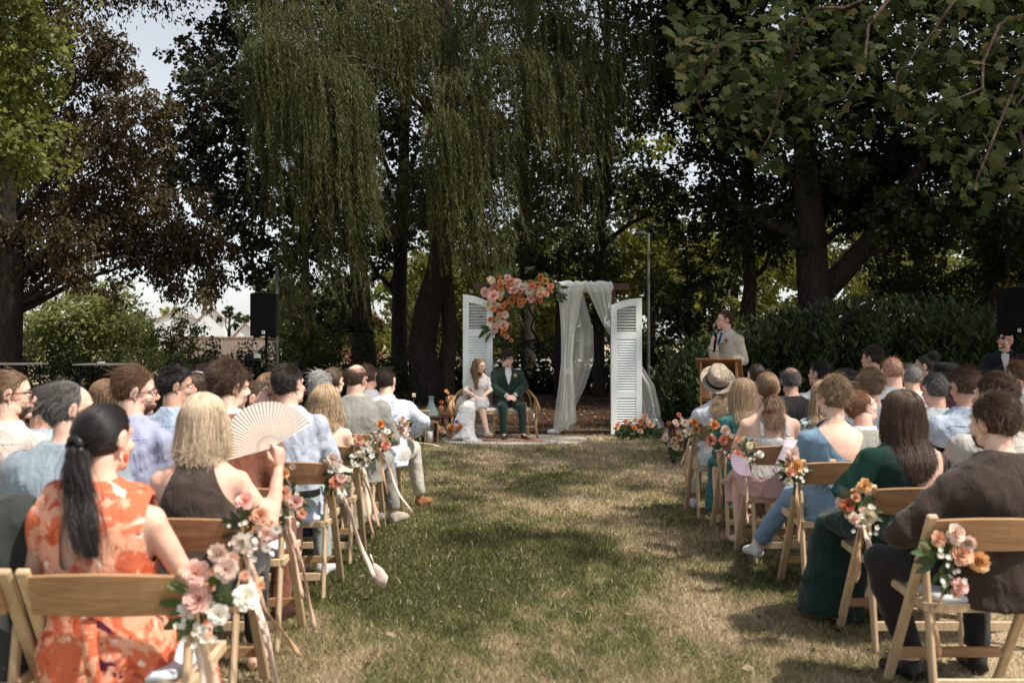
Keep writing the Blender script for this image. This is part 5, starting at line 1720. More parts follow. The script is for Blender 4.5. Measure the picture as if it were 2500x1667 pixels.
# ------------------------------------------------------------------ flowers
def petal_mat(name, c, c2):
    if name in MATS: return MATS[name]
    m, nt, out = _nt(name); L = nt.links
    b = _n(nt, 'ShaderNodeBsdfPrincipled', Roughness=0.7); b.inputs['Specular IOR Level'].default_value = 0.15
    tc = _n(nt, 'ShaderNodeTexCoord'); ln = _n(nt, 'ShaderNodeVectorMath', operation='LENGTH'); L.new(tc.outputs['Object'], ln.inputs[0])
    oi = _n(nt, 'ShaderNodeObjectInfo')
    nz = _n(nt, 'ShaderNodeTexNoise', Scale=2.5, Detail=3.0); L.new(tc.outputs['Object'], nz.inputs['Vector'])
    ad = _n(nt, 'ShaderNodeMath', operation='MULTIPLY_ADD'); ad.inputs[1].default_value = 0.5; L.new(nz.outputs['Fac'], ad.inputs[0]); L.new(ln.outputs['Value'], ad.inputs[2])
    rp = _ramp(nt, [(0.35, c2), (0.95, c)]); L.new(ad.outputs[0], rp.inputs['Fac'])
    hs = _n(nt, 'ShaderNodeHueSaturation'); vr = _n(nt, 'ShaderNodeMapRange'); vr.inputs['To Min'].default_value = 0.85; vr.inputs['To Max'].default_value = 1.12
    L.new(oi.outputs['Random'], vr.inputs['Value']); L.new(vr.outputs[0], hs.inputs['Value']); L.new(rp.outputs['Color'], hs.inputs['Color'])
    L.new(hs.outputs['Color'], b.inputs['Base Color'])
    t = _n(nt, 'ShaderNodeBsdfTranslucent'); L.new(hs.outputs['Color'], t.inputs['Color'])
    mx = _n(nt, 'ShaderNodeMixShader', Fac=0.25); L.new(b.outputs[0], mx.inputs[1]); L.new(t.outputs[0], mx.inputs[2]); L.new(mx.outputs[0], out.inputs['Surface'])
    MATS[name] = m
    return m


def flower_mesh(kind, seed):
    """unit flower (radius 1) opening along +z"""
    r = random.Random(seed); m = MB()
    def petal(az, tilt, L, W, r0, cup, point=False):
        ca, sa = math.cos(az), math.sin(az); g = []
        for i in range(4):
            t = i / 3; a = tilt + cup * t
            rad = r0 + L * t * math.sin(a); z = L * t * math.cos(a) 
            w = W * (math.sin(PI * min(1, 0.22 + 0.62 * t)) if not point else (1 - t * 0.97) * (0.7 + t))
            row = []
            for j in (-1, 0, 1):
                dz = -0.12 * W * (1 - abs(j)) + r.uniform(-.03, .03)
                row.append(Vector((ca * rad - sa * w * j, sa * rad + ca * w * j, z + dz)))
            g.append(row)
        m.sheet(g)
    if kind == 'rose':
        for k, (n, tilt, L, W, r0) in enumerate(((3, 0.10, 0.62, 0.26, 0.04), (4, 0.22, 0.66, 0.32, 0.12), (5, 0.48, 0.70, 0.36, 0.18), (6, 0.82, 0.74, 0.40, 0.22), (7, 1.20, 0.78, 0.42, 0.24))):
            for i in range(n): petal(2 * PI * i / n + k * 0.7 + r.uniform(-.2, .2), tilt, L * r.uniform(.9, 1.08), W, r0, 0.25)
    elif kind == 'dahlia':
        for k, (n, tilt, L) in enumerate(((7, 0.25, 0.5), (11, 0.65, 0.75), (14, 1.05, 0.92), (15, 1.4, 1.0))):
            for i in range(n): petal(2 * PI * i / n + k * 0.37 + r.uniform(-.1, .1), tilt, L * r.uniform(.88, 1.08), 0.15, 0.05, 0.15, True)
    elif kind == 'ball':
        for k, (n, tilt, L, W, r0) in enumerate(((5, 0.12, 0.72, 0.24, 0.05), (7, 0.4, 0.78, 0.26, 0.16), (9, 0.75, 0.80, 0.27, 0.26), (9, 1.15, 0.72, 0.28, 0.36), (8, 1.6, 0.6, 0.28, 0.40))):
            for i in range(n): petal(2 * PI * i / n + k * 0.5, tilt, L, W, r0, -0.15)
    else:   # small filler blossom, five petals
        for i in range(5): petal(2 * PI * i / 5, 1.1, 0.9, 0.4, 0.05, 0.2)
    return m.mesh('flower', True)


PET = {'peach': ((0.84, 0.52, 0.36), (0.78, 0.36, 0.22)), 'pink': ((0.86, 0.58, 0.52), (0.78, 0.38, 0.32)), 'blush': ((0.88, 0.72, 0.63), (0.82, 0.52, 0.42)), 'coral': ((0.80, 0.36, 0.24), (0.64, 0.19, 0.11)),
       'orange': ((0.80, 0.39, 0.16), (0.64, 0.24, 0.07)), 'apricot': ((0.86, 0.55, 0.27), (0.72, 0.34, 0.12)), 'cream': ((0.86, 0.78, 0.58), (0.70, 0.58, 0.32)), 'white': ((0.85, 0.82, 0.76), (0.72, 0.68, 0.56)),
       'rust': ((0.55, 0.18, 0.09), (0.35, 0.09, 0.04)), 'purple': ((0.35, 0.06, 0.28), (0.22, 0.03, 0.16)), 'yellow': ((0.80, 0.58, 0.16), (0.6, 0.4, 0.08))}
FLW = {}


def flower_data(kind, colr, var=0):
    k = (kind, colr, var)
    if k not in FLW:
        me = flower_mesh(kind, hash(kind) % 97 + var * 7 + len(colr)); me.materials.append(petal_mat('petal_' + colr, *PET[colr])); FLW[k] = me
    return FLW[k]


def flower(parent, kind, colr, p, r, face=(0, -1, 0.25), rnd=random):
    o = link('flower', flower_data(kind, colr, rnd.randrange(2)), parent)
    f = (Vector(face) + Vector((rnd.uniform(-.35, .35), rnd.uniform(-.25, .25), rnd.uniform(-.3, .35)))).normalized()
    q = f.to_track_quat('Z', 'Y')
    o.matrix_local = Matrix.Translation(Vector(p)) @ q.to_matrix().to_4x4() @ Matrix.Rotation(rnd.uniform(0, 6), 4, 'Z') @ Matrix.Scale(r, 4)
    return o


def green_mesh():
    prof = [(0, 0.02), (0.3, 0.17), (0.6, 0.18), (0.85, 0.09), (1.0, 0.005)]; VV = []; FF = []
    for j, (t, w) in enumerate(prof):
        z = 0.10 * math.sin(PI * t)
        VV += [(-w, t, z + 0.05), (0, t, z), (w, t, z + 0.05)]
        if j:
            o = (j - 1) * 3; FF += [(o, o + 1, o + 4, o + 3), (o + 1, o + 2, o + 5, o + 4)]
    me = np_mesh('green_leaf', VV, FF); me.materials.append(leafmat('leaf_bouquet', [(0.05, 0.085, 0.025), (0.08, 0.12, 0.04), (0.12, 0.16, 0.06), (0.06, 0.09, 0.05)], 0.25, island=False)); return me


GREEN = green_mesh()


def green(parent, p, d, L, rnd=random):
    o = link('leaf', GREEN, parent); d = Vector(d).normalized()
    u = Vector((rnd.uniform(-.6, .6), -1, rnd.uniform(-.2, .9))); u = u - d * u.dot(d)
    if u.length < 1e-3: u = Vector((1, 0, 0))
    u.normalize()
    o.matrix_local = Matrix.Translation(Vector(p)) @ Matrix((d.cross(u), d, u)).transposed().to_4x4() @ Matrix.Scale(L, 4)
    return o


M_RIB = {'peach': cloth('ribbon_peach', (0.74, 0.50, 0.38), 0.05, 0.1), 'tan': cloth('ribbon_tan', (0.56, 0.36, 0.22), 0.05, 0.1), 'blush': cloth('ribbon_blush', (0.80, 0.64, 0.56), 0.05, 0.1), 'cream': cloth('ribbon_cream', (0.78, 0.72, 0.62), 0.05, 0.1)}


def ribbon(parent, pts, w, colr, seed=0):
    r = random.Random(seed); pts = [Vector(p) for p in pts]; g = []
    N = 14
    for i in range(N + 1):
        t = i / N * (len(pts) - 1); k = min(int(t), len(pts) - 2); p = pts[k].lerp(pts[k + 1], t - k)
        p = p + Vector((math.sin(t * 5 + seed) * 0.004, math.sin(t * 4 + seed) * 0.006, 0))
        a = math.sin(i * 0.5 + seed) * 0.7; s = Vector((math.cos(a), math.sin(a), 0)) * (w / 2)
        g.append([p - s, p + s * 0.1, p + s])
    m = MB(); m.sheet(g, 0.0012, (0, -1, 0)); return m.build('ribbon', M_RIB[colr], parent, True)


M_STEM = matte('stem_green', (0.07, 0.10, 0.035), (0.04, 0.06, 0.02), scale=20, rough=0.7)


def posy(label, loc, flw, nleaf=9, fill=6, ribbons=(), seed=1, leafside=0.0, k=1.0):
    """bunch of flowers tied to a chair post. flw: (kind, colour, dx, dz, radius)"""
    rd = random.Random(seed); root = empty('flower_posy', loc); tag(root, label, 'flowers', 'flower posies tied to the aisle chairs')
    for kind, c, dx, dz, r in flw:
        flower(root, kind, c, (dx * k, rd.uniform(-0.035, 0.0) - 0.02, dz * k), r * k * 0.80, rnd=rd)
    for i in range(6):
        q = flw[i % len(flw)]
        flower(root, rd.choice(('rose', 'ball', 'rose', 'dahlia')), rd.choice(('peach', 'blush', 'apricot', 'blush', 'cream')), (q[2] * k + rd.uniform(-.045, .045), rd.uniform(-.02, .02), q[3] * k + rd.uniform(-.05, .045)), rd.uniform(.015, .026) * k, rnd=rd)
    fill = int(fill * 1.6)
    for i in range(int(nleaf * 1.7)):
        a = rd.uniform(0, 2 * PI); q = rd.uniform(0.01, 0.06) * k
        green(root, (math.cos(a) * q + leafside * 0.03, rd.uniform(-.02, .02), math.sin(a) * q * 1.2), (math.cos(a) + leafside, rd.uniform(-.5, .2), math.sin(a) * 0.9 - 0.2), rd.uniform(0.05, 0.085) * k, rd)
    for i in range(fill):
        flower(root, 'filler', 'white', (rd.uniform(-.06, .06) * k, -0.045, rd.uniform(-.10, .05) * k), rd.uniform(0.009, 0.015) * k, rnd=rd)
    m = MB()
    for i in range(6): m.tube([(rd.uniform(-.02, .02), 0, 0.03), (rd.uniform(-.006, .006), 0.0, -0.07), (rd.uniform(-.02, .02), -0.005, -0.14)], 0.0024, 5)
    m.build('stem', M_STEM, root, True)
    m = MB(); m.tube([(-0.02, 0.0, -0.075), (0.02, -0.005, -0.07), (0.022, 0.02, -0.072), (-0.02, 0.02, -0.075), (-0.02, 0.0, -0.075)], 0.006, 6); m.build('knot', M_RIB['blush'], root, True)
    for i, (c, w, pts) in enumerate(ribbons): ribbon(root, [(0, -0.02, -0.075)] + list(pts), w, c, seed + i)
    return root


# ------------------------------------------------------------------ arch with beam, shutters and drape
YA = 16.0
M_BEAM = wood('beam_wood', (0.11, 0.052, 0.036), (0.055, 0.026, 0.018), 'X', 0.5, 0.7)
arch = empty('wedding_arch', ground_pt(1330, YA)); tag(arch, 'dark red-brown timber arch frame between the white shutters', 'arch')
ao = ground_pt(1330, YA)
pa = lambda x, y, d=0.0: px(x, y, YA + d) - ao
bz0, bz1 = pa(1157, 708).z, pa(1157, 692).z
m = MB(); m.box(((pa(1157, 0).x + pa(1535, 0).x) / 2, 0, (bz0 + bz1) / 2), (pa(1535, 0).x - pa(1157, 0).x, 0.11, bz1 - bz0)); m.build('beam', M_BEAM, arch, bevel=0.006)
for xx in (1197, 1496):
    m = MB(); m.box((pa(xx, 0).x, 0.02, bz0 / 2), (0.085, 0.085, bz0)); m.build('post', M_BEAM, arch, bevel=0.006)
m = MB(); m.box(((pa(1197, 0).x + pa(1496, 0).x) / 2, 0.02, 0.035), (pa(1496, 0).x - pa(1197, 0).x - 0.09, 0.07, 0.06)); m.build('base_bar', M_BEAM, arch, bevel=0.004)
M_SHUT = matte('shutter_paint', (0.78, 0.83, 0.83), (0.70, 0.75, 0.75), scale=5, rough=0.55, bump=0.15, bscale=40)
M_HINGE = matte('hinge_steel', (0.35, 0.35, 0.33), (0.2, 0.19, 0.17), rough=0.4, metal=0.8)


def shutter(label, xl, xr, yl, yr, d, rz, flip):
    """louvred shutter door with arched top; yl, yr: pixel height of its top at the left and right edge"""
    Y = YA + d; a = px(xl, yl, Y); b = px(xr, yr, Y); w = b.x - a.x; cx = (a.x + b.x) / 2
    root = empty('shutter_door', (cx, Y, 0), rz); tag(root, label, 'shutter', 'white louvred shutter doors of the arch')
    hw = w / 2; st = 0.095; zl, zr = a.z, b.z
    top = lambda x: zl + (zr - zl) * ((x + hw) / w) + 0.03 * math.sin(PI * (x + hw) / w)
    th = 0.035
    for s, zz in ((-1, zl), (1, zr)):
        x0 = s * hw; x1 = s * (hw - st)
        m = MB(); V = [(x0, -th / 2, 0.02), (x1, -th / 2, 0.02), (x1, -th / 2, top(x1)), (x0, -th / 2, top(x0))]; V += [(x, th / 2, z) for x, y, z in V]
        m.add(V, [(0, 1, 2, 3), (7, 6, 5, 4), (0, 4, 5, 1), (1, 5, 6, 2), (2, 6, 7, 3), (3, 7, 4, 0)]); m.build('stile', M_SHUT, root, bevel=0.004)
    iw = hw - st
    g0 = []; g1 = []
    m = MB(); N = 8; V = []
    for i in range(N + 1):
        x = -iw + 2 * iw * i / N; V += [(x, -th / 2 + .002, top(x) - 0.115), (x, -th / 2 + .002, top(x)), (x, th / 2 - .002, top(x)), (x, th / 2 - .002, top(x) - 0.115)]
    Fc = []
    for i in range(N):
        o = i * 4; Fc += [(o + k, o + (k + 1) % 4, o + 4 + (k + 1) % 4, o + 4 + k) for k in range(4)]
    m.add(V, [tuple(reversed(f)) for f in Fc]); m.build('top_rail', M_SHUT, root)
    H = max(zl, zr); lev = [0.02, 0.16, 0.60, 0.71, 1.52, 1.64]
    sc = H / 2.17; lev = [q * sc for q in lev]
    for z0, z1 in ((lev[0], lev[1]), (lev[2], lev[3]), (lev[4], lev[5])):
        m = MB(); m.box((0, 0, (z0 + z1) / 2), (2 * iw, th - .004, z1 - z0)); m.build('cross_rail', M_SHUT, root, bevel=0.004)
    slat = MB(); slat.box((0, 0, 0), (2 * iw - .002, 0.008, 0.052), Matrix.Rotation(R(-32), 3, 'X')); sm = slat.mesh('slat', False, 0.002); sm.materials.append(M_SHUT)
    for z0, z1, step in ((lev[1], lev[2], 0.040), (lev[3], lev[4], 0.040)):
        n = int((z1 - z0) / step)
        for i in range(n):
            o = link('slat', sm, root); o.location = (0, 0.0, z0 + (i + 0.5) * (z1 - z0) / n)
    slat = MB(); slat.box((0, 0, 0), (2 * iw - .002, 0.008, 0.034), Matrix.Rotation(R(-72), 3, 'X')); sm2 = slat.mesh('slat', False, 0.002); sm2.materials.append(M_SHUT)
    zt = (zl + zr) / 2 - 0.10
    n = 8
    for i in range(n):
        o = link('slat', sm2, root); o.location = (0, 0.0, lev[5] + (i + 0.6) * (zt - lev[5]) / n)
    # backing board behind the open louvres
    m = MB(); m.box((0, 0.030, (lev[5] + zt) / 2), (2 * iw + 0.02, 0.006, zt - lev[5] + 0.12)); m.build('backing', matte('shutter_back', (0.42, 0.41, 0.38), (0.34, 0.33, 0.30), rough=0.8), root)
    for z in (0.25, H * 0.5, H * 0.85):
        m = MB(); m.box((flip * (hw + 0.008), 0.0, z), (0.016, 0.045, 0.09)); m.build('hinge', M_HINGE, root)
    return root


shutter('white louvred shutter door standing behind the bride', 1130, 1203, 718, 741, -0.22, R(-6), 1)
shutter('white louvred shutter door right of the hanging cloth', 1491, 1567, 745, 727, -0.25, R(3), -1)

# drape
M_CHIF = sheer('chiffon', (0.92, 0.94, 0.89), 0.56)


def drape_panel(parent, top_l, top_r, rows, folds_n, amp, seed, name='cloth_panel', d0=0.0):
    """rows: (t, left px, right px, y px, bulge towards the camera)"""
    g = []; N = 36; M_ = 44
    ts = [r[0] for r in rows]
    for i in range(M_ + 1):
        t = i / M_
        xl = np.interp(t, ts, [r[1] for r in rows]); xr = np.interp(t, ts, [r[2] for r in rows]); y = np.interp(t, ts, [r[3] for r in rows]); bl = np.interp(t, ts, [r[4] for r in rows])
        row = []
        for j in range(N + 1):
            u = j / N; x = xl + (xr - xl) * u
            d = -bl * math.sin(PI * u) + amp * (1 - 0.35 * t) * math.sin(u * folds_n * 2 * PI + seed + 1.5 * math.sin(t * 3 + seed)) + 0.4 * amp * math.sin(u * folds_n * 4.6 * PI + t * 4)
            yy = y + (6 * math.sin(u * 7 + seed) if i == M_ else 0)
            row.append(pa(x, yy, d0 + d))
        g.append(row)
    m = MB(); m.sheet(g); return m.build(name, M_CHIF, parent, True)


dr = empty('draped_cloth', ao); tag(dr, 'sheer white cloth draped over the arch beam and hanging to the ground', 'cloth')
sm_ = lambda rows: rows
drape_panel(dr, 0, 0, [(0, 1362, 1428, 700, 0.06), (0.08, 1364, 1420, 728, 0.08), (0.3, 1370, 1404, 808, 0.10), (0.5, 1370, 1398, 880, 0.10), (0.68, 1364, 1402, 940, 0.10), (0.82, 1357, 1404, 988, 0.1), (0.93, 1352, 1408, 1028, 0.08), (1.0, 1349, 1362, 1054, 0.05)], 1.8, 0.055, 1.0, d0=-0.09)
M_KEEP = M_CHIF; M_CHIF = sheer('chiffon_sheer', (0.92, 0.94, 0.89), 0.36)
drape_panel(dr, 0, 0, [(0, 1372, 1420, 700, 0.03), (0.3, 1390, 1449, 808, 0.10), (0.5, 1388, 1450, 880, 0.14), (0.7, 1380, 1428, 945, 0.10), (0.86, 1372, 1406, 990, 0.06), (1.0, 1350, 1400, 1045, 0.03)], 1.5, 0.03, 2.2, d0=0.02)
M_CHIF = M_KEEP
drape_panel(dr, 0, 0, [(0, 1430, 1494, 700, 0.05), (0.25, 1446, 1493, 735, 0.06), (0.6, 1466, 1492, 780, 0.04), (1.0, 1486, 1490, 815, 0.01)], 4, 0.03, 3.1, d0=-0.08)
drape_panel(dr, 0, 0, [(0, 1486, 1500, 800, 0.0), (0.3, 1500, 1566, 890, 0.0), (0.55, 1520, 1598, 940, 0.04), (0.8, 1540, 1612, 1000, 0.06), (1.0, 1552, 1614, 1052, 0.03)], 3, 0.04, 4.0, d0=0.16)
m = MB(); g = []
for i in range(37):
    t = i / 36; x = 1356 + (1494 - 1356) * t
    row = []
    for k in range(13):
        a = 2 * PI * k / 12; w_ = 0.085 + 0.012 * math.sin(t * 40 + 2 * math.sin(a + t * 9))
        p = pa(x, 699); row.append(p + Vector((0.02 * math.sin(a * 2 + t * 20), math.cos(a) * (w_ + .006), math.sin(a) * w_)))
    g.append(row)
m.sheet(g); m.build('beam_wrap', sheer('chiffon_thick', (0.90, 0.92, 0.88), 0.9), dr, True)
m = MB(); m.ball(pa(1350, 1055, -.1) + Vector((0, 0, 0.02)), (0.10, 0.08, 0.04), 12, 7); m.build('pooled_hem', sheer('chiffon_thick', (0.90, 0.92, 0.88), 0.9), dr, True)

# arch flowers
rd = random.Random(17)
ag = empty('arch_flower_garland', ao + Vector((0, -0.15, 0))); tag(ag, 'cascading garland of peach, pink, orange and cream flowers on the arch beam', 'flowers')
S_ = 220 / 1816.0
AF = [('dahlia', 'cream', 160, 200, 75), ('ball', 'orange', 305, 108, 46), ('rose', 'pink', 490, 140, 55), ('ball', 'apricot', 340, 228, 46), ('rose', 'coral', 570, 215, 55), ('rose', 'blush', 685, 250, 68), ('ball', 'orange', 350, 320, 55), ('rose', 'coral', 228, 340, 58),
      ('rose', 'coral', 515, 325, 50), ('dahlia', 'cream', 350, 425, 75), ('dahlia', 'cream', 150, 405, 62), ('rose', 'pink', 40, 440, 75), ('rose', 'pink', 200, 515, 92), ('rose', 'pink', 612, 395, 80), ('rose', 'blush', 775, 330, 62), ('dahlia', 'cream', 840, 300, 62),
      ('dahlia', 'white', 920, 410, 78), ('ball', 'orange', 975, 260, 52), ('rose', 'coral', 985, 320, 60), ('ball', 'apricot', 1095, 280, 48), ('ball', 'orange', 1150, 290, 48), ('ball', 'orange', 1155, 125, 46), ('ball', 'apricot', 1248, 210, 55), ('rose', 'coral', 1360, 320, 52),
      ('dahlia', 'cream', 1165, 390, 65), ('rose', 'blush', 1225, 430, 60), ('rose', 'pink', 1055, 445, 62), ('rose', 'peach', 1145, 480, 62), ('rose', 'pink', 965, 560, 72), ('ball', 'apricot', 1035, 522, 46), ('rose', 'peach', 1260, 470, 52), ('rose', 'coral', 1310, 395, 48),
      ('ball', 'orange', 570, 600, 60), ('ball', 'orange', 755, 555, 42), ('ball', 'orange', 735, 625, 46), ('ball', 'orange', 805, 615, 46), ('ball', 'peach', 752, 695, 44), ('rose', 'rust', 660, 500, 60), ('ball', 'coral', 1150, 595, 42), ('ball', 'rust', 1090, 635, 34), ('ball', 'coral', 1205, 662, 20),
      ('dahlia', 'cream', 95, 690, 80), ('rose', 'blush', 215, 680, 72), ('dahlia', 'apricot', 330, 545, 60), ('dahlia', 'cream', 320, 715, 52), ('ball', 'orange', 400, 715, 46), ('rose', 'coral', 455, 650, 36), ('rose', 'rust', 355, 795, 42), ('rose', 'coral', 200, 765, 50), ('ball', 'rust', 500, 765, 32),
      ('rose', 'blush', 435, 890, 60), ('rose', 'coral', 325, 890, 42), ('dahlia', 'cream', 300, 985, 72), ('ball', 'orange', 175, 955, 46), ('ball', 'orange', 140, 990, 44), ('rose', 'pink', 410, 1100, 78), ('ball', 'apricot', 432, 1170, 44), ('rose', 'pink', 255, 1110, 44), ('rose', 'pink', 220, 1185, 60),
      ('ball', 'orange', 400, 1250, 46), ('ball', 'rust', 435, 1250, 40), ('ball', 'peach', 465, 1330, 44), ('ball', 'coral', 545, 1065, 22), ('ball', 'peach', 845, 455, 22), ('rose', 'apricot', 742, 430, 42), ('ball', 'peach', 1390, 430, 20), ('rose', 'peach', 430, 235, 40), ('rose', 'rust', 395, 240, 40)]
for k, c, x, y, r in AF:
    p = px(1180 + x * S_, 660 + y * S_, YA - 0.15 - rd.uniform(0.06, 0.16)) - (ao + Vector((0, -0.15, 0)))
    flower(ag, k, c, p, r * S_ / F * YA * 1.4, rnd=rd)
for i in range(34):
    k, c, x, y, r = AF[rd.randrange(len(AF))]
    p = px(1180 + x * S_, 660 + y * S_, YA - 0.17) - (ao + Vector((0, -0.15, 0))) + Vector((rd.uniform(-.09, .09), rd.uniform(-.04, .02), rd.uniform(-.09, .07)))
    flower(ag, rd.choice(('ball', 'rose', 'ball')), rd.choice(('peach', 'orange', 'apricot', 'coral', 'rust')), p, rd.uniform(0.022, 0.038), rnd=rd)
for i in range(190):
    k, c, x, y, r = AF[rd.randrange(len(AF))]
    p = px(1180 + x * S_, 660 + y * S_, YA - 0.15 + rd.uniform(-0.05, 0.06)) - (ao + Vector((0, -0.15, 0))) + Vector((rd.uniform(-.12, .12), 0, rd.uniform(-.12, .10)))
    green(ag, p, (rd.uniform(-1, 1), rd.uniform(-.5, .2), rd.uniform(-1, .8)), rd.uniform(0.07, 0.13), rd)
for (x, y, dx, dz) in [(1355, 690, 1, .1), (1362, 702, 1, -.3), (1368, 720, 1, -.4), (1360, 728, .8, -.7), (1352, 716, 1, -.6), (1192, 800, -1, .2), (1195, 806, -1, -.3), (1186, 808, -.7, -.7), (1200, 812, -.4, -1), (1210, 672, .2, 1), (1225, 668, -.2, 1), (1260, 664, .3, 1), (1280, 664, .8, .6), (1245, 676, -.5, 1)]:
    for j in range(3):
        p = px(x + rd.uniform(-6, 6), y + rd.uniform(-6, 6), YA - 0.28) - (ao + Vector((0, -0.15, 0))); green(ag, p, (dx + rd.uniform(-.3, .3), rd.uniform(-.3, .1), dz + rd.uniform(-.3, .3)), rd.uniform(0.09, 0.15), rd)
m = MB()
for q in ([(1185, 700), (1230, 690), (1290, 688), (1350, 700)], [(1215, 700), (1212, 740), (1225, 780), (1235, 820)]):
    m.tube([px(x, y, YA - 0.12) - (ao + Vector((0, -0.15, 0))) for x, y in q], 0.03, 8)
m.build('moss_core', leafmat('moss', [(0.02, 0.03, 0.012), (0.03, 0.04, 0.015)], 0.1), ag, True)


def bouquet(name, label, loc, flw, nleaf, spread, seed, up=0.0):
    rd = random.Random(seed); root = empty(name, loc); tag(root, label, 'flowers')
    for k, c, dx, dz, r in flw: flower(root, k, c, (dx, -0.08 + rd.uniform(-.05, .08), dz), r, (0, -1, 0.6), rd)
    for i in range(nleaf):
        a = rd.uniform(0, PI); 
        green(root, (rd.uniform(-spread, spread) * 0.8, rd.uniform(-.10, .12), rd.uniform(0.02, 0.16 + up)), (math.cos(a), rd.uniform(-.7, .5), math.sin(a) * 0.8 - 0.1), rd.uniform(0.08, 0.14), rd)
    m = MB()
    for i in range(10): m.tube([(rd.uniform(-.03, .03), rd.uniform(-.03, .03), 0.0), (rd.uniform(-spread, spread) * .6, rd.uniform(-.08, .05), 0.12 + up)], 0.004, 5)
    m.build('stem', M_STEM, root, True)
    return root


def ball_bunch(cols, n, rx, rz, z0, rr, seed):
    rd = random.Random(seed); o = []
    for i in range(n):
        a = rd.uniform(0, 2 * PI); q = math.sqrt(rd.random()); o.append((rd.choice(('rose', 'ball', 'rose', 'ball', 'dahlia')), rd.choice(cols), math.cos(a) * q * rx, z0 + math.sin(a) * q * rz, rr * rd.uniform(.75, 1.2)))
    return o


g_ = ground_pt(1552, 15.2)
bouquet('ground_bouquet', 'bouquet of orange and peach flowers lying at the foot of the right-hand shutter', g_, [
    ('rose', 'peach', .13, .36, .055), ('ball', 'peach', -.16, .28, .045), ('rose', 'peach', -.28, .24, .045), ('ball', 'orange', .06, .28, .05), ('rose', 'cream', -.02, .31, .05), ('ball', 'orange', -.04, .19, .05), ('rose', 'peach', .22, .23, .06),
    ('ball', 'coral', .02, .21, .04), ('ball', 'orange', .10, .20, .045), ('rose', 'pink', .05, .14, .05), ('dahlia', 'cream', -.06, .11, .055), ('rose', 'peach', -.30, .18, .05), ('ball', 'apricot', -.10, .26, .04), ('ball', 'peach', -.20, .20, .045), ('rose', 'blush', .17, .30, .04), ('ball', 'coral', -.13, .20, .04)], 130, 0.40, 51)
g_ = ground_pt(1122, 15.0)
bouquet('bridal_bouquet', 'round orange bridal bouquet with a purple flower lying on the rug', g_, ball_bunch(['orange', 'peach', 'coral', 'apricot', 'orange'], 26, 0.17, 0.13, 0.16, 0.052, 52) + [('dahlia', 'purple', -.04, .30, .035), ('dahlia', 'purple', .0, .29, .03), ('dahlia', 'rust', -.13, .17, .04), ('filler', 'cream', .12, .28, .03), ('filler', 'cream', .16, .25, .03), ('filler', 'yellow', -.22, .15, .03), ('ball', 'orange', -.12, .05, .04)], 16, 0.2, 52, 0.06)
g_ = ground_pt(1643, 12.2)
bouquet('side_bouquet', 'little bunch of orange and blush flowers in the lantern by the front chair', g_ + Vector((0, 0, 0.0)), [('ball', 'orange', -.06, .50, .03), ('ball', 'rust', .0, .40, .028), ('rose', 'blush', -.10, .32, .045), ('rose', 'peach', .0, .30, .05), ('ball', 'orange', .06, .33, .04), ('rose', 'cream', .02, .22, .05), ('rose', 'blush', -.05, .24, .045), ('ball', 'coral', .08, .24, .04)], 22, 0.12, 53, 0.15)


# ------------------------------------------------------------------ lanterns, bottles, side table, vase
M_LAN = wood('lantern_wood', (0.30, 0.18, 0.095), (0.17, 0.095, 0.05), 'Z', 2.0, 0.6)
M_LAN2 = wood('lantern_pale', (0.46, 0.36, 0.19), (0.30, 0.22, 0.11), 'Z', 2.0, 0.6)
M_WAX = matte('candle_wax', (0.78, 0.78, 0.74), (0.70, 0.70, 0.66), scale=12, rough=0.5)
M_PANE = glassmat('lantern_glass', (0.92, 0.95, 0.94), 0.03)


def lantern(label, loc, w, h, mat, rz=0.0, t=0.022):
    root = empty('lantern', loc, rz); tag(root, label, 'lantern', 'open wooden lanterns on the grass')
    for sx in (-1, 1):
        for sy in (-1, 1):
            m = MB(); m.box((sx * (w / 2 - t / 2), sy * (w / 2 - t / 2), h / 2), (t, t, h - 2 * t)); m.build('post', mat, root, bevel=0.002)
    for z in (t / 2, h - t / 2):
        m = MB()
        for s in (-1, 1):
            m.box((0, s * (w / 2 - t / 2), z), (w, t, t)); m.box((s * (w / 2 - t / 2), 0, z), (t, w - 2 * t, t))
        m.build('rim', mat, root, bevel=0.002)
    m = MB(); m.box((0, 0, t * 0.9), (w - 2 * t, w - 2 * t, 0.008)); m.build('floor_board', mat, root)
    for s in (-1, 1):
        m = MB(); m.box((s * (w / 2 - t / 2), 0, h / 2), (0.003, w - 2 * t, h - 2 * t)); m.build('pane', M_PANE, root)
    return root


def candle(label, loc, r, h):
    root = empty('candle', loc); tag(root, label, 'candle')
    m = MB(); m.lathe([(r, 0), (r, h - 0.006), (r * 0.9, h), (r * 0.3, h - 0.008)], n=18); m.build('wax', M_WAX, root, True)
    m = MB(); m.tube([(0, 0, h - 0.01), (0.002, 0, h + 0.012)], 0.0015, 5); m.build('wick', matte('wick', (0.02, 0.02, 0.02)), root)


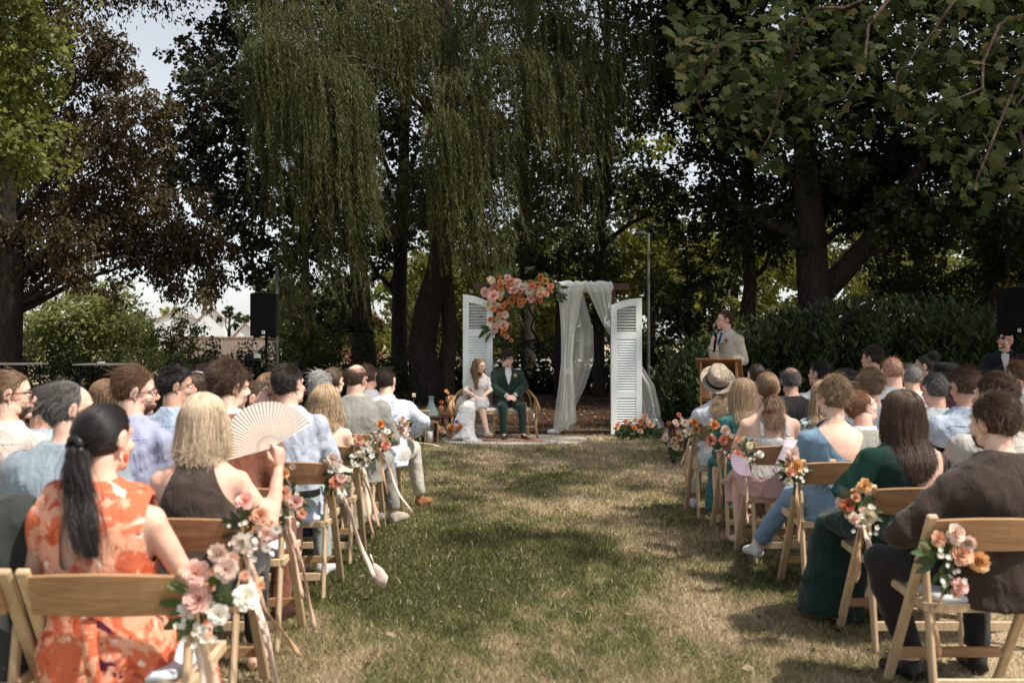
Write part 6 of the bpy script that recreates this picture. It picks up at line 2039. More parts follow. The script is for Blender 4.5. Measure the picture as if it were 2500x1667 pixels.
l1 = ground_pt(1049, 14.6); lantern('small dark wooden lantern with white candle beside the rug', l1, 0.21, 0.335, M_LAN, R(20)); candle('thick white candle inside the small dark lantern', l1 + Vector((0, 0, .025)), 0.055, 0.16)
l2 = ground_pt(1029, 15.1); lantern('taller pale wooden lantern behind the small dark one', l2, 0.24, 0.46, M_LAN2, R(8)); candle('white candle inside the taller pale lantern', l2 + Vector((0, 0, .025)), 0.05, 0.14)
l3 = ground_pt(1660, 13.2); lantern('thin wooden lantern frame at the right of the lawn behind the front chair', l3, 0.24, 0.44, M_LAN, R(15), 0.016)
bouquet('lantern_flowers', 'blush and red flowers beside the dark lantern and the rug', ground_pt(1066, 14.85), [('ball', 'coral', -.03, .28, .045), ('rose', 'coral', .01, .24, .045), ('rose', 'blush', -.01, .17, .05), ('rose', 'peach', .08, .19, .05), ('dahlia', 'cream', .12, .16, .035)], 10, 0.1, 54, 0.08)
bouquet('white_flower_bunch', 'pale leafy flower bunch at the left of the lanterns', ground_pt(1018, 14.6), [('rose', 'cream', -.02, .14, .04), ('rose', 'white', .03, .18, .04), ('rose', 'white', .10, .15, .035), ('filler', 'white', .06, .22, .02)], 18, 0.12, 55, 0.1)


def bottle(label, loc, prof, mat, rimmat, name='demijohn_bottle'):
    root = empty(name, loc); tag(root, label, 'bottle')
    m = MB(); m.lathe(prof, n=24, cap=False); m.build('glass', mat, root, True)
    z = prof[-1][1]; r = prof[-1][0]
    m = MB(); m.tube([(r * math.cos(a), r * math.sin(a), z) for a in [2 * PI * i / 16 for i in range(17)]], r * 0.22, 6); m.build('lip', mat, root, True)
    m = MB(); m.lathe([(prof[0][0] * .98, 0.003), (prof[0][0] * 1.0, 0.012)], n=24); m.build('base', mat, root, True)


bottle('pale blue-green demijohn bottle behind the lanterns', ground_pt(1053, 15.9) + Vector((0, 0, .0)), [(0.13, .005), (0.15, .05), (0.152, .18), (0.14, .30), (0.105, .40), (0.06, .48), (0.042, .54), (0.040, .60), (0.046, .615)], glassmat('glass_aqua', (0.55, 0.72, 0.70), 0.38), None)
bottle('round clear glass demijohn beside the ground bouquet', ground_pt(1594, 15.5), [(0.10, .005), (0.16, .05), (0.19, .14), (0.175, .24), (0.115, .32), (0.055, .37), (0.034, .42), (0.034, .46), (0.042, .475)], glassmat('glass_clear', (0.80, 0.88, 0.85), 0.10), None)
M_TAB = wood('table_dark', (0.13, 0.05, 0.032), (0.06, 0.024, 0.016), 'X', 1.0, 0.4)
ts_ = ground_pt(1082, 15.7); tb = empty('side_table', ts_); tag(tb, 'small round dark-wood side table beside the rattan bench', 'table')
m = MB(); m.lathe([(0.225, .30), (0.235, .305), (0.235, .322), (0.225, .328)], n=28); m.build('table_top', M_TAB, tb, True)
for a in (0.5, 2.6, 4.7):
    m = MB(); m.tube([(0.10 * math.cos(a), 0.10 * math.sin(a), .30), (0.19 * math.cos(a), 0.19 * math.sin(a), 0.0)], [0.020, 0.013], 8); m.build('leg', M_TAB, tb, True)
vs = ts_ + Vector((0.12, -0.05, .328)); vz = empty('terracotta_vase', vs); tag(vz, 'terracotta cylinder vase standing on the dark side table', 'vase')
m = MB(); m.lathe([(0.050, 0), (0.053, .01), (0.055, .15), (0.052, .16), (0.048, .155), (0.046, .05)], n=20); m.build('pot', matte('terracotta', (0.55, 0.22, 0.12), (0.42, 0.16, 0.09), scale=9, rough=0.8), vz, True)
bouquet('vase_flowers', 'orange flowers standing in the terracotta vase', vs + Vector((0, 0, .10)), [('rose', 'peach', .0, .10, .055), ('rose', 'apricot', .01, .18, .06), ('ball', 'orange', -.14, .12, .035), ('ball', 'orange', -.14, .04, .035), ('filler', 'orange', -.06, .30, .035), ('filler', 'orange', -.03, .27, .025), ('dahlia', 'cream', .06, .15, .035), ('rose', 'peach', -.03, .15, .04)], 12, 0.08, 56, 0.03)
al = empty('allium_flower', ground_pt(1006, 15.2)); tag(al, 'single pale round allium flower head on a thin stalk', 'flower')
m = MB(); m.tube([(0, 0, 0), (0.01, 0, .35), (0.025, 0, .66)], 0.005, 6); m.build('stem', M_STEM, al, True)
for i in range(22):
    d = Vector((rd.gauss(0, 1), rd.gauss(0, 1), rd.gauss(0, 1))).normalized(); flower(al, 'filler', 'cream', Vector((0.025, 0, .68)) + d * 0.03, 0.014, d, rd)

# ------------------------------------------------------------------ rugs
M_RUG = matte('rug_cream', (0.66, 0.61, 0.53), (0.54, 0.49, 0.42), scale=30, rough=0.95, bump=0.8, bscale=90)
def rug(name, label, cx, cy, rx, ry, mat, z, wob, seed):
    r = random.Random(seed); n = 64; V = []
    for k in range(n):
        a = 2 * PI * k / n; q = 1 + wob * (math.sin(3 * a + seed) + 0.6 * math.sin(7 * a) + 0.4 * r.uniform(-1, 1))
        V.append((rx * q * math.copysign(abs(math.cos(a)) ** 0.8, math.cos(a)), ry * q * math.copysign(abs(math.sin(a)) ** 0.8, math.sin(a))))
    m = MB(); A = [(x, y, z) for x, y in V] + [(x * .99, y * .99, z + 0.016) for x, y in V] + [(0, 0, z + 0.018)]
    m.add(A, [(k, (k + 1) % n, n + (k + 1) % n, n + k) for k in range(n)] + [(n + k, n + (k + 1) % n, 2 * n) for k in range(n)])
    root = empty(name, (cx, cy, 0)); tag(root, label, 'rug'); m.build('pile', mat, root, False)
    m = MB()
    for k in range(90):
        a = 2 * PI * k / 90; i = int(k * n / 90); x, y = V[i]; L = r.uniform(0.02, 0.05); d = Vector((x, y, 0)).normalized()
        m.bar(Vector((x, y, z + .006)), Vector((x, y, z + .003)) + d * L, 0.012, 0.005)
    m.build('fringe', mat, root)
    return root
rug('sheepskin_rug', 'cream ragged-edged rug spread under the rattan bench', px(1255, 1070, 15).x, 15.15, 1.10, 0.72, M_RUG, 0.006, 0.025, 3)
M_KIL = printed('kilim', (0.52, 0.36, 0.27), [((0.55, 0.16, 0.08), 9, 0.52), ((0.20, 0.09, 0.06), 12, 0.60), ((0.60, 0.45, 0.34), 7, 0.58)], bump=0.5)
kr = empty('kilim_rug', (px(1240, 1070, 15).x, 14.95, 0)); tag(kr, 'narrow red patterned kilim laid over the cream rug', 'rug')
m = MB(); m.box((0, 0, 0.030), (1.05, 0.42, 0.008), Matrix.Rotation(R(-4), 3, 'Z')); m.build('weave', M_KIL, kr)
m = MB()
for i in range(22):
    for s in (-1, 1): m.bar((s * 0.525, -0.2 + i * 0.019, 0.029), (s * 0.565, -0.2 + i * 0.019 + rd.uniform(-.01, .01), 0.027), 0.006, 0.004)
m.build('fringe', M_RUG, kr)

# ------------------------------------------------------------------ rattan love seat
M_RAT = wood('rattan', (0.58, 0.37, 0.20), (0.40, 0.23, 0.11), 'Z', 2.0, 0.45)
BX, BY = px(1207, 0, 15.4).x, 15.45
rb = empty('rattan_bench', (BX, BY, 0), PI); tag(rb, 'curved rattan love seat the couple sit on', 'bench')
def rt(name, pts, r, n=8): m = MB(); m.tube(pts, r, n); return m.build(name, M_RAT, rb, True)
hw = 0.60
def arc_back(z, y, w, k=0.0): return [(w * math.cos(a), y - 0.20 * math.sin(a) ** 1.0 * 1.0 + k, z + 0.14 * math.sin(a)) for a in [PI * i / 20 for i in range(21)]]
rim = [(hw + .02, 0.30, 0.10), (hw + .04, 0.34, 0.36), (hw + .06, 0.34, 0.50), (hw + .05, 0.26, 0.585), (hw + .04, 0.12, 0.60), (hw + .03, -0.05, 0.62), (hw - .04, -0.18, 0.70), (hw - .18, -0.25, 0.80), (hw - .36, -0.28, 0.835), (0, -0.29, 0.845)]
rim = rim + [(-x, y, z) for x, y, z in reversed(rim[:-1])]
rt('top_rim', rim[1:-1], 0.024, 10)
seatline = [(hw * math.cos(a), 0.05 + 0.26 * math.sin(a), 0.40) for a in [2 * PI * i / 28 for i in range(29)]]
rt('seat_ring', seatline, 0.020)
for s in (-1, 1):
    rt('front_leg', [(s * (hw + .045), 0.32, 0.42), (s * (hw + .03), 0.30, 0.2), (s * (hw + .07), 0.33, 0.0)], 0.022)
    rt('rear_leg', [(s * (hw - .12), -0.20, 0.55), (s * (hw - .10), -0.22, 0.3), (s * (hw - .06), -0.30, 0.0)], 0.022)
    rt('arm_loop', [(s * (hw + .05), 0.30, 0.40), (s * (hw + .09), 0.36, 0.48), (s * (hw + .06), 0.34, 0.57), (s * (hw + .03), 0.22, 0.60)], 0.020)
    rt('brace', [(s * (hw + .03), 0.30, 0.2), (s * (hw - .10), -0.22, 0.22)], 0.014)
rt('middle_leg', [(0, 0.31, 0.40), (0, 0.32, 0.0)], 0.018); rt('front_stretcher', [(-hw - .03, 0.30, 0.2), (0, 0.315, 0.21), (hw + .03, 0.30, 0.2)], 0.015); rt('rear_stretcher', [(-hw + .1, -0.22, 0.24), (hw - .1, -0.22, 0.24)], 0.014)
for k in range(9):
    c = -0.48 + k * 0.12; pts = []
    for i in range(13):
        t = i / 12; a = PI * t; x = c + 0.085 * math.cos(a); q = max(-1, min(1, x / (hw + .03)))
        pts.append((x, -0.27 + 0.20 * q * q, 0.42 + 0.36 * (1 - 0.32 * q * q) * math.sin(a) ** 0.5))
    rt('back_hoop', pts, 0.009, 6)
for s in (-1, 1):
    for k in range(5):
        y = -0.14 + k * 0.085; rt('side_spindle', [(s * (hw - .0), y, 0.40), (s * (hw + .035), y, 0.61 - 0.01 * k)], 0.008, 6)
M_CUSH = cloth('cushion_cream', (0.66, 0.62, 0.55), 0.08, 0.4)
m = MB(); m.rings([(0, 0.04, 0.405, .54, .24, 4), (0, 0.04, 0.43, .57, .265, 4), (0, 0.04, 0.465, .56, .26, 4), (0, 0.04, 0.485, .50, .21, 4)], 36)
cu = empty('seat_cushion', (BX, BY, 0), PI); tag(cu, 'cream seat cushion with tassels on the rattan bench', 'cushion'); m.build('cover', M_CUSH, cu, True)
for s in (-1, 1):
    for y in (0.27,):
        m = MB(); m.ball((s * 0.60, y - 0.5, 0.40), 0.022, 8, 6); m.tube([(s * 0.60, y - 0.5, 0.39), (s * 0.61, y - 0.5, 0.33), (s * 0.615, y - 0.5, 0.26)], [0.018, 0.035, 0.042], 9); m.build('tassel', M_CUSH, cu, True)
pc = empty('side_cushion', (BX - 0.50, BY + 0.10, 0.48), PI); tag(pc, 'pale cushion wedged against the bench arm beside the bride', 'cushion')
m = MB(); m.rings([(0, 0, -.17, .05, .04), (0, 0, -.10, .10, .17), (0, 0, 0, .115, .20), (0, 0, .10, .10, .17), (0, 0, .17, .04, .04)], 18); m.build('cover', M_CUSH, pc, True)

# ------------------------------------------------------------------ lectern
YL = 12.0
M_LEC = wood('lectern_wood', (0.40, 0.20, 0.10), (0.26, 0.12, 0.055), 'Z', 0.6, 0.45)
la = px(1705, 872, YL); lw = (1795 - 1707) / F * YL
lc = Vector((px(1757, 0, YL).x, YL, 0)); le = empty('lectern', lc, R(-16)); tag(le, 'open-fronted reddish wooden lectern the officiant stands at', 'lectern')
lh = 1.26; hw = lw / 2; dp = 0.40
for s in (-1, 1):
    m = MB(); x = s * (hw - .012); V = [(x - .012, -dp / 2, 0), (x - .012, dp / 2, 0), (x - .012, dp / 2, lh - .18), (x - .012, -dp / 2, lh)]; V += [(q[0] + .024, q[1], q[2]) for q in V]
    m.add(V, [(3, 2, 1, 0), (4, 5, 6, 7), (0, 1, 5, 4), (1, 2, 6, 5), (2, 3, 7, 6), (3, 0, 4, 7)]); m.build('side_panel', M_LEC, le, bevel=0.002)
m = MB(); m.box((0, dp / 2 - .008, (lh - .2) / 2), (lw - .05, .016, lh - .2)); m.build('back_panel', M_LEC, le)
for z in (0.06, 0.50, 0.80):
    m = MB(); m.box((0, 0, z), (lw - .05, dp - .04, .02)); m.build('shelf', M_LEC, le)
m = MB(); m.box((0, -dp / 2 + .012, 0.95), (lw - .05, .018, .26)); m.build('front_board', M_LEC, le)
m = MB(); m.box((0, 0, lh - .07), (lw + .10, dp * 1.28, .024), Matrix.Rotation(-math.atan2(.18, dp), 3, 'X')); m.build('top', M_LEC, le, bevel=0.003)
m = MB(); m.box((0, dp * 0.62, lh - .19), (lw + .10, .02, .05)); m.build('ledge', M_LEC, le)

# ------------------------------------------------------------------ loudspeakers
M_BLK = matte('black_plastic', (0.009, 0.0095, 0.011), (0.006, 0.006, 0.007), scale=40, rough=0.75, bump=0.2, bscale=200, spec=0.08)
M_GRL = matte('black_grille', (0.007, 0.0075, 0.009), (0.003, 0.003, 0.0035), scale=220, rough=0.9, bump=0.6, bscale=300, spec=0.03)
M_LOGO = matte('logo_white', (0.75, 0.76, 0.78), rough=0.5)


def loudspeaker(label, slabel, x, y0, y1, Y, w, lx):
    a = px(x, y0, Y); z1 = a.z; z0 = px(x, y1, Y).z; h = z1 - z0; g = Vector((a.x, Y, 0))
    root = empty('loudspeaker', g); tag(root, label, 'loudspeaker', 'black loudspeakers on poles')
    m = MB(); N = 10; g2 = []
    prof = [(-w / 2, z0), (w / 2, z0)] + [(w / 2 - w * i / N, z1 - 0.022 * (2 * i / N - 1) ** 2 - 0.0) for i in range(N + 1)]
    n = len(prof); V = [(q[0], -0.16, q[1]) for q in prof] + [(q[0] * .72, 0.17, q[1]) for q in prof]
    m.add(V, [tuple(range(n)), tuple(reversed(range(n, 2 * n)))] + [(i, n + i, n + (i + 1) % n, (i + 1) % n) for i in range(n)]); m.build('cabinet', M_BLK, root, bevel=0.008)
    m = MB(); prof2 = [(q[0] * .94, z0 + h * 0.03 + (q[1] - z0) * 0.945) for q in prof]
    V = [(q[0], -0.172, q[1]) for q in prof2] + [(q[0], -0.158, q[1]) for q in prof2]
    m.add(V, [tuple(range(n)), tuple(reversed(range(n, 2 * n)))] + [(i, n + i, n + (i + 1) % n, (i + 1) % n) for i in range(n)]); m.build('grille', M_GRL, root)
    m = MB(); m.box((lx, -0.176, z0 + h * 0.085), (0.040, 0.006, 0.040)); lo = m.build('badge', M_LOGO, root)
    m = MB()
    for i in range(3): m.box((lx - 0.010 + i * 0.010, -0.1805, z0 + h * 0.085 + 0.002 * (i == 1)), (0.005, 0.002, 0.020))
    m.box((lx, -0.1805, z0 + h * 0.085 + 0.010), (0.024, 0.0018, 0.004)); m.build('lettering', M_BLK, lo)
    for s in (-1, 1):
        m = MB(); m.box((s * w * 0.3, -0.05, z0 - 0.010), (0.05, 0.12, 0.022)); m.build('foot', M_BLK, root)
    st = empty('speaker_stand', g); tag(st, slabel, 'stand', 'poles under the loudspeakers')
    m = MB(); m.tube([(0, 0, 0.25), (0, 0, 0.95)], 0.024, 12); m.build('lower_tube', M_BLK, st, True)
    m = MB(); m.tube([(0, 0, 0.9), (0, 0, z0 + 0.02)], 0.018, 12); m.build('upper_tube', M_BLK, st, True)
    m = MB(); m.lathe([(0.034, .92), (0.036, .95), (0.036, 1.0), (0.03, 1.02)], n=14); m.build('collar', M_BLK, st, True)
    m = MB(); m.tube([(0.03, 0, .97), (0.07, 0, .97)], 0.012, 8); m.build('knob', M_BLK, st, True)
    for i in range(3):
        q = 2 * PI * i / 3 + 0.4; m = MB(); m.tube([(0, 0, .62), (.55 * math.cos(q), .55 * math.sin(q), 0.012)], 0.012, 8); m.build('leg', M_BLK, st, True)
        m = MB(); m.tube([(0, 0, .28), (.27 * math.cos(q), .27 * math.sin(q), 0.31)], 0.008, 6); m.build('brace', M_BLK, st, True)
    m = MB(); m.tube([(0.03, -.02, z0), (0.045, -.03, 1.2), (0.05, -.05, .6), (0.1, -.1, 0.01)], 0.005, 6); m.build('cable', M_BLK, st, True)


loudspeaker('black loudspeaker raised above the heads of the crowd before the sunlit trees, left', 'black tripod pole under the left loudspeaker', 650, 713, 820, 13.7, 0.365, 0.005)
loudspeaker('black loudspeaker cut by the right edge above the bald man', 'black tripod pole under the loudspeaker at the right edge', 2478, 700, 816, 12.9, 0.43, -0.035)

# ------------------------------------------------------------------ high tables, video camera
M_TT = matte('table_laminate', (0.15, 0.145, 0.13), (0.11, 0.105, 0.095), scale=5, rough=0.5)
for lab, x0, x1, yy, Y in (('high table with thin pale top at the left edge', -30, 98, 886, 18.5), ('high table with thin pale top and small box, right of its twin', 196, 312, 887, 18.9)):
    c = px((x0 + x1) / 2, yy, Y); w = (x1 - x0) / F * Y; t = empty('high_table', (c.x, Y, 0)); tag(t, lab, 'table', 'high standing tables by the hedge')
    m = MB(); m.box((0, 0, c.z - .015), (w, 0.7, 0.03)); m.build('table_top', M_TT, t, bevel=0.004)
    for sx in (-1, 1):
        for sy in (-1, 1):
            m = MB(); m.bar((sx * w * .36, sy * .25, c.z - .03), (sx * w * .40, sy * .28, 0), 0.04, 0.04); m.build('leg', M_BLK, t)
    m = MB(); m.box((0, 0, 0.3), (w * .74, 0.03, 0.04)); m.build('foot_rail', M_BLK, t)
bx_ = px(247, 887, 18.8); bo = empty('napkin_box', (bx_.x, 18.8, bx_.z)); tag(bo, 'small clear box on the second high table', 'box')
m = MB(); m.box((0, 0, .022), (.12, .08, .044)); m.build('case', matte('frosted', (0.5, 0.5, 0.48), rough=0.3), bo, bevel=0.004); m = MB(); m.box((0, 0, .047), (.124, .084, .006)); m.build('lid', M_TT, bo)

vc = px(612, 868, 11.6); vt = empty('camera_tripod', (vc.x, 11.6, 0)); tag(vt, 'black camera tripod behind the seated crowd near the left loudspeaker', 'tripod')
m = MB(); m.tube([(0, 0, .6), (0, 0, vc.z - .06)], 0.016, 10); m.build('column', M_BLK, vt, True)
m = MB(); m.ball((0, 0, vc.z - .09), (.035, .035, .04), 10, 7); m.build('head', M_BLK, vt, True)
for i in range(3):
    q = 2 * PI * i / 3 + .3; m = MB(); m.tube([(0.02 * math.cos(q), .02 * math.sin(q), .95), (.40 * math.cos(q), .40 * math.sin(q), 0)], 0.013, 8); m.build('leg', matte('tripod_grey', (.3, .31, .32), rough=.4) if i == 1 else M_BLK, vt, True)
vr = empty('video_camera', (vc.x, 11.6, vc.z - .05)); tag(vr, 'small black and silver video camera on the tripod', 'camera')
m = MB(); m.box((0, 0, .035), (.09, .16, .085)); m.build('body', M_BLK, vr, bevel=.008)
m = MB(); m.tube([(0, .08, .04), (0, .17, .04)], [.034, .038], 14); m.build('lens', M_BLK, vr, True)
m = MB(); m.box((.085, -.03, .05), (.075, .012, .05)); m.build('screen', matte('screen_grey', (.35, .36, .38), rough=.3), vr)
m = MB(); m.tube([(0, -.06, .08), (0, -.05, .115), (0, .05, .115), (0, .07, .08)], .009, 8); m.build('handle', M_BLK, vr, True)
# ================================================================== PEOPLE
make_heads()
ROW = {0: 3.0, 1: 3.94, 2: 4.76, 3: 5.77, 4: 6.67, 5: 7.53, 6: 8.34, 7: 9.2, 8: 10.0, 9: 10.8}
LEFT_POST = {0: -0.985, 1: -1.09, 2: -1.10, 3: -1.07, 4: -1.06, 5: -1.03, 6: -0.98}
RIGHT_POST = {1: 1.66, 2: 1.72, 3: 1.68, 4: 1.61, 5: 1.61, 6: 1.54}


def tl_for(cz, sex): return max(0.76, min(1.16, (cz - 0.708) / 0.69 if sex == 'm' else (cz - 0.698) / 0.68))


def guest(label, who, hx, hy, row, sex='m', aisle=None, near=None, rz=0.0, w=1.0, **kw):
    """seated guest whose crown is at pixel (hx, hy) in chair row `row`; who = short phrase for the chair's label"""
    Yp = ROW[row] + 0.20; X = (hx - 1250) / F * Yp; cz = CAM_H - (hy - 833) / F * Yp
    k = tl_for(cz, sex)
    near = (row <= 3) if near is None else near
    rr_ = random.Random(int(hx * 7 + hy)); kw.setdefault('roll', rr_.uniform(-6, 6)); kw.setdefault('lean', rr_.uniform(-3, 8)); kw.setdefault('pitch', rr_.uniform(-7, 5))
    P = Person(label, (X, Yp, 0), R(rz), sex, k, w * (0.75 + 0.25 * k), near=near, skin_=kw.pop('skin_', 'fair'), group='seated wedding guests', **kw)
    cx = X
    if aisle == 'L': cx = LEFT_POST[row] - CW
    if aisle == 'R': cx = RIGHT_POST[row] + CW
    chair('wooden folding chair under the ' + who, cx, ROW[row], R(rz * 0.35) if aisle is None else 0)
    P.X, P.Y = X, Yp
    return P


def front_or_back(V): return V[:, 1]


def shirt(P, mat, sleeve=1.92, fold=0.007, seed=1, collar=True, e=0.013, name='shirt', **kw):
    def cb(o, V, Fq):
        z = P.J['neck'].z - 0.105
        if P.near: P.back_seam(V, Fq, mat, [(-.15, z + .004), (0, z), (.15, z + .004)]); P.back_seam(V, Fq, mat, [(0.0, z), (.004, z - .26)], 'pleat', .003)
    P.garment(name, mat, sleeve=sleeve, e=e, fold=fold * 1.25, freq=24, seed=seed, cb=cb, **kw)
    if collar: P.collar(mat)


def jacket(P, mat, shirtmat=None, seed=1, e=0.024, fold=0.006, **kw):
    def cb(o, V, Fq):
        z = P.J['neck'].z - 0.045
        if P.near: P.back_seam(V, Fq, mat, [(0, z), (.003, z - .3), (0, z - .52)], 'seam', .0028)
    P.garment('jacket', mat, sleeve=1.93, e=e, fold=fold * 1.3, freq=17, seed=seed, drop=0.05, cb=cb, **kw)
    P.collar(mat, 'jacket_collar', r=0.018, h=0.040, low=0.010, open_=40, wide=1.08)
    if shirtmat: P.collar(shirtmat, 'shirt_collar', r=0.008, h=0.050, low=-0.002)


def trousers(P, mat, seed=3, upto=1.93, e=0.013):
    P.garment('trousers', mat, zmax=P.J['rings'][2][2] + 0.01, legs=upto, e=e, drop=0.0, fold=0.006, freq=22, seed=seed, vx=None if P.vis else 0.028)


def skirt(P, mat, length=0.28, seed=4, wide=1.0):
    """cloth over thighs, falling from the knees"""
    def ex(m, J):
        k = wide
        m.tube([(0, -0.06, .53), (0, 0.12, .54), (0, 0.34, .545), (0, 0.46, .50), (0, 0.49, .40), (0, 0.47, .53 - length)], [(.20 * k, .11), (.205 * k, .10), (.20 * k, .085), (.195 * k, .07), (.20 * k, .06), (.22 * k, .09)], 16, flat=(0, 0, 1))
    P.garment('skirt', mat, zmax=P.J['rings'][2][2] + 0.01, e=0.012, extra=ex, fold=0.010, freq=20, seed=seed)


SH = {'blue': cloth('shirt_blue', (0.40, 0.49, 0.64)), 'paleblue': cloth('shirt_paleblue', (0.48, 0.54, 0.66)), 'lav': cloth('shirt_lavender', (0.38, 0.41, 0.58)), 'white': cloth('shirt_white', (0.62, 0.64, 0.66), 0.04),
      'offwhite': cloth('shirt_offwhite', (0.60, 0.57, 0.53), 0.05), 'pinkwhite': cloth('shirt_pinkwhite', (0.60, 0.52, 0.49), 0.05), 'skyblue': cloth('shirt_sky', (0.36, 0.47, 0.58))}
TR = {'dark': cloth('trousers_dark', (0.022, 0.020, 0.022)), 'navy': cloth('trousers_navy', (0.03, 0.04, 0.07)), 'grey': cloth('trousers_grey', (0.30, 0.30, 0.28)), 'mint': cloth('trousers_mint', (0.36, 0.44, 0.43)), 'cream': cloth('trousers_cream', (0.58, 0.55, 0.49)), 'rust': cloth('rust_cloth', (0.23, 0.085, 0.052))}
SHOE = {'brown': matte('shoe_brown', (0.055, 0.022, 0.018), rough=0.4, spec=0.5), 'white': matte('shoe_white', (0.62, 0.64, 0.66), rough=0.6), 'beige': matte('shoe_beige', (0.42, 0.36, 0.30), rough=0.8), 'tan': matte('shoe_tan', (0.36, 0.16, 0.07), rough=0.5), 'black': matte('shoe_black', (0.02, 0.018, 0.017), rough=0.4)}

# ------------------------------------------------------------------ left block
# row 0
m_orange = printed('orange_floral', (0.62, 0.150, 0.075), [((0.72, 0.36, 0.24), 9, 0.49), ((0.50, 0.085, 0.04), 12, 0.59), ((0.76, 0.64, 0.58), 11, 0.61), ((0.10, 0.015, 0.045), 13, 0.655)])
p = guest('woman with black ponytail in orange floral dress', 'woman in the orange floral dress', 262, 972, 0, 'f', 'L', skin_='pink', yaw=20, pitch=-4, w=1.10, lean=-2, bare=True, arms={'r': ((.245, 0.02, .74), (.12, .25, .60)), 'l': ((-.25, 0.02, .74), (-.12, .25, .60))})
def cut_orange(V):
    x, y, z = V[:, 0], V[:, 1], V[:, 2]
    slit = (y < -0.02) & (np.abs(x + 0.050 - (z - .9) * .12) < 0.022 + 0.10 * np.clip(z - .80, 0, 1) * .35) & (z > 0.80) & (z < 1.00)
    return ((x > 0.165) & (z > 0.80)) | (x < -0.225) | slit | (z > 1.10)
p.garment('dress', m_orange, sleeve=0.4, e=0.016, cut=cut_orange, fold=0.010, freq=22, seed=21, extra=lambda m, J: (m.ball((-0.135, -0.03, .97), (.07, .08, .09), 12, 8), m.ball((0.10, -0.04, .98), (.075, .075, .08), 12, 8)))
def _oskirt(m, J): m.tube([(0, -0.06, .53), (0, 0.12, .54), (0, 0.34, .545), (0, 0.47, .50), (0, 0.50, .30), (0, 0.48, .08)], [(.20, .11), (.21, .10), (.20, .085), (.195, .07), (.21, .07), (.24, .10)], 16, flat=(0, 0, 1)); m.tube([(0, -.02, .60), (0, -.05, .5), (.02, -.03, .40)], [(.17, .10), (.19, .12), (.17, .09)], 14, flat=(0, 1, 0))
p.garment('skirt', m_orange, zmax=.66, e=0.014, extra=_oskirt, fold=0.010, freq=22, seed=22)
g = []
for i in range(9): t = i / 8; g.append([Vector((0.02 + 0.05 * t + q * 0.045, -0.185 - 0.02 * math.sin(t * 6), .66 - 0.42 * t)) for q in (-.5, 0, .5)])
mm = MB(); mm.sheet(g, 0.004, (0, -1, 0)); mm.build('sash', m_orange, p.root, True)
p.hair('tail', 'black', tie=(-0.012, -0.108, -0.002), tail=0.30, n=4200, wave=0.008, scale=0.8, drift=0.09, seed=3)
mm = MB(); mm.tube([p.M @ Vector((-0.012 + .022 * math.cos(a), -0.118, -0.002 + .026 * math.sin(a))) for a in [2 * PI * i / 14 for i in range(15)]], [.012 + .004 * (i % 2) for i in range(15)], 7); mm.build('scrunchie', matte('satin_black', (0.03, 0.035, 0.035), (0.012, 0.012, 0.014), scale=20, rough=0.3), p.root, True)
mm = MB(); mm.ball(p.M @ Vector((0.085, -0.004, -0.052)), (.008, .010, .016), 10, 7); mm.build('earring', matte('coral_bead', (0.65, 0.10, 0.04), rough=0.3), p.root, True)
p0x = p

p = guest('guest in dark suit cut off at the bottom left corner', 'dark-suited guest at the bottom left corner', -95, 985, 0, 'm', skin_='fair', yaw=20, w=1.08)
jacket(p, cloth('suit_charcoal', (0.040, 0.046, 0.044)), SH['white'], 31); trousers(p, TR['dark']); p.hair('short', 'dark', seed=5)

# row 1
p = guest('man in blue-grey jacket with slicked greying hair', 'man in the blue-grey jacket', 165, 925, 1, 'm', skin_='pink', yaw=48, pitch=-4, w=1.12, rz=-8)
jacket(p, cloth('jacket_bluegrey', (0.30, 0.37, 0.44)), None, 33, fold=0.010); p.hair('short', 'saltpepper', length=0.085, sweep=(0.1, -1, 0.0), lift=0.16, vol=0.08, messy=0.2, line='receding', n=4200, seed=6); trousers(p, TR['navy']); p.glasses('gold'); p.face()

m_brown = cloth('top_brown', (0.075, 0.055, 0.046))
p = guest('woman with platinum bob in brown sleeveless top raising a fan', 'platinum blonde with the fan', 492, 950, 1, 'f', 'L', bare=True, skin_='pink', yaw=-4, w=1.10, lean=2,
          arms={'r': ((.285, 0.015, .735), (.300, .10, .975)), 'l': ((-.24, 0.03, .74), (-.12, .25, .62))}, hands=[('r', (0.05, -0.12, 1), (0.9, -.5, 0), 'grip')])
def cut_brown(V):
    x, y, z = np.abs(V[:, 0]), V[:, 1], V[:, 2]
    return (x > np.interp(z, [.70, .80, .92, 1.0, 1.06], [.5, .172, .105, .075, .062])) | (z > 1.075)
p.garment('top', m_brown, e=0.011, cut=cut_brown, fold=0.006, freq=22, seed=35)
trousers(p, TR['dark']); p.hair('bob', 'platinum', length=0.36, cut=p.J['neck'].z - 0.025, vol=0.03, n=5200, part=0.01, seed=8)
blonde = p

# row 2
p = guest('bearded man with auburn wavy hair and glasses in lavender shirt', 'auburn-haired man with glasses', 335, 888, 2, 'm', skin_='pink', yaw=55, rz=-14, w=1.0)
shirt(p, SH['lav'], seed=41, fold=0.012); trousers(p, TR['navy']); p.hair('short', 'chestnut', length=0.055, curl=0.004, lift=0.38, vol=0.04, messy=0.35, n=4200, seed=9); p.hair('beard', 'chestnut', length=0.009, n=1300); p.glasses(); p.face()

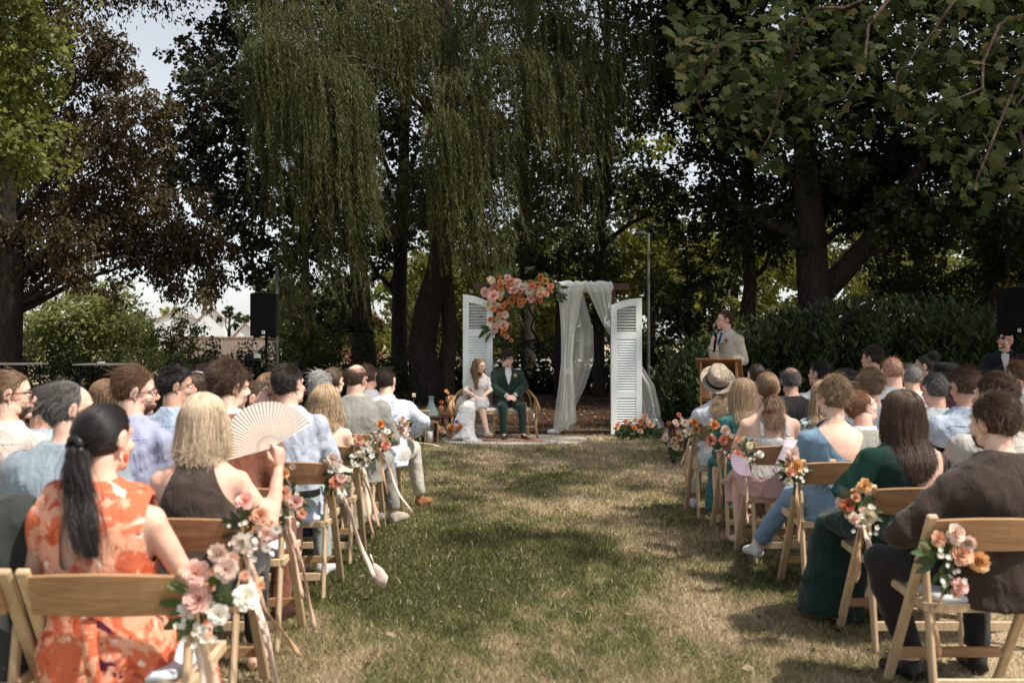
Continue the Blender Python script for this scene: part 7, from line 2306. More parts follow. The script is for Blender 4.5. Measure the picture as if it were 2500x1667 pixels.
p = guest('man with curly dark hair in rust-red suit', 'curly-haired man in the rust-red suit', 545, 880, 2, 'm', 'L', skin_='fair', yaw=40, rz=-6, w=0.96, lean=6, visible_legs=True,
          legs={'r': ((.16, 0.46, .51), (.15, .40, .085), (.21, .56, .03)), 'l': ((-.10, .44, .50), (-.10, .38, .085))})
jacket(p, TR['rust'], SH['white'], 43); trousers(p, TR['rust'], 44); p.shoes(SHOE['brown']); p.hair('short', 'brown', length=0.065, curl=0.011, lift=0.5, vol=0.03, messy=0.7, n=4800, seed=10)

p = guest('man with slicked-back hair, beard and dark sunglasses in pinkish shirt', 'man in sunglasses at the left edge', 18, 900, 2, 'm', skin_='pink', yaw=62, w=1.0, rz=-10)
shirt(p, SH['pinkwhite'], seed=45); trousers(p, TR['navy']); p.hair('short', 'lightbrown', length=0.10, sweep=(0, -1, -0.1), lift=0.10, vol=0.05, messy=0.1, n=4000, seed=11); p.hair('beard', 'brown', length=0.008, n=1300); p.glasses('dark'); p.face()

# row 3
p = guest('man with short dark hair in pale blue shirt and mint trousers', 'man in pale blue shirt and mint trousers', 703, 886, 3, 'm', 'L', skin_='pink', yaw=30, w=1.06, lean=3, visible_legs=True,
          legs={'r': ((.13, .44, .51), (.13, .40, .085), (.16, .57, .03)), 'l': ((-.12, .44, .50), (-.10, .38, .085))})
shirt(p, SH['paleblue'], seed=47, fold=0.012); trousers(p, TR['mint'], 48); p.shoes(SHOE['white'], 0.012); p.hair('short', 'dark', length=0.05, lift=0.55, vol=0.05, messy=0.45, n=4200, seed=12)
mm = MB(); mm.rings([(0, -.01, .585, .196, .155, 2.3), (0, -.01, .625, .194, .153, 2.3)], 26, False); mm.build('belt', SHOE['black'], p.root, True)

p = guest('man with black hair and large ear showing in light blue shirt', 'black-haired man in light blue shirt', 428, 888, 3, 'm', skin_='tan', yaw=60, rz=-10, w=0.95)
shirt(p, SH['blue'], seed=49); trousers(p, TR['navy']); p.hair('short', 'black', length=0.045, lift=0.4, vol=0.05, sweep=(0.2, 0.8, 0.4), n=3600, seed=13); p.face()

p = guest('woman in profile with pinned-up brown hair and dangling earring', 'woman with the dangling earring', 608, 925, 3, 'f', skin_='pink', yaw=78, rz=-12, w=0.9)
p.garment('dress', cloth('dress_navy', (0.03, 0.04, 0.08)), sleeve=0.4, fold=0.005, seed=51); skirt(p, MATS['dress_navy']); p.hair('bun', 'brown', tie=(-0.01, -0.09, 0.05), scale=1.1, n=3200, seed=14); p.glasses('clear', up=True); p.face()
mm = MB(); q = p.M @ Vector((0.086, -0.002, -0.058)); mm.ball(q, (.012, .005, .014), 10, 7); mm.ball(q + Vector((0, 0, -.028)), (.010, .005, .014), 10, 7); mm.build('earring', matte('earring_white', (.75, .74, .70), rough=.4), p.root, True)

p = guest('dark-haired man in pale blue shirt half hidden behind the sunglasses man', 'half-hidden man in pale blue shirt', 100, 945, 3, 'm', skin_='tan', yaw=50, rz=-10, w=0.92)
shirt(p, SH['skyblue'], seed=53); trousers(p, TR['navy']); p.hair('short', 'dark', length=0.05, n=2600, seed=15)

# row 4
p = guest('woman with wavy blonde bob and bare shoulders in cream strapless dress', 'blonde in the cream strapless dress', 790, 932, 4, 'f', 'L', bare=True, skin_='fair', yaw=8, w=1.02, visible_legs=True, legs={'r': ((.15, .46, .52), (.26, .66, .20), (.30, .80, .16)), 'l': ((-.08, .44, .51), (-.04, .40, .085))})
m_cream = cloth('cream_satin', (0.66, 0.60, 0.48), 0.05)
p.garment('dress', m_cream, zmax=p.J['rings'][5][2], e=0.010, fold=0.004, seed=55)
def _cskirt(m, J): m.tube([(0, -0.06, .53), (0.0, 0.12, .55), (0.03, 0.34, .555), (0.06, 0.47, .52), (.13, .52, .40), (.15, .50, .22), (.12, .46, .10)], [(.20, .11), (.205, .10), (.20, .085), (.19, .075), (.14, .07), (.13, .07), (.06, .04)], 16, flat=(0, 0, 1))
p.garment('skirt', m_cream, zmax=.62, e=0.012, extra=_cskirt, fold=0.007, freq=18, seed=56)
p.shoes(matte('shoe_silver', (0.55, 0.53, 0.50), rough=0.25, metal=0.6), 0.006); p.hair('bob', 'blond', length=0.34, cut=p.J['neck'].z - 0.06, vol=0.12, wave=0.016, n=3600, rad=.0014, seed=16)

p = guest('woman with long straight light brown hair between two men', 'woman with long light brown hair', 655, 905, 4, 'f', skin_='fair', yaw=15, w=0.95)
p.garment('dress', cloth('dress_teal_dark', (0.04, 0.08, 0.09)), sleeve=0.5, seed=57); skirt(p, MATS['dress_teal_dark']); p.hair('long', 'lightbrown', length=0.45, vol=0.08, n=2600, rad=.0014, seed=17)
p = guest('woman with smooth brown hair and glasses behind the man in the blue-grey jacket', 'woman with smooth brown hair', 250, 920, 4, 'f', skin_='fair', yaw=60, w=0.95)
p.garment('dress', cloth('dress_grey_rose', (0.30, 0.20, 0.19)), sleeve=0.6, seed=58); skirt(p, MATS['dress_grey_rose']); p.hair('bob', 'lightbrown', length=0.34, cut=p.J['neck'].z - .05, vol=0.08, n=2200, seed=18); p.glasses()
p = guest('woman with dark bob and white hair clip', 'woman with the white hair clip', 480, 905, 4, 'f', skin_='fair', yaw=25, w=0.95)
p.garment('dress', cloth('dress_plum', (0.12, 0.04, 0.06)), sleeve=0.6, seed=59); skirt(p, MATS['dress_plum']); p.hair('bob', 'brown', length=0.32, cut=p.J['neck'].z - .02, vol=0.08, n=2200, seed=19)
mm = MB(); mm.tube([p.M @ Vector(q) for q in ((-.05, -.04, .125), (0, -.05, .132), (.05, -.04, .125))], .004, 6); mm.build('hair_clip', matte('pearl', (.75, .75, .74), rough=.3), p.root, True)

# row 5
p = guest('balding bearded man in grey jacket with glasses', 'balding man in the grey jacket', 868, 884, 5, 'm', 'L', skin_='pink', yaw=28, w=1.12, lean=4, near=True, visible_legs=True,
          legs={'r': ((.17, .46, .53), (.24, .50, .085), (.32, .66, .03)), 'l': ((-.10, .44, .52), (-.06, .40, .085))})
jacket(p, cloth('jacket_grey', (0.29, 0.29, 0.26)), None, 61, fold=0.008); trousers(p, TR['grey'], 62); p.shoes(SHOE['beige'], 0.014); p.hair('short', 'brown', length=0.022, lift=0.3, line='crown_bald', n=2600, seed=20); p.hair('beard', 'brown', length=0.008, n=800); p.glasses()
p = guest('person with short silver hair in the fifth row', 'silver-haired guest', 778, 905, 5, 'f', skin_='fair', yaw=10, w=1.0)
p.garment('blouse', cloth('blouse_navy', (0.05, 0.07, 0.11)), sleeve=1.5, seed=63); skirt(p, TR['navy']); p.hair('short', 'silver', length=0.07, lift=0.4, vol=0.10, messy=0.4, n=2400, seed=22)
p = guest('guest with dark curly top of head showing behind the curly-haired man', 'guest behind the curly-haired man', 548, 872, 5, 'm', skin_='fair', yaw=10)
shirt(p, SH['white'], seed=64); trousers(p, TR['navy']); p.hair('short', 'brown', length=0.07, curl=0.010, lift=0.6, vol=0.12, n=1800, seed=23)
p = guest('guest with short dark hair showing above the white hair clip', 'dark-haired guest in the fifth row', 497, 882, 5, 'm', skin_='tan', yaw=-5)
shirt(p, SH['offwhite'], seed=65); trousers(p, TR['navy']); p.hair('short', 'dark', length=0.05, n=1500, seed=24)

# row 6
m_flo = printed('blue_speckled_shirt', (0.66, 0.70, 0.77), [((0.30, 0.38, 0.58), 34, 0.57), ((0.16, 0.17, 0.26), 44, 0.66), ((0.45, 0.52, 0.68), 24, 0.60)])
p = guest('man in white shirt with blue speckled print, buzz cut, front of the left block', 'man in the blue speckled shirt', 938, 893, 6, 'm', 'L', skin_='pink', yaw=12, pitch=-14, w=1.14, lean=10, near=True, visible_legs=True,
          legs={'r': ((.20, .46, .53), (.26, .52, .085), (.34, .68, .03)), 'l': ((-.10, .44, .52), (-.06, .40, .085))}, arms={'r': ((.33, .10, .80), (.20, .36, .66))})
shirt(p, m_flo, seed=67, fold=0.009); trousers(p, TR['cream'], 68); p.shoes(SHOE['tan']); p.hair('buzz', 'dark', length=0.012, lift=0.6, n=3200, seed=25)
p = guest('woman with dark braided updo and small red flower', 'woman with the braided updo', 815, 893, 6, 'f', skin_='fair', yaw=25)
p.garment('dress', cloth('dress_grey_blue', (0.15, 0.18, 0.24)), sleeve=0.5, seed=69); skirt(p, MATS['dress_grey_blue']); p.hair('bun', 'brown', tie=(0.0, -0.10, 0.02), scale=1.2, n=2600, vol=.04, seed=26)
mm = MB(); mm.ball(p.M @ Vector((-.045, -.085, .085)), .010, 8, 6); mm.build('hair_flower', matte('red_bead', (.6, .08, .05)), p.root, True)
p = guest('dark-haired man just visible behind the balding man', 'man behind the balding man', 900, 885, 7, 'm', skin_='pink', yaw=20)
shirt(p, SH['white'], seed=70); trousers(p, TR['navy']); p.hair('short', 'brown', length=0.05, n=1500, seed=27)

# ------------------------------------------------------------------ right block
# row 1
p = guest('man in dark brown shirt-jacket with tousled hair, nearest on the right', 'man in the dark brown shirt-jacket', 2450, 955, 1, 'm', 'R', skin_='fair', yaw=-22, w=1.22, lean=5, rz=6, slope=0.045, visible_legs=True,
          legs={'l': ((-.36, .36, .52), (-.24, .30, .085), (-.30, .46, .03)), 'r': ((.14, .44, .50), (.10, .36, .085))}, arms={'l': ((-.41, .06, .70), (-.27, .25, .665)), 'r': ((.38, .05, .70), (.20, .28, .63))}, hands=[('l', (.15, .9, -.15), (0, 0, 1)), ('r', (-.2, .9, -.15), (0, 0, 1))])
m_bj = cloth('jacket_darkbrown', (0.046, 0.031, 0.024))
jacket(p, m_bj, None, 71, e=0.026, fold=0.010); trousers(p, TR['dark'], 72); p.shoes(SHOE['black']); p.hair('short', 'brown', length=0.075, sweep=(0.3, -0.6, 0.5), lift=0.32, vol=0.04, messy=0.3, n=5200, seed=28); p.hair('beard', 'dark', length=.012, n=700)

# row 2
m_gd = cloth('dress_darkgreen', (0.010, 0.032, 0.027), 0.1)
p = guest('woman with long dark brown hair in dark green open-backed dress', 'woman in the dark green dress', 2218, 944, 2, 'f', 'R', bare=True, skin_='pink', yaw=6, w=1.26, rz=4, visible_legs=True,
          arms={'l': ((-.335, .02, .70), (-.14, .26, .62)), 'r': ((.30, .03, .72), (.14, .26, .62))}, legs={'l': ((-.14, .42, .50), (-.22, .38, .085), (-.26, .52, .03)), 'r': ((.10, .42, .5), (.06, .38, .085))})
def cut_green(V):
    x, y, z = V[:, 0], V[:, 1], V[:, 2]
    return ((y < 0.0) & (z > 0.775 + ((x - 0.04) / 0.165) ** 2 * 0.24)) & (np.abs(x - .04) < .175) | (z > 1.085)
p.garment('dress', m_gd, sleeve=0.72, e=0.018, cut=cut_green, fold=0.009, freq=20, seed=73)
def _gskirt(m, J): m.tube([(0, -0.06, .53), (-.02, 0.12, .54), (-.06, 0.34, .545), (-.10, 0.46, .50), (-.16, 0.46, .35), (-.22, 0.42, .15), (-.24, .40, .03)], [(.23, .11), (.24, .10), (.24, .095), (.23, .12), (.20, .14), (.18, .15), (.19, .17)], 18, flat=(0, 0, 1))
p.garment('skirt', m_gd, zmax=.62, e=0.014, extra=_gskirt, fold=0.012, freq=20, seed=74)
p.hair('long', 'brown', length=0.46, cut=0.85, vol=0.03, wave=0.010, n=5200, seed=29, part=0.0, gather=1.0)
p.garment('sheer_sleeve', sheer('green_chiffon', (0.03, 0.09, 0.07), 0.55), torso=False, sleeve=0.95, e=0.034, fold=0.012, freq=16, seed=75, cut=lambda V: V[:, 0] > -0.10)

p = guest('man with dark curly hair in light grey shirt behind the brown jacket', 'curly-haired man in light grey shirt', 2425, 905, 2, 'm', skin_='fair', yaw=-30, w=1.0)
shirt(p, cloth('shirt_lightgrey', (0.50, 0.48, 0.44)), seed=76); trousers(p, TR['navy']); p.hair('short', 'brown', length=0.07, curl=0.008, lift=0.45, vol=0.06, n=3800, seed=30); p.hair('beard', 'dark', length=.02, n=900)

# row 3
m_bl = cloth('dress_denimblue', (0.20, 0.32, 0.44), 0.1)
p = guest('woman with short tousled blond-brown hair in blue low-backed dress', 'woman in the blue low-backed dress', 2040, 920, 3, 'f', 'R', bare=True, skin_='fair', yaw=-22, w=1.12, visible_legs=True, legs={'l': ((-.14, .44, .51), (-.32, .62, .16), (-.36, .76, .10)), 'r': ((.12, .44, .5), (.08, .38, .085))})
def cut_blue(V):
    x, y, z = V[:, 0], V[:, 1], V[:, 2]
    a = (y < 0.01) & (z > 0.80 + np.where(x < 0.06, (0.06 - x) / 0.19, (x - 0.06) / 0.165) ** 2 * 0.22)
    return a & (x > -0.135) & (x < 0.24) & (z > .79) | (z > 1.075)
p.garment('dress', m_bl, sleeve=0.65, e=0.016, cut=cut_blue, fold=0.007, seed=77)
trousers(p, cloth('blue_linen', (0.20, 0.32, 0.46), 0.1), 78); p.shoes(SHOE['white'], 0.006); p.hair('short', 'darkblond', length=0.085, sweep=(0.5, -0.6, 0.3), lift=0.4, vol=0.12, messy=0.5, n=4600, seed=31); p.hair('beard', 'brown', n=1)
mm = MB(); nk = p.J['neck']; mm.tube([(0.062 * math.cos(a), nk.y + 0.060 * math.sin(a), nk.z - 0.012 - .015 * math.sin(a)) for a in [2 * PI * i / 20 for i in range(21)]], .0012, 5); mm.build('necklace', matte('gold', (.6, .42, .2), rough=.3, metal=.9), p.root, True)

p = guest('man with short brown hair in striped pale blue shirt', 'man in the striped pale blue shirt', 2362, 888, 3, 'm', skin_='tan', yaw=-12, w=1.12)
shirt(p, cloth('shirt_stripe', (0.46, 0.54, 0.66), 0.2), seed=79, fold=0.011); trousers(p, TR['navy']); p.hair('short', 'brown', length=0.022, lift=0.35, vol=0.02, n=4200, seed=32)
p = guest('child with short reddish hair in grey jacket bowing the head', 'child in the grey jacket', 2112, 1004, 3, 'm', skin_='pink', yaw=62, pitch=-24, w=0.86, headscale=0.92, rz=-10)
jacket(p, cloth('jacket_child', (0.34, 0.34, 0.30)), SH['white'], 81); trousers(p, TR['grey']); p.hair('short', 'ginger', length=0.03, n=3000, seed=33)

# row 4
m_smock = cloth('smock_white', (0.68, 0.68, 0.68), 0.12, 0.6)
p = guest('girl with auburn-blond ponytail in white smocked top with straps', 'girl in the white smocked top', 1880, 903, 4, 'f', 'R', bare=True, near=True, skin_='fair', yaw=0, w=1.12, visible_legs=True)
p.garment('top', m_smock, zmin=p.J['rings'][2][2] - .01, zmax=p.J['rings'][5][2] + 0.012, e=0.012, fold=0.004, freq=90, seed=83)
for s in (-1, 1):
    g = []
    ztop = p.J['rings'][7][2]
    for i in range(11):
        t = i / 10; zz_ = .855 + t * (ztop + .012 - .855); cy_, rx_, ry_ = torso_at(p.J, np.array([min(zz_, ztop)])); y_ = cy_[0] - (ry_[0] + .010) * max(.3, 1 - (.085 / rx_[0]) ** 2.3) ** (1 / 2.3) - .006 + .03 * max(0, t - .8) * 5
        g.append([Vector((s * (.085 - .006 * t) + u * .032, y_ - .004, zz_)) for u in (-.5, 0, .5)])
    mm = MB(); mm.sheet(g, 0.004, (0, -1, 0)); mm.build('strap', m_smock, p.root, True)
skirt(p, cloth('skirt_rose', (0.60, 0.38, 0.36), 0.08), 0.22, 84); p.hair('tail', 'lightbrown', tie=(0, -0.100, -0.040), tail=0.15, wave=0.016, scale=1.7, n=4200, seed=34)
mm = MB(); mm.ball(p.M @ Vector((0, -.118, -.048)), (.028, .016, .016), 10, 7); mm.build('hair_tie', matte('tie_black', (.015, .015, .018), rough=.6), p.root, True)
lc_ = empty('pink_shawl', (RIGHT_POST[4] + CW, ROW[4] - 0.02, 0)); tag(lc_, 'pale lilac cloth hung over the back of the chair with the girl', 'cloth')
g = []
for i in range(15):
    t = i / 14; row = []
    for j in range(11):
        u = j / 10; x = -0.04 + 0.30 * u - 0.10 * t * (1 - u); z = 0.845 - t * (0.10 + 0.30 * (1 - abs(u - .45) * 1.5)); row.append(Vector((x, -0.048 - 0.02 * math.sin(u * 9 + t * 2) - 0.015 * t + (0.05 if t < .08 else 0), z)))
    g.append(row)
mm = MB(); mm.sheet(g, 0.003, (0, -1, 0)); mm.build('cloth', cloth('lilac_cloth', (0.66, 0.54, 0.62), 0.06, 0.5), lc_, True)

p = guest('man with tousled blond hair and glasses in white shirt', 'blond man with glasses in white shirt', 2126, 898, 4, 'm', near=True, skin_='fair', yaw=28, w=1.05)
shirt(p, SH['white'], seed=85); trousers(p, TR['navy']); p.hair('short', 'darkblond', length=0.075, sweep=(0.4, -.6, .4), lift=0.45, vol=0.10, messy=0.5, n=4000, seed=35); p.glasses()
p = guest('man with dark curly hair low behind the striped shirt', 'man behind the striped shirt', 2290, 905, 4, 'm', skin_='pink', yaw=-10)
shirt(p, SH['white'], seed=86); trousers(p, TR['navy']); p.hair('short', 'saltpepper', length=0.03, n=2000, seed=36)

# row 5
m_teal = printed('teal_lace', (0.035, 0.13, 0.13), [((0.10, 0.24, 0.23), 60, 0.53), ((0.30, 0.42, 0.40), 90, 0.66)])
p = guest('woman with straight blonde hair in teal lace dress', 'blonde in the teal lace dress', 1818, 918, 5, 'f', 'R', near=True, skin_='fair', yaw=-6, w=1.04, visible_legs=True)
p.garment('dress', m_teal, sleeve=1.6, e=0.012, fold=0.005, seed=87); skirt(p, m_teal, 0.42, 88); p.hair('long', 'blond', length=0.40, cut=p.J['neck'].z - .10, vol=0.05, n=4200, gather=.6, seed=37)
m_pat = printed('teal_white_print', (0.62, 0.66, 0.66), [((0.02, 0.09, 0.11), 26, 0.51)])
p = guest('blonde woman in white and teal patterned sleeveless dress behind the blue dress', 'blonde in the teal patterned dress', 2010, 925, 5, 'f', skin_='fair', yaw=-15, w=1.1)
p.garment('dress', m_pat, sleeve=0.12, e=0.010, seed=89); skirt(p, m_pat); p.hair('long', 'blond', length=0.40, cut=p.J['neck'].z - .12, vol=0.14, n=2600, seed=38)
p = guest('balding ginger man with bristly crown in navy waistcoat', 'balding ginger man', 2190, 866, 5, 'm', near=True, skin_='pink', yaw=0, w=1.12)
shirt(p, SH['white'], seed=91); p.garment('waistcoat', cloth('waistcoat_navy', (0.02, 0.025, 0.045)), e=0.024, fold=.004, cut=lambda V: (np.abs(V[:, 0]) > .165) & (V[:, 2] > .8) | (V[:, 2] > 1.06)); trousers(p, TR['navy']); p.hair('buzz', 'ginger', length=0.010, lift=0.6, n=1500, rad=.0006, seed=39, use_cap=False)
p = guest('man with cropped grey hair in white shirt beside the ginger man', 'grey-cropped man in white shirt', 2238, 884, 6, 'm', skin_='pink', yaw=10, w=1.1)
shirt(p, SH['white'], seed=92); trousers(p, TR['navy']); p.hair('buzz', 'grey', length=0.016, n=2400, seed=40)

# row 6
p = guest('woman in straw fedora and white linen shirt, front of the right block', 'woman in the straw fedora', 1752, 905, 6, 'f', 'R', near=True, skin_='fair', yaw=2, w=1.16, lean=2, visible_legs=True)
shirt(p, SH['white'], seed=93, sleeve=1.9, collar=False); trousers(p, TR['cream']); p.shoes(SHOE['white']); p.hair('tail', 'blond', tie=(0, -.09, -.045), tail=.17, n=1800, wave=.02, scale=1.5, seed=41)


def hat(P, crown_r, crown_h, brim, mat, band, tilt=0.0, pinch=True):
    h = empty('hat'); h.parent = P.root
    h.matrix_local = P.M @ Matrix.Translation((0, -0.015, 0.055)) @ Matrix.Rotation(R(tilt), 4, 'X')
    m = MB(); rg = []
    prof = [(1.0, 0.0), (1.0, 0.02), (0.97, 0.6), (0.90, 0.9), (0.72, 1.0), (0.3, 0.97)]
    for k, z in prof: rg.append((0, 0, z * crown_h, crown_r * k * 0.93, crown_r * k * 1.12))
    m.rings(rg, 30)
    if pinch:
        m.v = [(x * (1 - 0.25 * max(0, (z / crown_h - .6)) * (y > 0)), y, z - 0.22 * crown_h * math.exp(-(x / .022) ** 2) * max(0, z / crown_h - .55)) for x, y, z in m.v]
    m.build('crown', mat, h, True)
    m = MB(); g = []
    for i in range(33):
        a = 2 * PI * i / 32; g.append([Vector((crown_r * .93 * math.cos(a) * q + brim * u * math.cos(a), crown_r * 1.12 * math.sin(a) * q + brim * u * math.sin(a), 0.004 + 0.35 * brim * u * u * (0.35 + 0.65 * abs(math.cos(a))))) for q, u in ((.98, 0), (1, .4), (1, .8), (1, 1))])
    m.sheet(g, 0.003, (0, 0, -1)); m.build('brim', mat, h, True)
    m = MB(); m.rings([(0, 0, .004, crown_r * .945, crown_r * 1.135), (0, 0, .036, crown_r * .94, crown_r * 1.13)], 30, False); m.build('hat_band', band, h, True)


M_STRAW = printed('straw_weave', (0.40, 0.33, 0.25), [((0.15, 0.12, 0.09), 120, 0.50), ((0.52, 0.45, 0.36), 90, 0.57)], bump=0.6)
M_FELT = matte('felt_black', (0.014, 0.014, 0.017), (0.008, 0.008, 0.01), scale=60, rough=0.95, bump=.3)
hat(p, 0.104, 0.13, 0.055, M_STRAW, M_FELT, 38)
p = guest('man with thinning dark grey hair in black jacket', 'man in the black jacket with thinning hair', 1938, 892, 6, 'm', near=True, skin_='tan', yaw=8, w=1.12)
jacket(p, cloth('jacket_black', (0.022, 0.020, 0.020)), None, 95); trousers(p, TR['dark']); p.hair('short', 'saltpepper', length=0.04, line='crown_bald', lift=.35, n=2400, seed=42)
p = guest('guest with glossy dark brown hair behind the lectern side', 'guest with glossy dark brown hair', 1850, 884, 7, 'f', skin_='fair', yaw=-10)
p.garment('dress', cloth('dress_mauve', (0.25, 0.16, 0.18)), sleeve=0.6, seed=96); skirt(p, MATS['dress_mauve']); p.hair('bun', 'dark', n=2200, seed=43)
p = guest('man with black hair in pale shirt turned to the left', 'black-haired man in pale shirt', 1998, 878, 7, 'm', skin_='tan', yaw=-42)
shirt(p, SH['white'], seed=97); trousers(p, TR['navy']); p.hair('short', 'black', length=0.05, lift=.5, n=2000, seed=44)
p = guest('guest under a wide black felt hat', 'guest under the wide black hat', 2062, 905, 7, 'f', skin_='fair', yaw=0)
p.garment('dress', cloth('dress_black', (0.02, 0.02, 0.022)), sleeve=1.5, seed=98); skirt(p, MATS['dress_black']); p.hair('bob', 'black', length=0.3, cut=p.J['neck'].z - .03, n=1500, seed=45); hat(p, 0.100, 0.10, 0.085, M_FELT, M_FELT, 6, False)
p = guest('tall man with brushed-up dark hair turned to the left', 'tall man with brushed-up dark hair', 2137, 843, 8, 'm', skin_='tan', yaw=-48)
shirt(p, SH['white'], seed=99); trousers(p, TR['navy']); p.hair('short', 'dark', length=0.075, sweep=(0, -.8, .6), lift=.4, vol=.06, n=2200, seed=46)
p = guest('woman with dark bun in coral jacket', 'woman in the coral jacket', 2266, 866, 8, 'f', skin_='tan', yaw=-50, rz=20)
jacket(p, cloth('jacket_coral', (0.60, 0.16, 0.10)), None, 100); skirt(p, TR['dark']); p.hair('bun', 'black', tie=(0, -.06, .085), scale=.9, n=2400, seed=47)
p = guest('woman in black trilby with burgundy waistcoat over white shirt', 'woman in the black trilby', 2318, 895, 6, 'f', skin_='fair', yaw=-38, w=1.1)
shirt(p, SH['white'], seed=101); p.garment('waistcoat', cloth('waistcoat_burgundy', (0.13, 0.012, 0.035)), e=0.024, fold=.004, cut=lambda V: (np.abs(V[:, 0]) > .15) & (V[:, 2] > .8) | (V[:, 2] > 1.05)); skirt(p, TR['dark']); p.hair('long', 'dark', length=.32, n=1800, seed=48); hat(p, 0.100, 0.115, 0.045, M_FELT, matte('band_black', (.02, .02, .022), rough=.4), 8)
p = guest('guest with reddish brown hair at the right edge under the loudspeaker', 'guest with reddish brown hair at the right edge', 2484, 878, 7, 'm', skin_='pink', yaw=-25)
shirt(p, SH['white'], seed=102); trousers(p, TR['navy']); p.hair('short', 'chestnut', length=0.055, lift=.45, n=2200, seed=49)


# ------------------------------------------------------------------ couple, officiant, disc jockey
def patch(parent, V, Fq, rows, mat, name, off=0.004, nx=8, nz=14, mesh_smooth=True):
    """thin layer laid on the front of a garment: rows (z, x_left, x_right)"""
    bvh = BVHTree.FromPolygons([Vector(v) for v in V], [tuple(f) for f in Fq.tolist()])
    zs = [r[0] for r in rows]; order = np.argsort(zs); zz = np.array(zs)[order]
    g = []
    for i in range(nz + 1):
        z = zz[0] + (zz[-1] - zz[0]) * i / nz
        a = np.interp(z, zz, np.array([r[1] for r in rows])[order]); b = np.interp(z, zz, np.array([r[2] for r in rows])[order]); row = []
        for j in range(nx + 1):
            x = a + (b - a) * j / nx
            h = bvh.ray_cast(Vector((x, 2, z)), Vector((0, -1, 0)))
            y = h[0].y if h[0] is not None else 0.06
            row.append(Vector((x, y + off, z)))
        g.append(row)
    m = MB(); m.sheet(g, 0.003, (0, -1, 0)); return m.build(name, mat, parent, mesh_smooth)


def suit_front(P, shirtm, lapel, tie=None, waist=None, boutonniere=None):
    def cb(o, V, Fq):
        nz = P.J['neck'].z
        if waist: patch(P.root, V, Fq, [(nz - .10, -.045, .045), (nz - .30, -.040, .040), (nz - .46, -.03, .03)], waist, 'waistcoat', 0.003)
        patch(P.root, V, Fq, [(nz - .005, -.045, .045), (nz - .10, -.052, .052), (nz - .28, -.008, .008)], shirtm, 'shirt_front', 0.006)
        for s in (-1, 1):
            rows = [(nz - .01, s * .050, s * .085), (nz - .10, s * .055, s * .115), (nz - .15, s * .046, s * .090), (nz - .30, s * .008, s * .020)]
            patch(P.root, V, Fq, [(z, min(a, b), max(a, b)) for z, a, b in rows], lapel, 'lapel', 0.010)
        if tie: patch(P.root, V, Fq, [(nz - .03, -.014, .014), (nz - .06, -.012, .012), (nz - .22, -.026, .026), (nz - .36, -.030, .030)], tie, 'necktie', 0.012, 4, 12)
        if boutonniere:
            f = flower(P.root, 'rose', boutonniere, (-.0, 0, 0), .026); f.name = 'boutonniere'
            b = BVHTree.FromPolygons([Vector(v) for v in V], [tuple(q) for q in Fq.tolist()]); h = b.ray_cast(Vector((P.bx, 2, nz - .13)), Vector((0, -1, 0)))
            y = h[0].y if h[0] is not None else .12
            f.matrix_local = Matrix.Translation((P.bx, y + .015, nz - .13)) @ Matrix.Rotation(R(-80), 4, 'X') @ Matrix.Scale(.030, 4)
            l = green(P.root, (P.bx + .01, y + .010, nz - .14), (.2, .1, 1), .05); green(P.root, (P.bx, y + .010, nz - .15), (-.2, .1, -1), .05)
    return cb


# groom (sits on the bench facing the camera)
m_suit = cloth('suit_green', (0.020, 0.044, 0.033), 0.12)
P = Person('groom in dark green three-piece suit with bow tie and glasses', (px(1240, 0, 15.5).x, 15.46, 0), R(180 + 6), 'm', 0.955, 1.04, lean=-2, skin_='fair', yaw=-40, pitch=10, near=True, visible_legs=True,
           arms={'l': ((-.25, .06, .79), (-.06, .33, .665)), 'r': ((.25, .06, .79), (.03, .33, .66))}, hands=[('l', (.75, .5, -.2), (-.2, .8, .8)), ('r', (-.75, .5, -.25), (.2, .8, .8))],
           legs={'l': ((-.17, .42, .50), (-.19, .44, .085), (-.26, .60, .03)), 'r': ((.12, .42, .50), (.10, .44, .085), (.12, .60, .03))})
P.bx = -.105
P.garment('jacket', m_suit, sleeve=1.88, e=0.022, fold=0.006, freq=17, seed=110, drop=0.05, cb=suit_front(P, SH['white'], m_suit, None, m_suit, 'peach'))
P.collar(SH['white'], 'shirt_collar', r=0.008, h=0.05); P.collar(m_suit, 'jacket_collar', r=0.018, h=0.040, low=0.010, open_=45, wide=1.08)
trousers(P, m_suit, 111); P.shoes(SHOE['brown']); P.hair('short', 'dark', length=0.085, curl=0.010, lift=0.30, vol=0.02, messy=1.0, n=4500, sweep=(-.6, -.3, .2), rad=.0014, seed=50); P.face(); P.glasses()
nk = P.J['neck']; m = MB()
for s in (-1, 1): m.tube([(s * .004, nk.y + .075, nk.z - .035), (s * .035, nk.y + .082, nk.z - .035), (s * .055, nk.y + .078, nk.z - .035)], [(.007, .007), (.012, .018), (.008, .022)], 8, flat=(0, 1, 0))
m.ball((0, nk.y + .085, nk.z - .035), .010, 8, 6); m.build('bow_tie', printed('bow_tie', (0.50, 0.42, 0.36), [((.55, .2, .12), 60, .55), ((.2, .15, .12), 70, .62)]), P.root, True)
for n in 'lr':
    m = MB(); a = lerp(P.J['E' + n], P.J['W' + n], .86); b = lerp(P.J['E' + n], P.J['W' + n], .97); m.tube([a, b], [.041, .040], 12, cap=False); m.build('cuff', SH['white'], P.root, True)

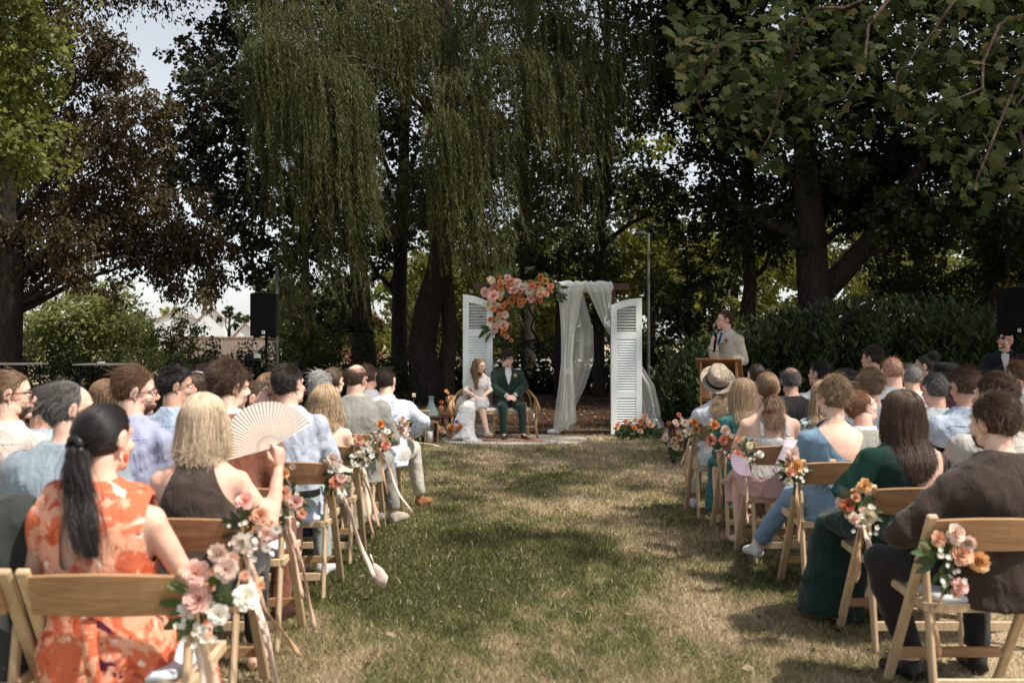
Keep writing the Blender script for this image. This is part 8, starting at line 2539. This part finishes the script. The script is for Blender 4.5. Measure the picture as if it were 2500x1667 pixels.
# bride
m_lace = printed('lace_white', (0.66, 0.64, 0.61), [((0.40, 0.31, 0.26), 42, 0.55), ((0.74, 0.72, 0.70), 60, 0.55)], bump=.6)
m_gown = cloth('gown_white', (0.74, 0.74, 0.73), 0.04, 0.4)
P = Person('bride with long wavy light brown hair in white lace gown', (px(1172, 0, 15.5).x, 15.44, 0), R(180 - 12), 'f', 0.87, 1.0, bare=True, lean=0, skin_='fair', yaw=-62, pitch=10, near=True, visible_legs=True,
           arms={'l': ((-.20, .10, .77), (-.14, .34, .70)), 'r': ((.22, .08, .76), (-.02, .34, .68))}, hands=[('l', (-.5, .5, -.5), (.1, .7, .7)), ('r', (-.55, .5, -.6), (.1, .8, .6))],
           legs={'l': ((-.12, .42, .575), (-.26, .60, .17), (-.36, .72, .13)), 'r': ((.08, .44, .50), (.04, .44, .085))})
P.root.scale = (.97,) * 3
P.garment('bodice', m_lace, sleeve=1.02, e=0.012, fold=0.006, seed=120, extra=lambda m, J: [m.ball(J['S' + n] + Vector((0, 0, -.03)), (.066, .066, .075), 12, 8) for n in 'lr'],
          cut=lambda V: (V[:, 1] > 0.0) & (np.abs(V[:, 0]) < .045 + .0 * V[:, 2]) & (V[:, 2] > .90 + np.abs(V[:, 0]) * 1.6) | (V[:, 2] > 1.09))
def _bskirt(m, J): m.tube([(.02, -0.06, .53), (.03, 0.12, .54), (.06, 0.34, .535), (.09, 0.45, .48), (.12, 0.50, .32), (.13, 0.54, .14), (.12, .58, .02)], [(.20, .11), (.20, .10), (.17, .085), (.14, .09), (.16, .10), (.19, .13), (.23, .17)], 18, flat=(0, 0, 1)); m.ball((-.05, .66, .03), (.16, .10, .03), 14, 6); m.tube([(-.06, 0, .54), (-.10, .22, .565), (-.12, .40, .60), (-.15, .48, .50)], [(.10, .095), (.095, .09), (.085, .085), (.075, .07)], 12)
P.garment('gown_skirt', m_gown, zmax=.62, e=0.012, extra=_bskirt, fold=0.012, freq=24, seed=121)
P.shoes(matte('shoe_nude', (0.62, 0.50, 0.40), rough=.4), 0.004); P.hair('long', 'lightbrown', length=0.34, vol=0.04, wave=0.014, gather=0.8, back=1.1, n=3800, rad=.0014, seed=51); P.face(brow=(.16, .09, .05)); P.glasses('gold')

# officiant at the lectern
th = R(122)
rot = lambda v: Matrix.Rotation(-th, 3, 'Z') @ Vector(v)
m_lin = cloth('linen_beige', (0.60, 0.55, 0.46), 0.12)
P = Person('officiant in beige linen jacket and dark tie speaking into a microphone', (2.66, 12.42, 0), th, 'm', 1.075, 1.02, stand=True, skin_='pink', yaw=24, pitch=-2, near=True,
           arms={'r': (rot((-.17, -.10, 1.235)), rot((-.195, -.24, 1.475))), 'l': (rot((.20, -.10, 1.27)), rot((-.03, -.25, 1.235)))}, hands=[('r', rot((-.05, -.15, 1)), rot((-1, -.3, 0)), 'grip'), ('l', rot((-1, -.4, -.1)), (0, 0, 1))])
P.bx = -.115
P.garment('jacket', m_lin, sleeve=1.9, e=0.024, fold=0.007, freq=17, seed=130, drop=0.10, cb=suit_front(P, SH['paleblue'], m_lin, cloth('tie_dark', (.02, .026, .035)), None, 'orange'))
P.collar(SH['paleblue'], 'shirt_collar', r=0.008, h=0.052); P.collar(m_lin, 'jacket_collar', r=0.018, h=0.040, low=0.010, open_=45, wide=1.08)
P.garment('trousers', m_lin, torso=True, zmax=P.J['rings'][2][2] + .01, legs=1.95, e=.014, drop=0.0, fold=.006, seed=131); P.shoes(SHOE['tan']); P.hair('short', 'brown', length=0.04, lift=.45, vol=.05, n=3600, seed=52); P.hair('beard', 'brown', length=.004, n=300, rad=.0004); P.face(); P.glasses('gold')
w_ = P.root.location + Matrix.Rotation(th, 3, 'Z') @ (P.J['Wr'])
mc = empty('microphone', w_ + Vector((.005, -.03, .04))); tag(mc, 'black handheld microphone held by the officiant', 'microphone')
m = MB(); m.tube([(0, 0, -.14), (.008, 0, -.02), (.014, 0, .075)], [.013, .015, .019], 12); m.build('handle', M_BLK, mc, True)
m = MB(); m.ball((.019, 0, .105), (.026, .026, .030), 14, 9); m.build('grille', matte('mic_grille', (.20, .24, .23), (.08, .09, .09), scale=300, rough=.4, metal=.6), mc, True)

# disc jockey on a stool behind the right loudspeaker
P = Person('bald man in dark sunglasses and black jacket behind the right loudspeaker pole', (px(2452, 0, 13.6).x, 13.6, .25), R(180 - 22), 'm', 0.99, 1.12, lean=8, skin_='pink', yaw=38, pitch=-22, near=True, headscale=1.08)
jm = cloth('jacket_blackblue', (0.012, 0.014, 0.020)); P.bx = -.1
P.garment('jacket', jm, sleeve=1.9, e=0.024, fold=.006, seed=140, drop=.05, cb=suit_front(P, SH['white'], jm, None, None, None)); P.collar(SH['white'], 'shirt_collar', r=.008, h=.05); trousers(P, TR['dark']); P.shoes(SHOE['black']); P.hair('buzz', 'dark', length=.003, n=700, rad=.0004, line='crown_bald', use_cap=False); P.hair('beard', 'dark', length=.006, n=700, rad=.0006); P.glasses('dark'); P.face()
nk = P.J['neck']; m = MB()
for s in (-1, 1): m.tube([(s * .004, nk.y + .075, nk.z - .035), (s * .035, nk.y + .082, nk.z - .035), (s * .055, nk.y + .078, nk.z - .035)], [(.007, .007), (.012, .018), (.008, .022)], 8, flat=(0, 1, 0))
m.build('bow_tie', jm, P.root, True)
st = empty('bar_stool', P.root.location - Vector((0, 0, .25))); tag(st, 'black bar stool under the bald man in sunglasses', 'stool')
m = MB(); m.lathe([(.17, .66), (.185, .68), (.185, .71), (.16, .725)], n=22); m.build('seat', M_BLK, st, True)
m = MB(); m.tube([(0, 0, .03), (0, 0, .67)], .025, 10); m.build('column', M_BLK, st, True)
m = MB(); m.lathe([(.22, 0), (.22, .015), (.06, .035), (.03, .06)], n=22); m.build('base', M_BLK, st, True)
chair_free = None

run_jobs()

# ------------------------------------------------------------------ hand fans
M_FAN = cloth('fan_cloth', (0.80, 0.71, 0.65), 0.05, 0.1); M_FANL = cloth('fan_lilac', (0.62, 0.50, 0.62), 0.05, 0.1)
def hand_fan(label, loc, rad, a0, a1, mat, n=34, tilt=0.0, rin=0.28):
    root = empty('hand_fan', loc); tag(root, label, 'fan'); m = MB(); g = []
    for i in range(n * 2 + 1):
        a = R(a0 + (a1 - a0) * i / (2 * n)); y = 0.0016 * (1 if i % 2 else -1)
        g.append([Vector((q * rad * math.cos(a), y * (.4 + q) + tilt * q * rad * math.cos(a), q * rad * math.sin(a))) for q in (rin, .5, .75, 1.0 + (0.012 if i % 2 else 0))])
    m.sheet(g, 0.0008, (0, -1, 0)); m.build('pleated_leaf', mat, root)
    ribm = None
    for i in range(0, n + 1, 2):
        a = R(a0 + (a1 - a0) * i / n); d = Vector((math.cos(a), tilt * math.cos(a), math.sin(a)))
        m = MB(); m.bar(d * 0.0, d * rad * .45, .006, .0018, (0, 1, 0)); m.build('rib', M_RIB['cream'] if mat is M_FAN else mat, root)
    return root
fw = blonde.root.location + blonde.J['Wr'] + Vector((-.035, -.025, .075))
hand_fan('open cream pleated hand fan held up by the platinum blonde woman', fw, 0.195, 30, 196, M_FAN, 34, 0.12)

# ------------------------------------------------------------------ flower posies on the aisle chairs
def lp_(row, dx=0.03, z=0.70, dy=-0.20): return Vector((LEFT_POST[row] + dx, ROW[row] + dy + 0.20, z))
def rp_(row, dx=-0.03, z=0.70, dy=-0.20): return Vector((RIGHT_POST[row] + dx, ROW[row] + dy + 0.20, z))
posy('pink and white flower posy tied to the nearest left chair', lp_(0, .05, .70), [('rose', 'pink', -.005, .105, .050), ('rose', 'pink', .0, .03, .058), ('rose', 'blush', .085, .12, .045), ('rose', 'white', .135, .035, .048), ('rose', 'white', .06, -.01, .04), ('ball', 'blush', .06, .165, .036)], 12, 16, [('peach', .035, ((.05, -.03, -.25), (.16, -.06, -.5), (.30, -.10, -.72))), ('blush', .03, ((.02, -.03, -.3), (.06, -.02, -.55)))], 61, k=1.05)
posy('coral and cream flower posy on the chair of the woman with the fan', lp_(1, .04, .745), [('rose', 'pink', .0, .125, .052), ('rose', 'peach', .06, .07, .048), ('rose', 'white', -.005, -.03, .055), ('ball', 'blush', .08, .0, .040), ('ball', 'blush', -.04, -.09, .036), ('dahlia', 'white', .12, .015, .035), ('dahlia', 'white', .09, -.05, .030)], 12, 10, [('blush', .03, ((.03, -.03, -.2), (.10, -.05, -.45), (.16, -.05, -.68))), ('tan', .022, ((.08, -.02, -.3), (.22, -.04, -.48)))], 62)
posy('coral rose posy with a lone orange bloom beside the rust-red suit', lp_(2, .03, .73), [('ball', 'apricot', -.01, .145, .034), ('rose', 'peach', -.01, .055, .050), ('rose', 'pink', .045, .01, .050), ('rose', 'peach', .07, -.05, .035)], 9, 5, [('peach', .022, ((.03, -.02, -.15), (.10, -.03, -.42), (.13, -.03, -.60))), ('peach', .02, ((.0, -.02, -.15), (.08, -.03, -.45)))], 63)
posy('cream and coral posy beside the man with mint trousers', lp_(3, .035, .745), [('rose', 'blush', .0, .075, .048), ('ball', 'white', .025, .025, .042), ('rose', 'coral', .02, -.055, .052), ('rose', 'pink', .05, -.03, .036)], 7, 5, [('blush', .03, ((.06, -.02, -.14), (.17, -.06, -.42), (.25, -.08, -.60)))], 64)
posy('apricot posy with sprays of white blossom beside the cream dress', lp_(4, .04, .76), [('rose', 'peach', .0, .085, .050), ('ball', 'apricot', -.01, .02, .042), ('dahlia', 'white', .07, .02, .034), ('dahlia', 'cream', .06, -.06, .034), ('filler', 'white', .09, -.02, .03)], 12, 18, [('tan', .02, ((.06, -.02, -.25), (.14, -.03, -.5))), ('tan', .018, ((.02, -.02, -.2), (.10, -.03, -.58)))], 65)
posy('orange and blush posy beside the balding man', lp_(5, .03, .77), [('ball', 'orange', .01, .11, .040), ('rose', 'blush', .02, .02, .050), ('rose', 'coral', .05, -.05, .048), ('rose', 'white', .06, .05, .034)], 9, 6, [('blush', .022, ((.06, -.02, -.2), (.16, -.04, -.44), (.26, -.05, -.56))), ('tan', .02, ((.02, -.02, -.2), (.06, -.03, -.42)))], 66)
posy('peach posy on the front left chair with ribbon blown sideways', lp_(6, .035, .78), [('rose', 'blush', .03, .07, .045), ('rose', 'peach', .01, -.02, .050), ('ball', 'apricot', .06, .03, .036), ('rose', 'blush', .06, -.05, .034)], 8, 6, [('blush', .022, ((.14, -.02, -.12), (.30, -.03, -.14), (.42, -.04, -.20)))], 67)
posy('peach and blush posy with green sprigs on the nearest right chair', rp_(1, .06, .64), [('rose', 'peach', -.045, .085, .042), ('rose', 'blush', .02, .105, .055), ('rose', 'peach', .045, .025, .062), ('ball', 'apricot', .115, -.005, .052), ('rose', 'pink', .035, -.10, .046), ('ball', 'blush', .07, .07, .04)], 18, 8, [('tan', .02, ((-.01, .1, -.25), (.01, .1, -.42)))], 68, -0.9)
posy('rust and cream posy on the chair of the green dress', rp_(2, -.05, .69), [('rose', 'apricot', .005, .125, .046), ('rose', 'rust', -.075, .03, .046), ('rose', 'cream', .02, -.02, .052), ('ball', 'blush', -.05, -.03, .036), ('ball', 'peach', -.04, .07, .030)], 10, 12, [('tan', .022, ((-.02, -.02, -.2), (-.03, -.02, -.34))), ('blush', .024, ((.03, -.02, -.15), (.06, -.03, -.28)))], 69)
posy('peach and golden posy on the chair of the blue dress', rp_(3, -.04, .75), [('rose', 'blush', -.02, .10, .048), ('ball', 'apricot', .0, .03, .056), ('ball', 'peach', -.045, .0, .038), ('rose', 'cream', -.05, -.05, .030)], 12, 6, [('tan', .022, ((.01, -.02, -.2), (.02, -.02, -.42)))], 70, -.2)
posy('coral and cream posy on the chair of the smocked-top girl', rp_(4, -.05, .73), [('rose', 'coral', -.06, .02, .042), ('dahlia', 'cream', .02, .08, .040), ('dahlia', 'cream', -.01, .12, .030), ('rose', 'white', .09, .02, .034), ('rose', 'peach', -.02, -.02, .040)], 14, 8, [('peach', .02, ((.0, -.02, -.2), (.02, -.02, -.45)))], 71)
posy('bright orange and cream posy on the chair of the teal lace dress', rp_(5, -.06, .75), [('ball', 'orange', -.03, .125, .046), ('rose', 'blush', .055, .08, .052), ('ball', 'coral', -.05, .01, .052), ('rose', 'coral', .04, .01, .052), ('dahlia', 'cream', .10, .04, .03)], 9, 5, [('tan', .02, ((.02, -.02, -.25), (.03, -.02, -.42)))], 72)
posy('orange and cream posy on the front right chair', rp_(6, -.05, .77), [('ball', 'orange', .03, .055, .046), ('rose', 'cream', -.02, -.02, .048), ('rose', 'blush', -.05, .05, .044), ('ball', 'orange', .045, .0, .042), ('ball', 'coral', -.10, .12, .026), ('rose', 'pink', -.12, .04, .03)], 9, 5, [('tan', .022, ((-.04, -.02, -.25), (-.03, -.02, -.5))), ('peach', .018, ((-.08, -.02, -.3),))], 73)
hand_fan('lilac pleated hand fan stuck beside the posy on a right aisle chair', rp_(4, -.095, .655) + Vector((.04, -.07, .06)), 0.105, 150, 292, M_FANL, 16, 0.05)
tf_ = empty('cream_drawstring_bag', lp_(3, .30, .13) + Vector((0, -.02, 0))); tag(tf_, 'cream cloth pouch dangling at the end of a long ribbon', 'pouch')
m = MB(); m.tube([(-.03, 0, .09), (-.005, 0, .05), (.015, 0, .0), (.025, 0, -.05)], [(.006, .005), (.028, .010), (.042, .012), (.014, .006)], 14, flat=(0, 1, 0)); m.build('pouch', M_RIB['blush'], tf_, True)
m = MB(); m.tube([(-.032, 0, .095), (-.05, .01, .14)], .005, 6); m.build('cord', M_RIB['cream'], tf_, True)
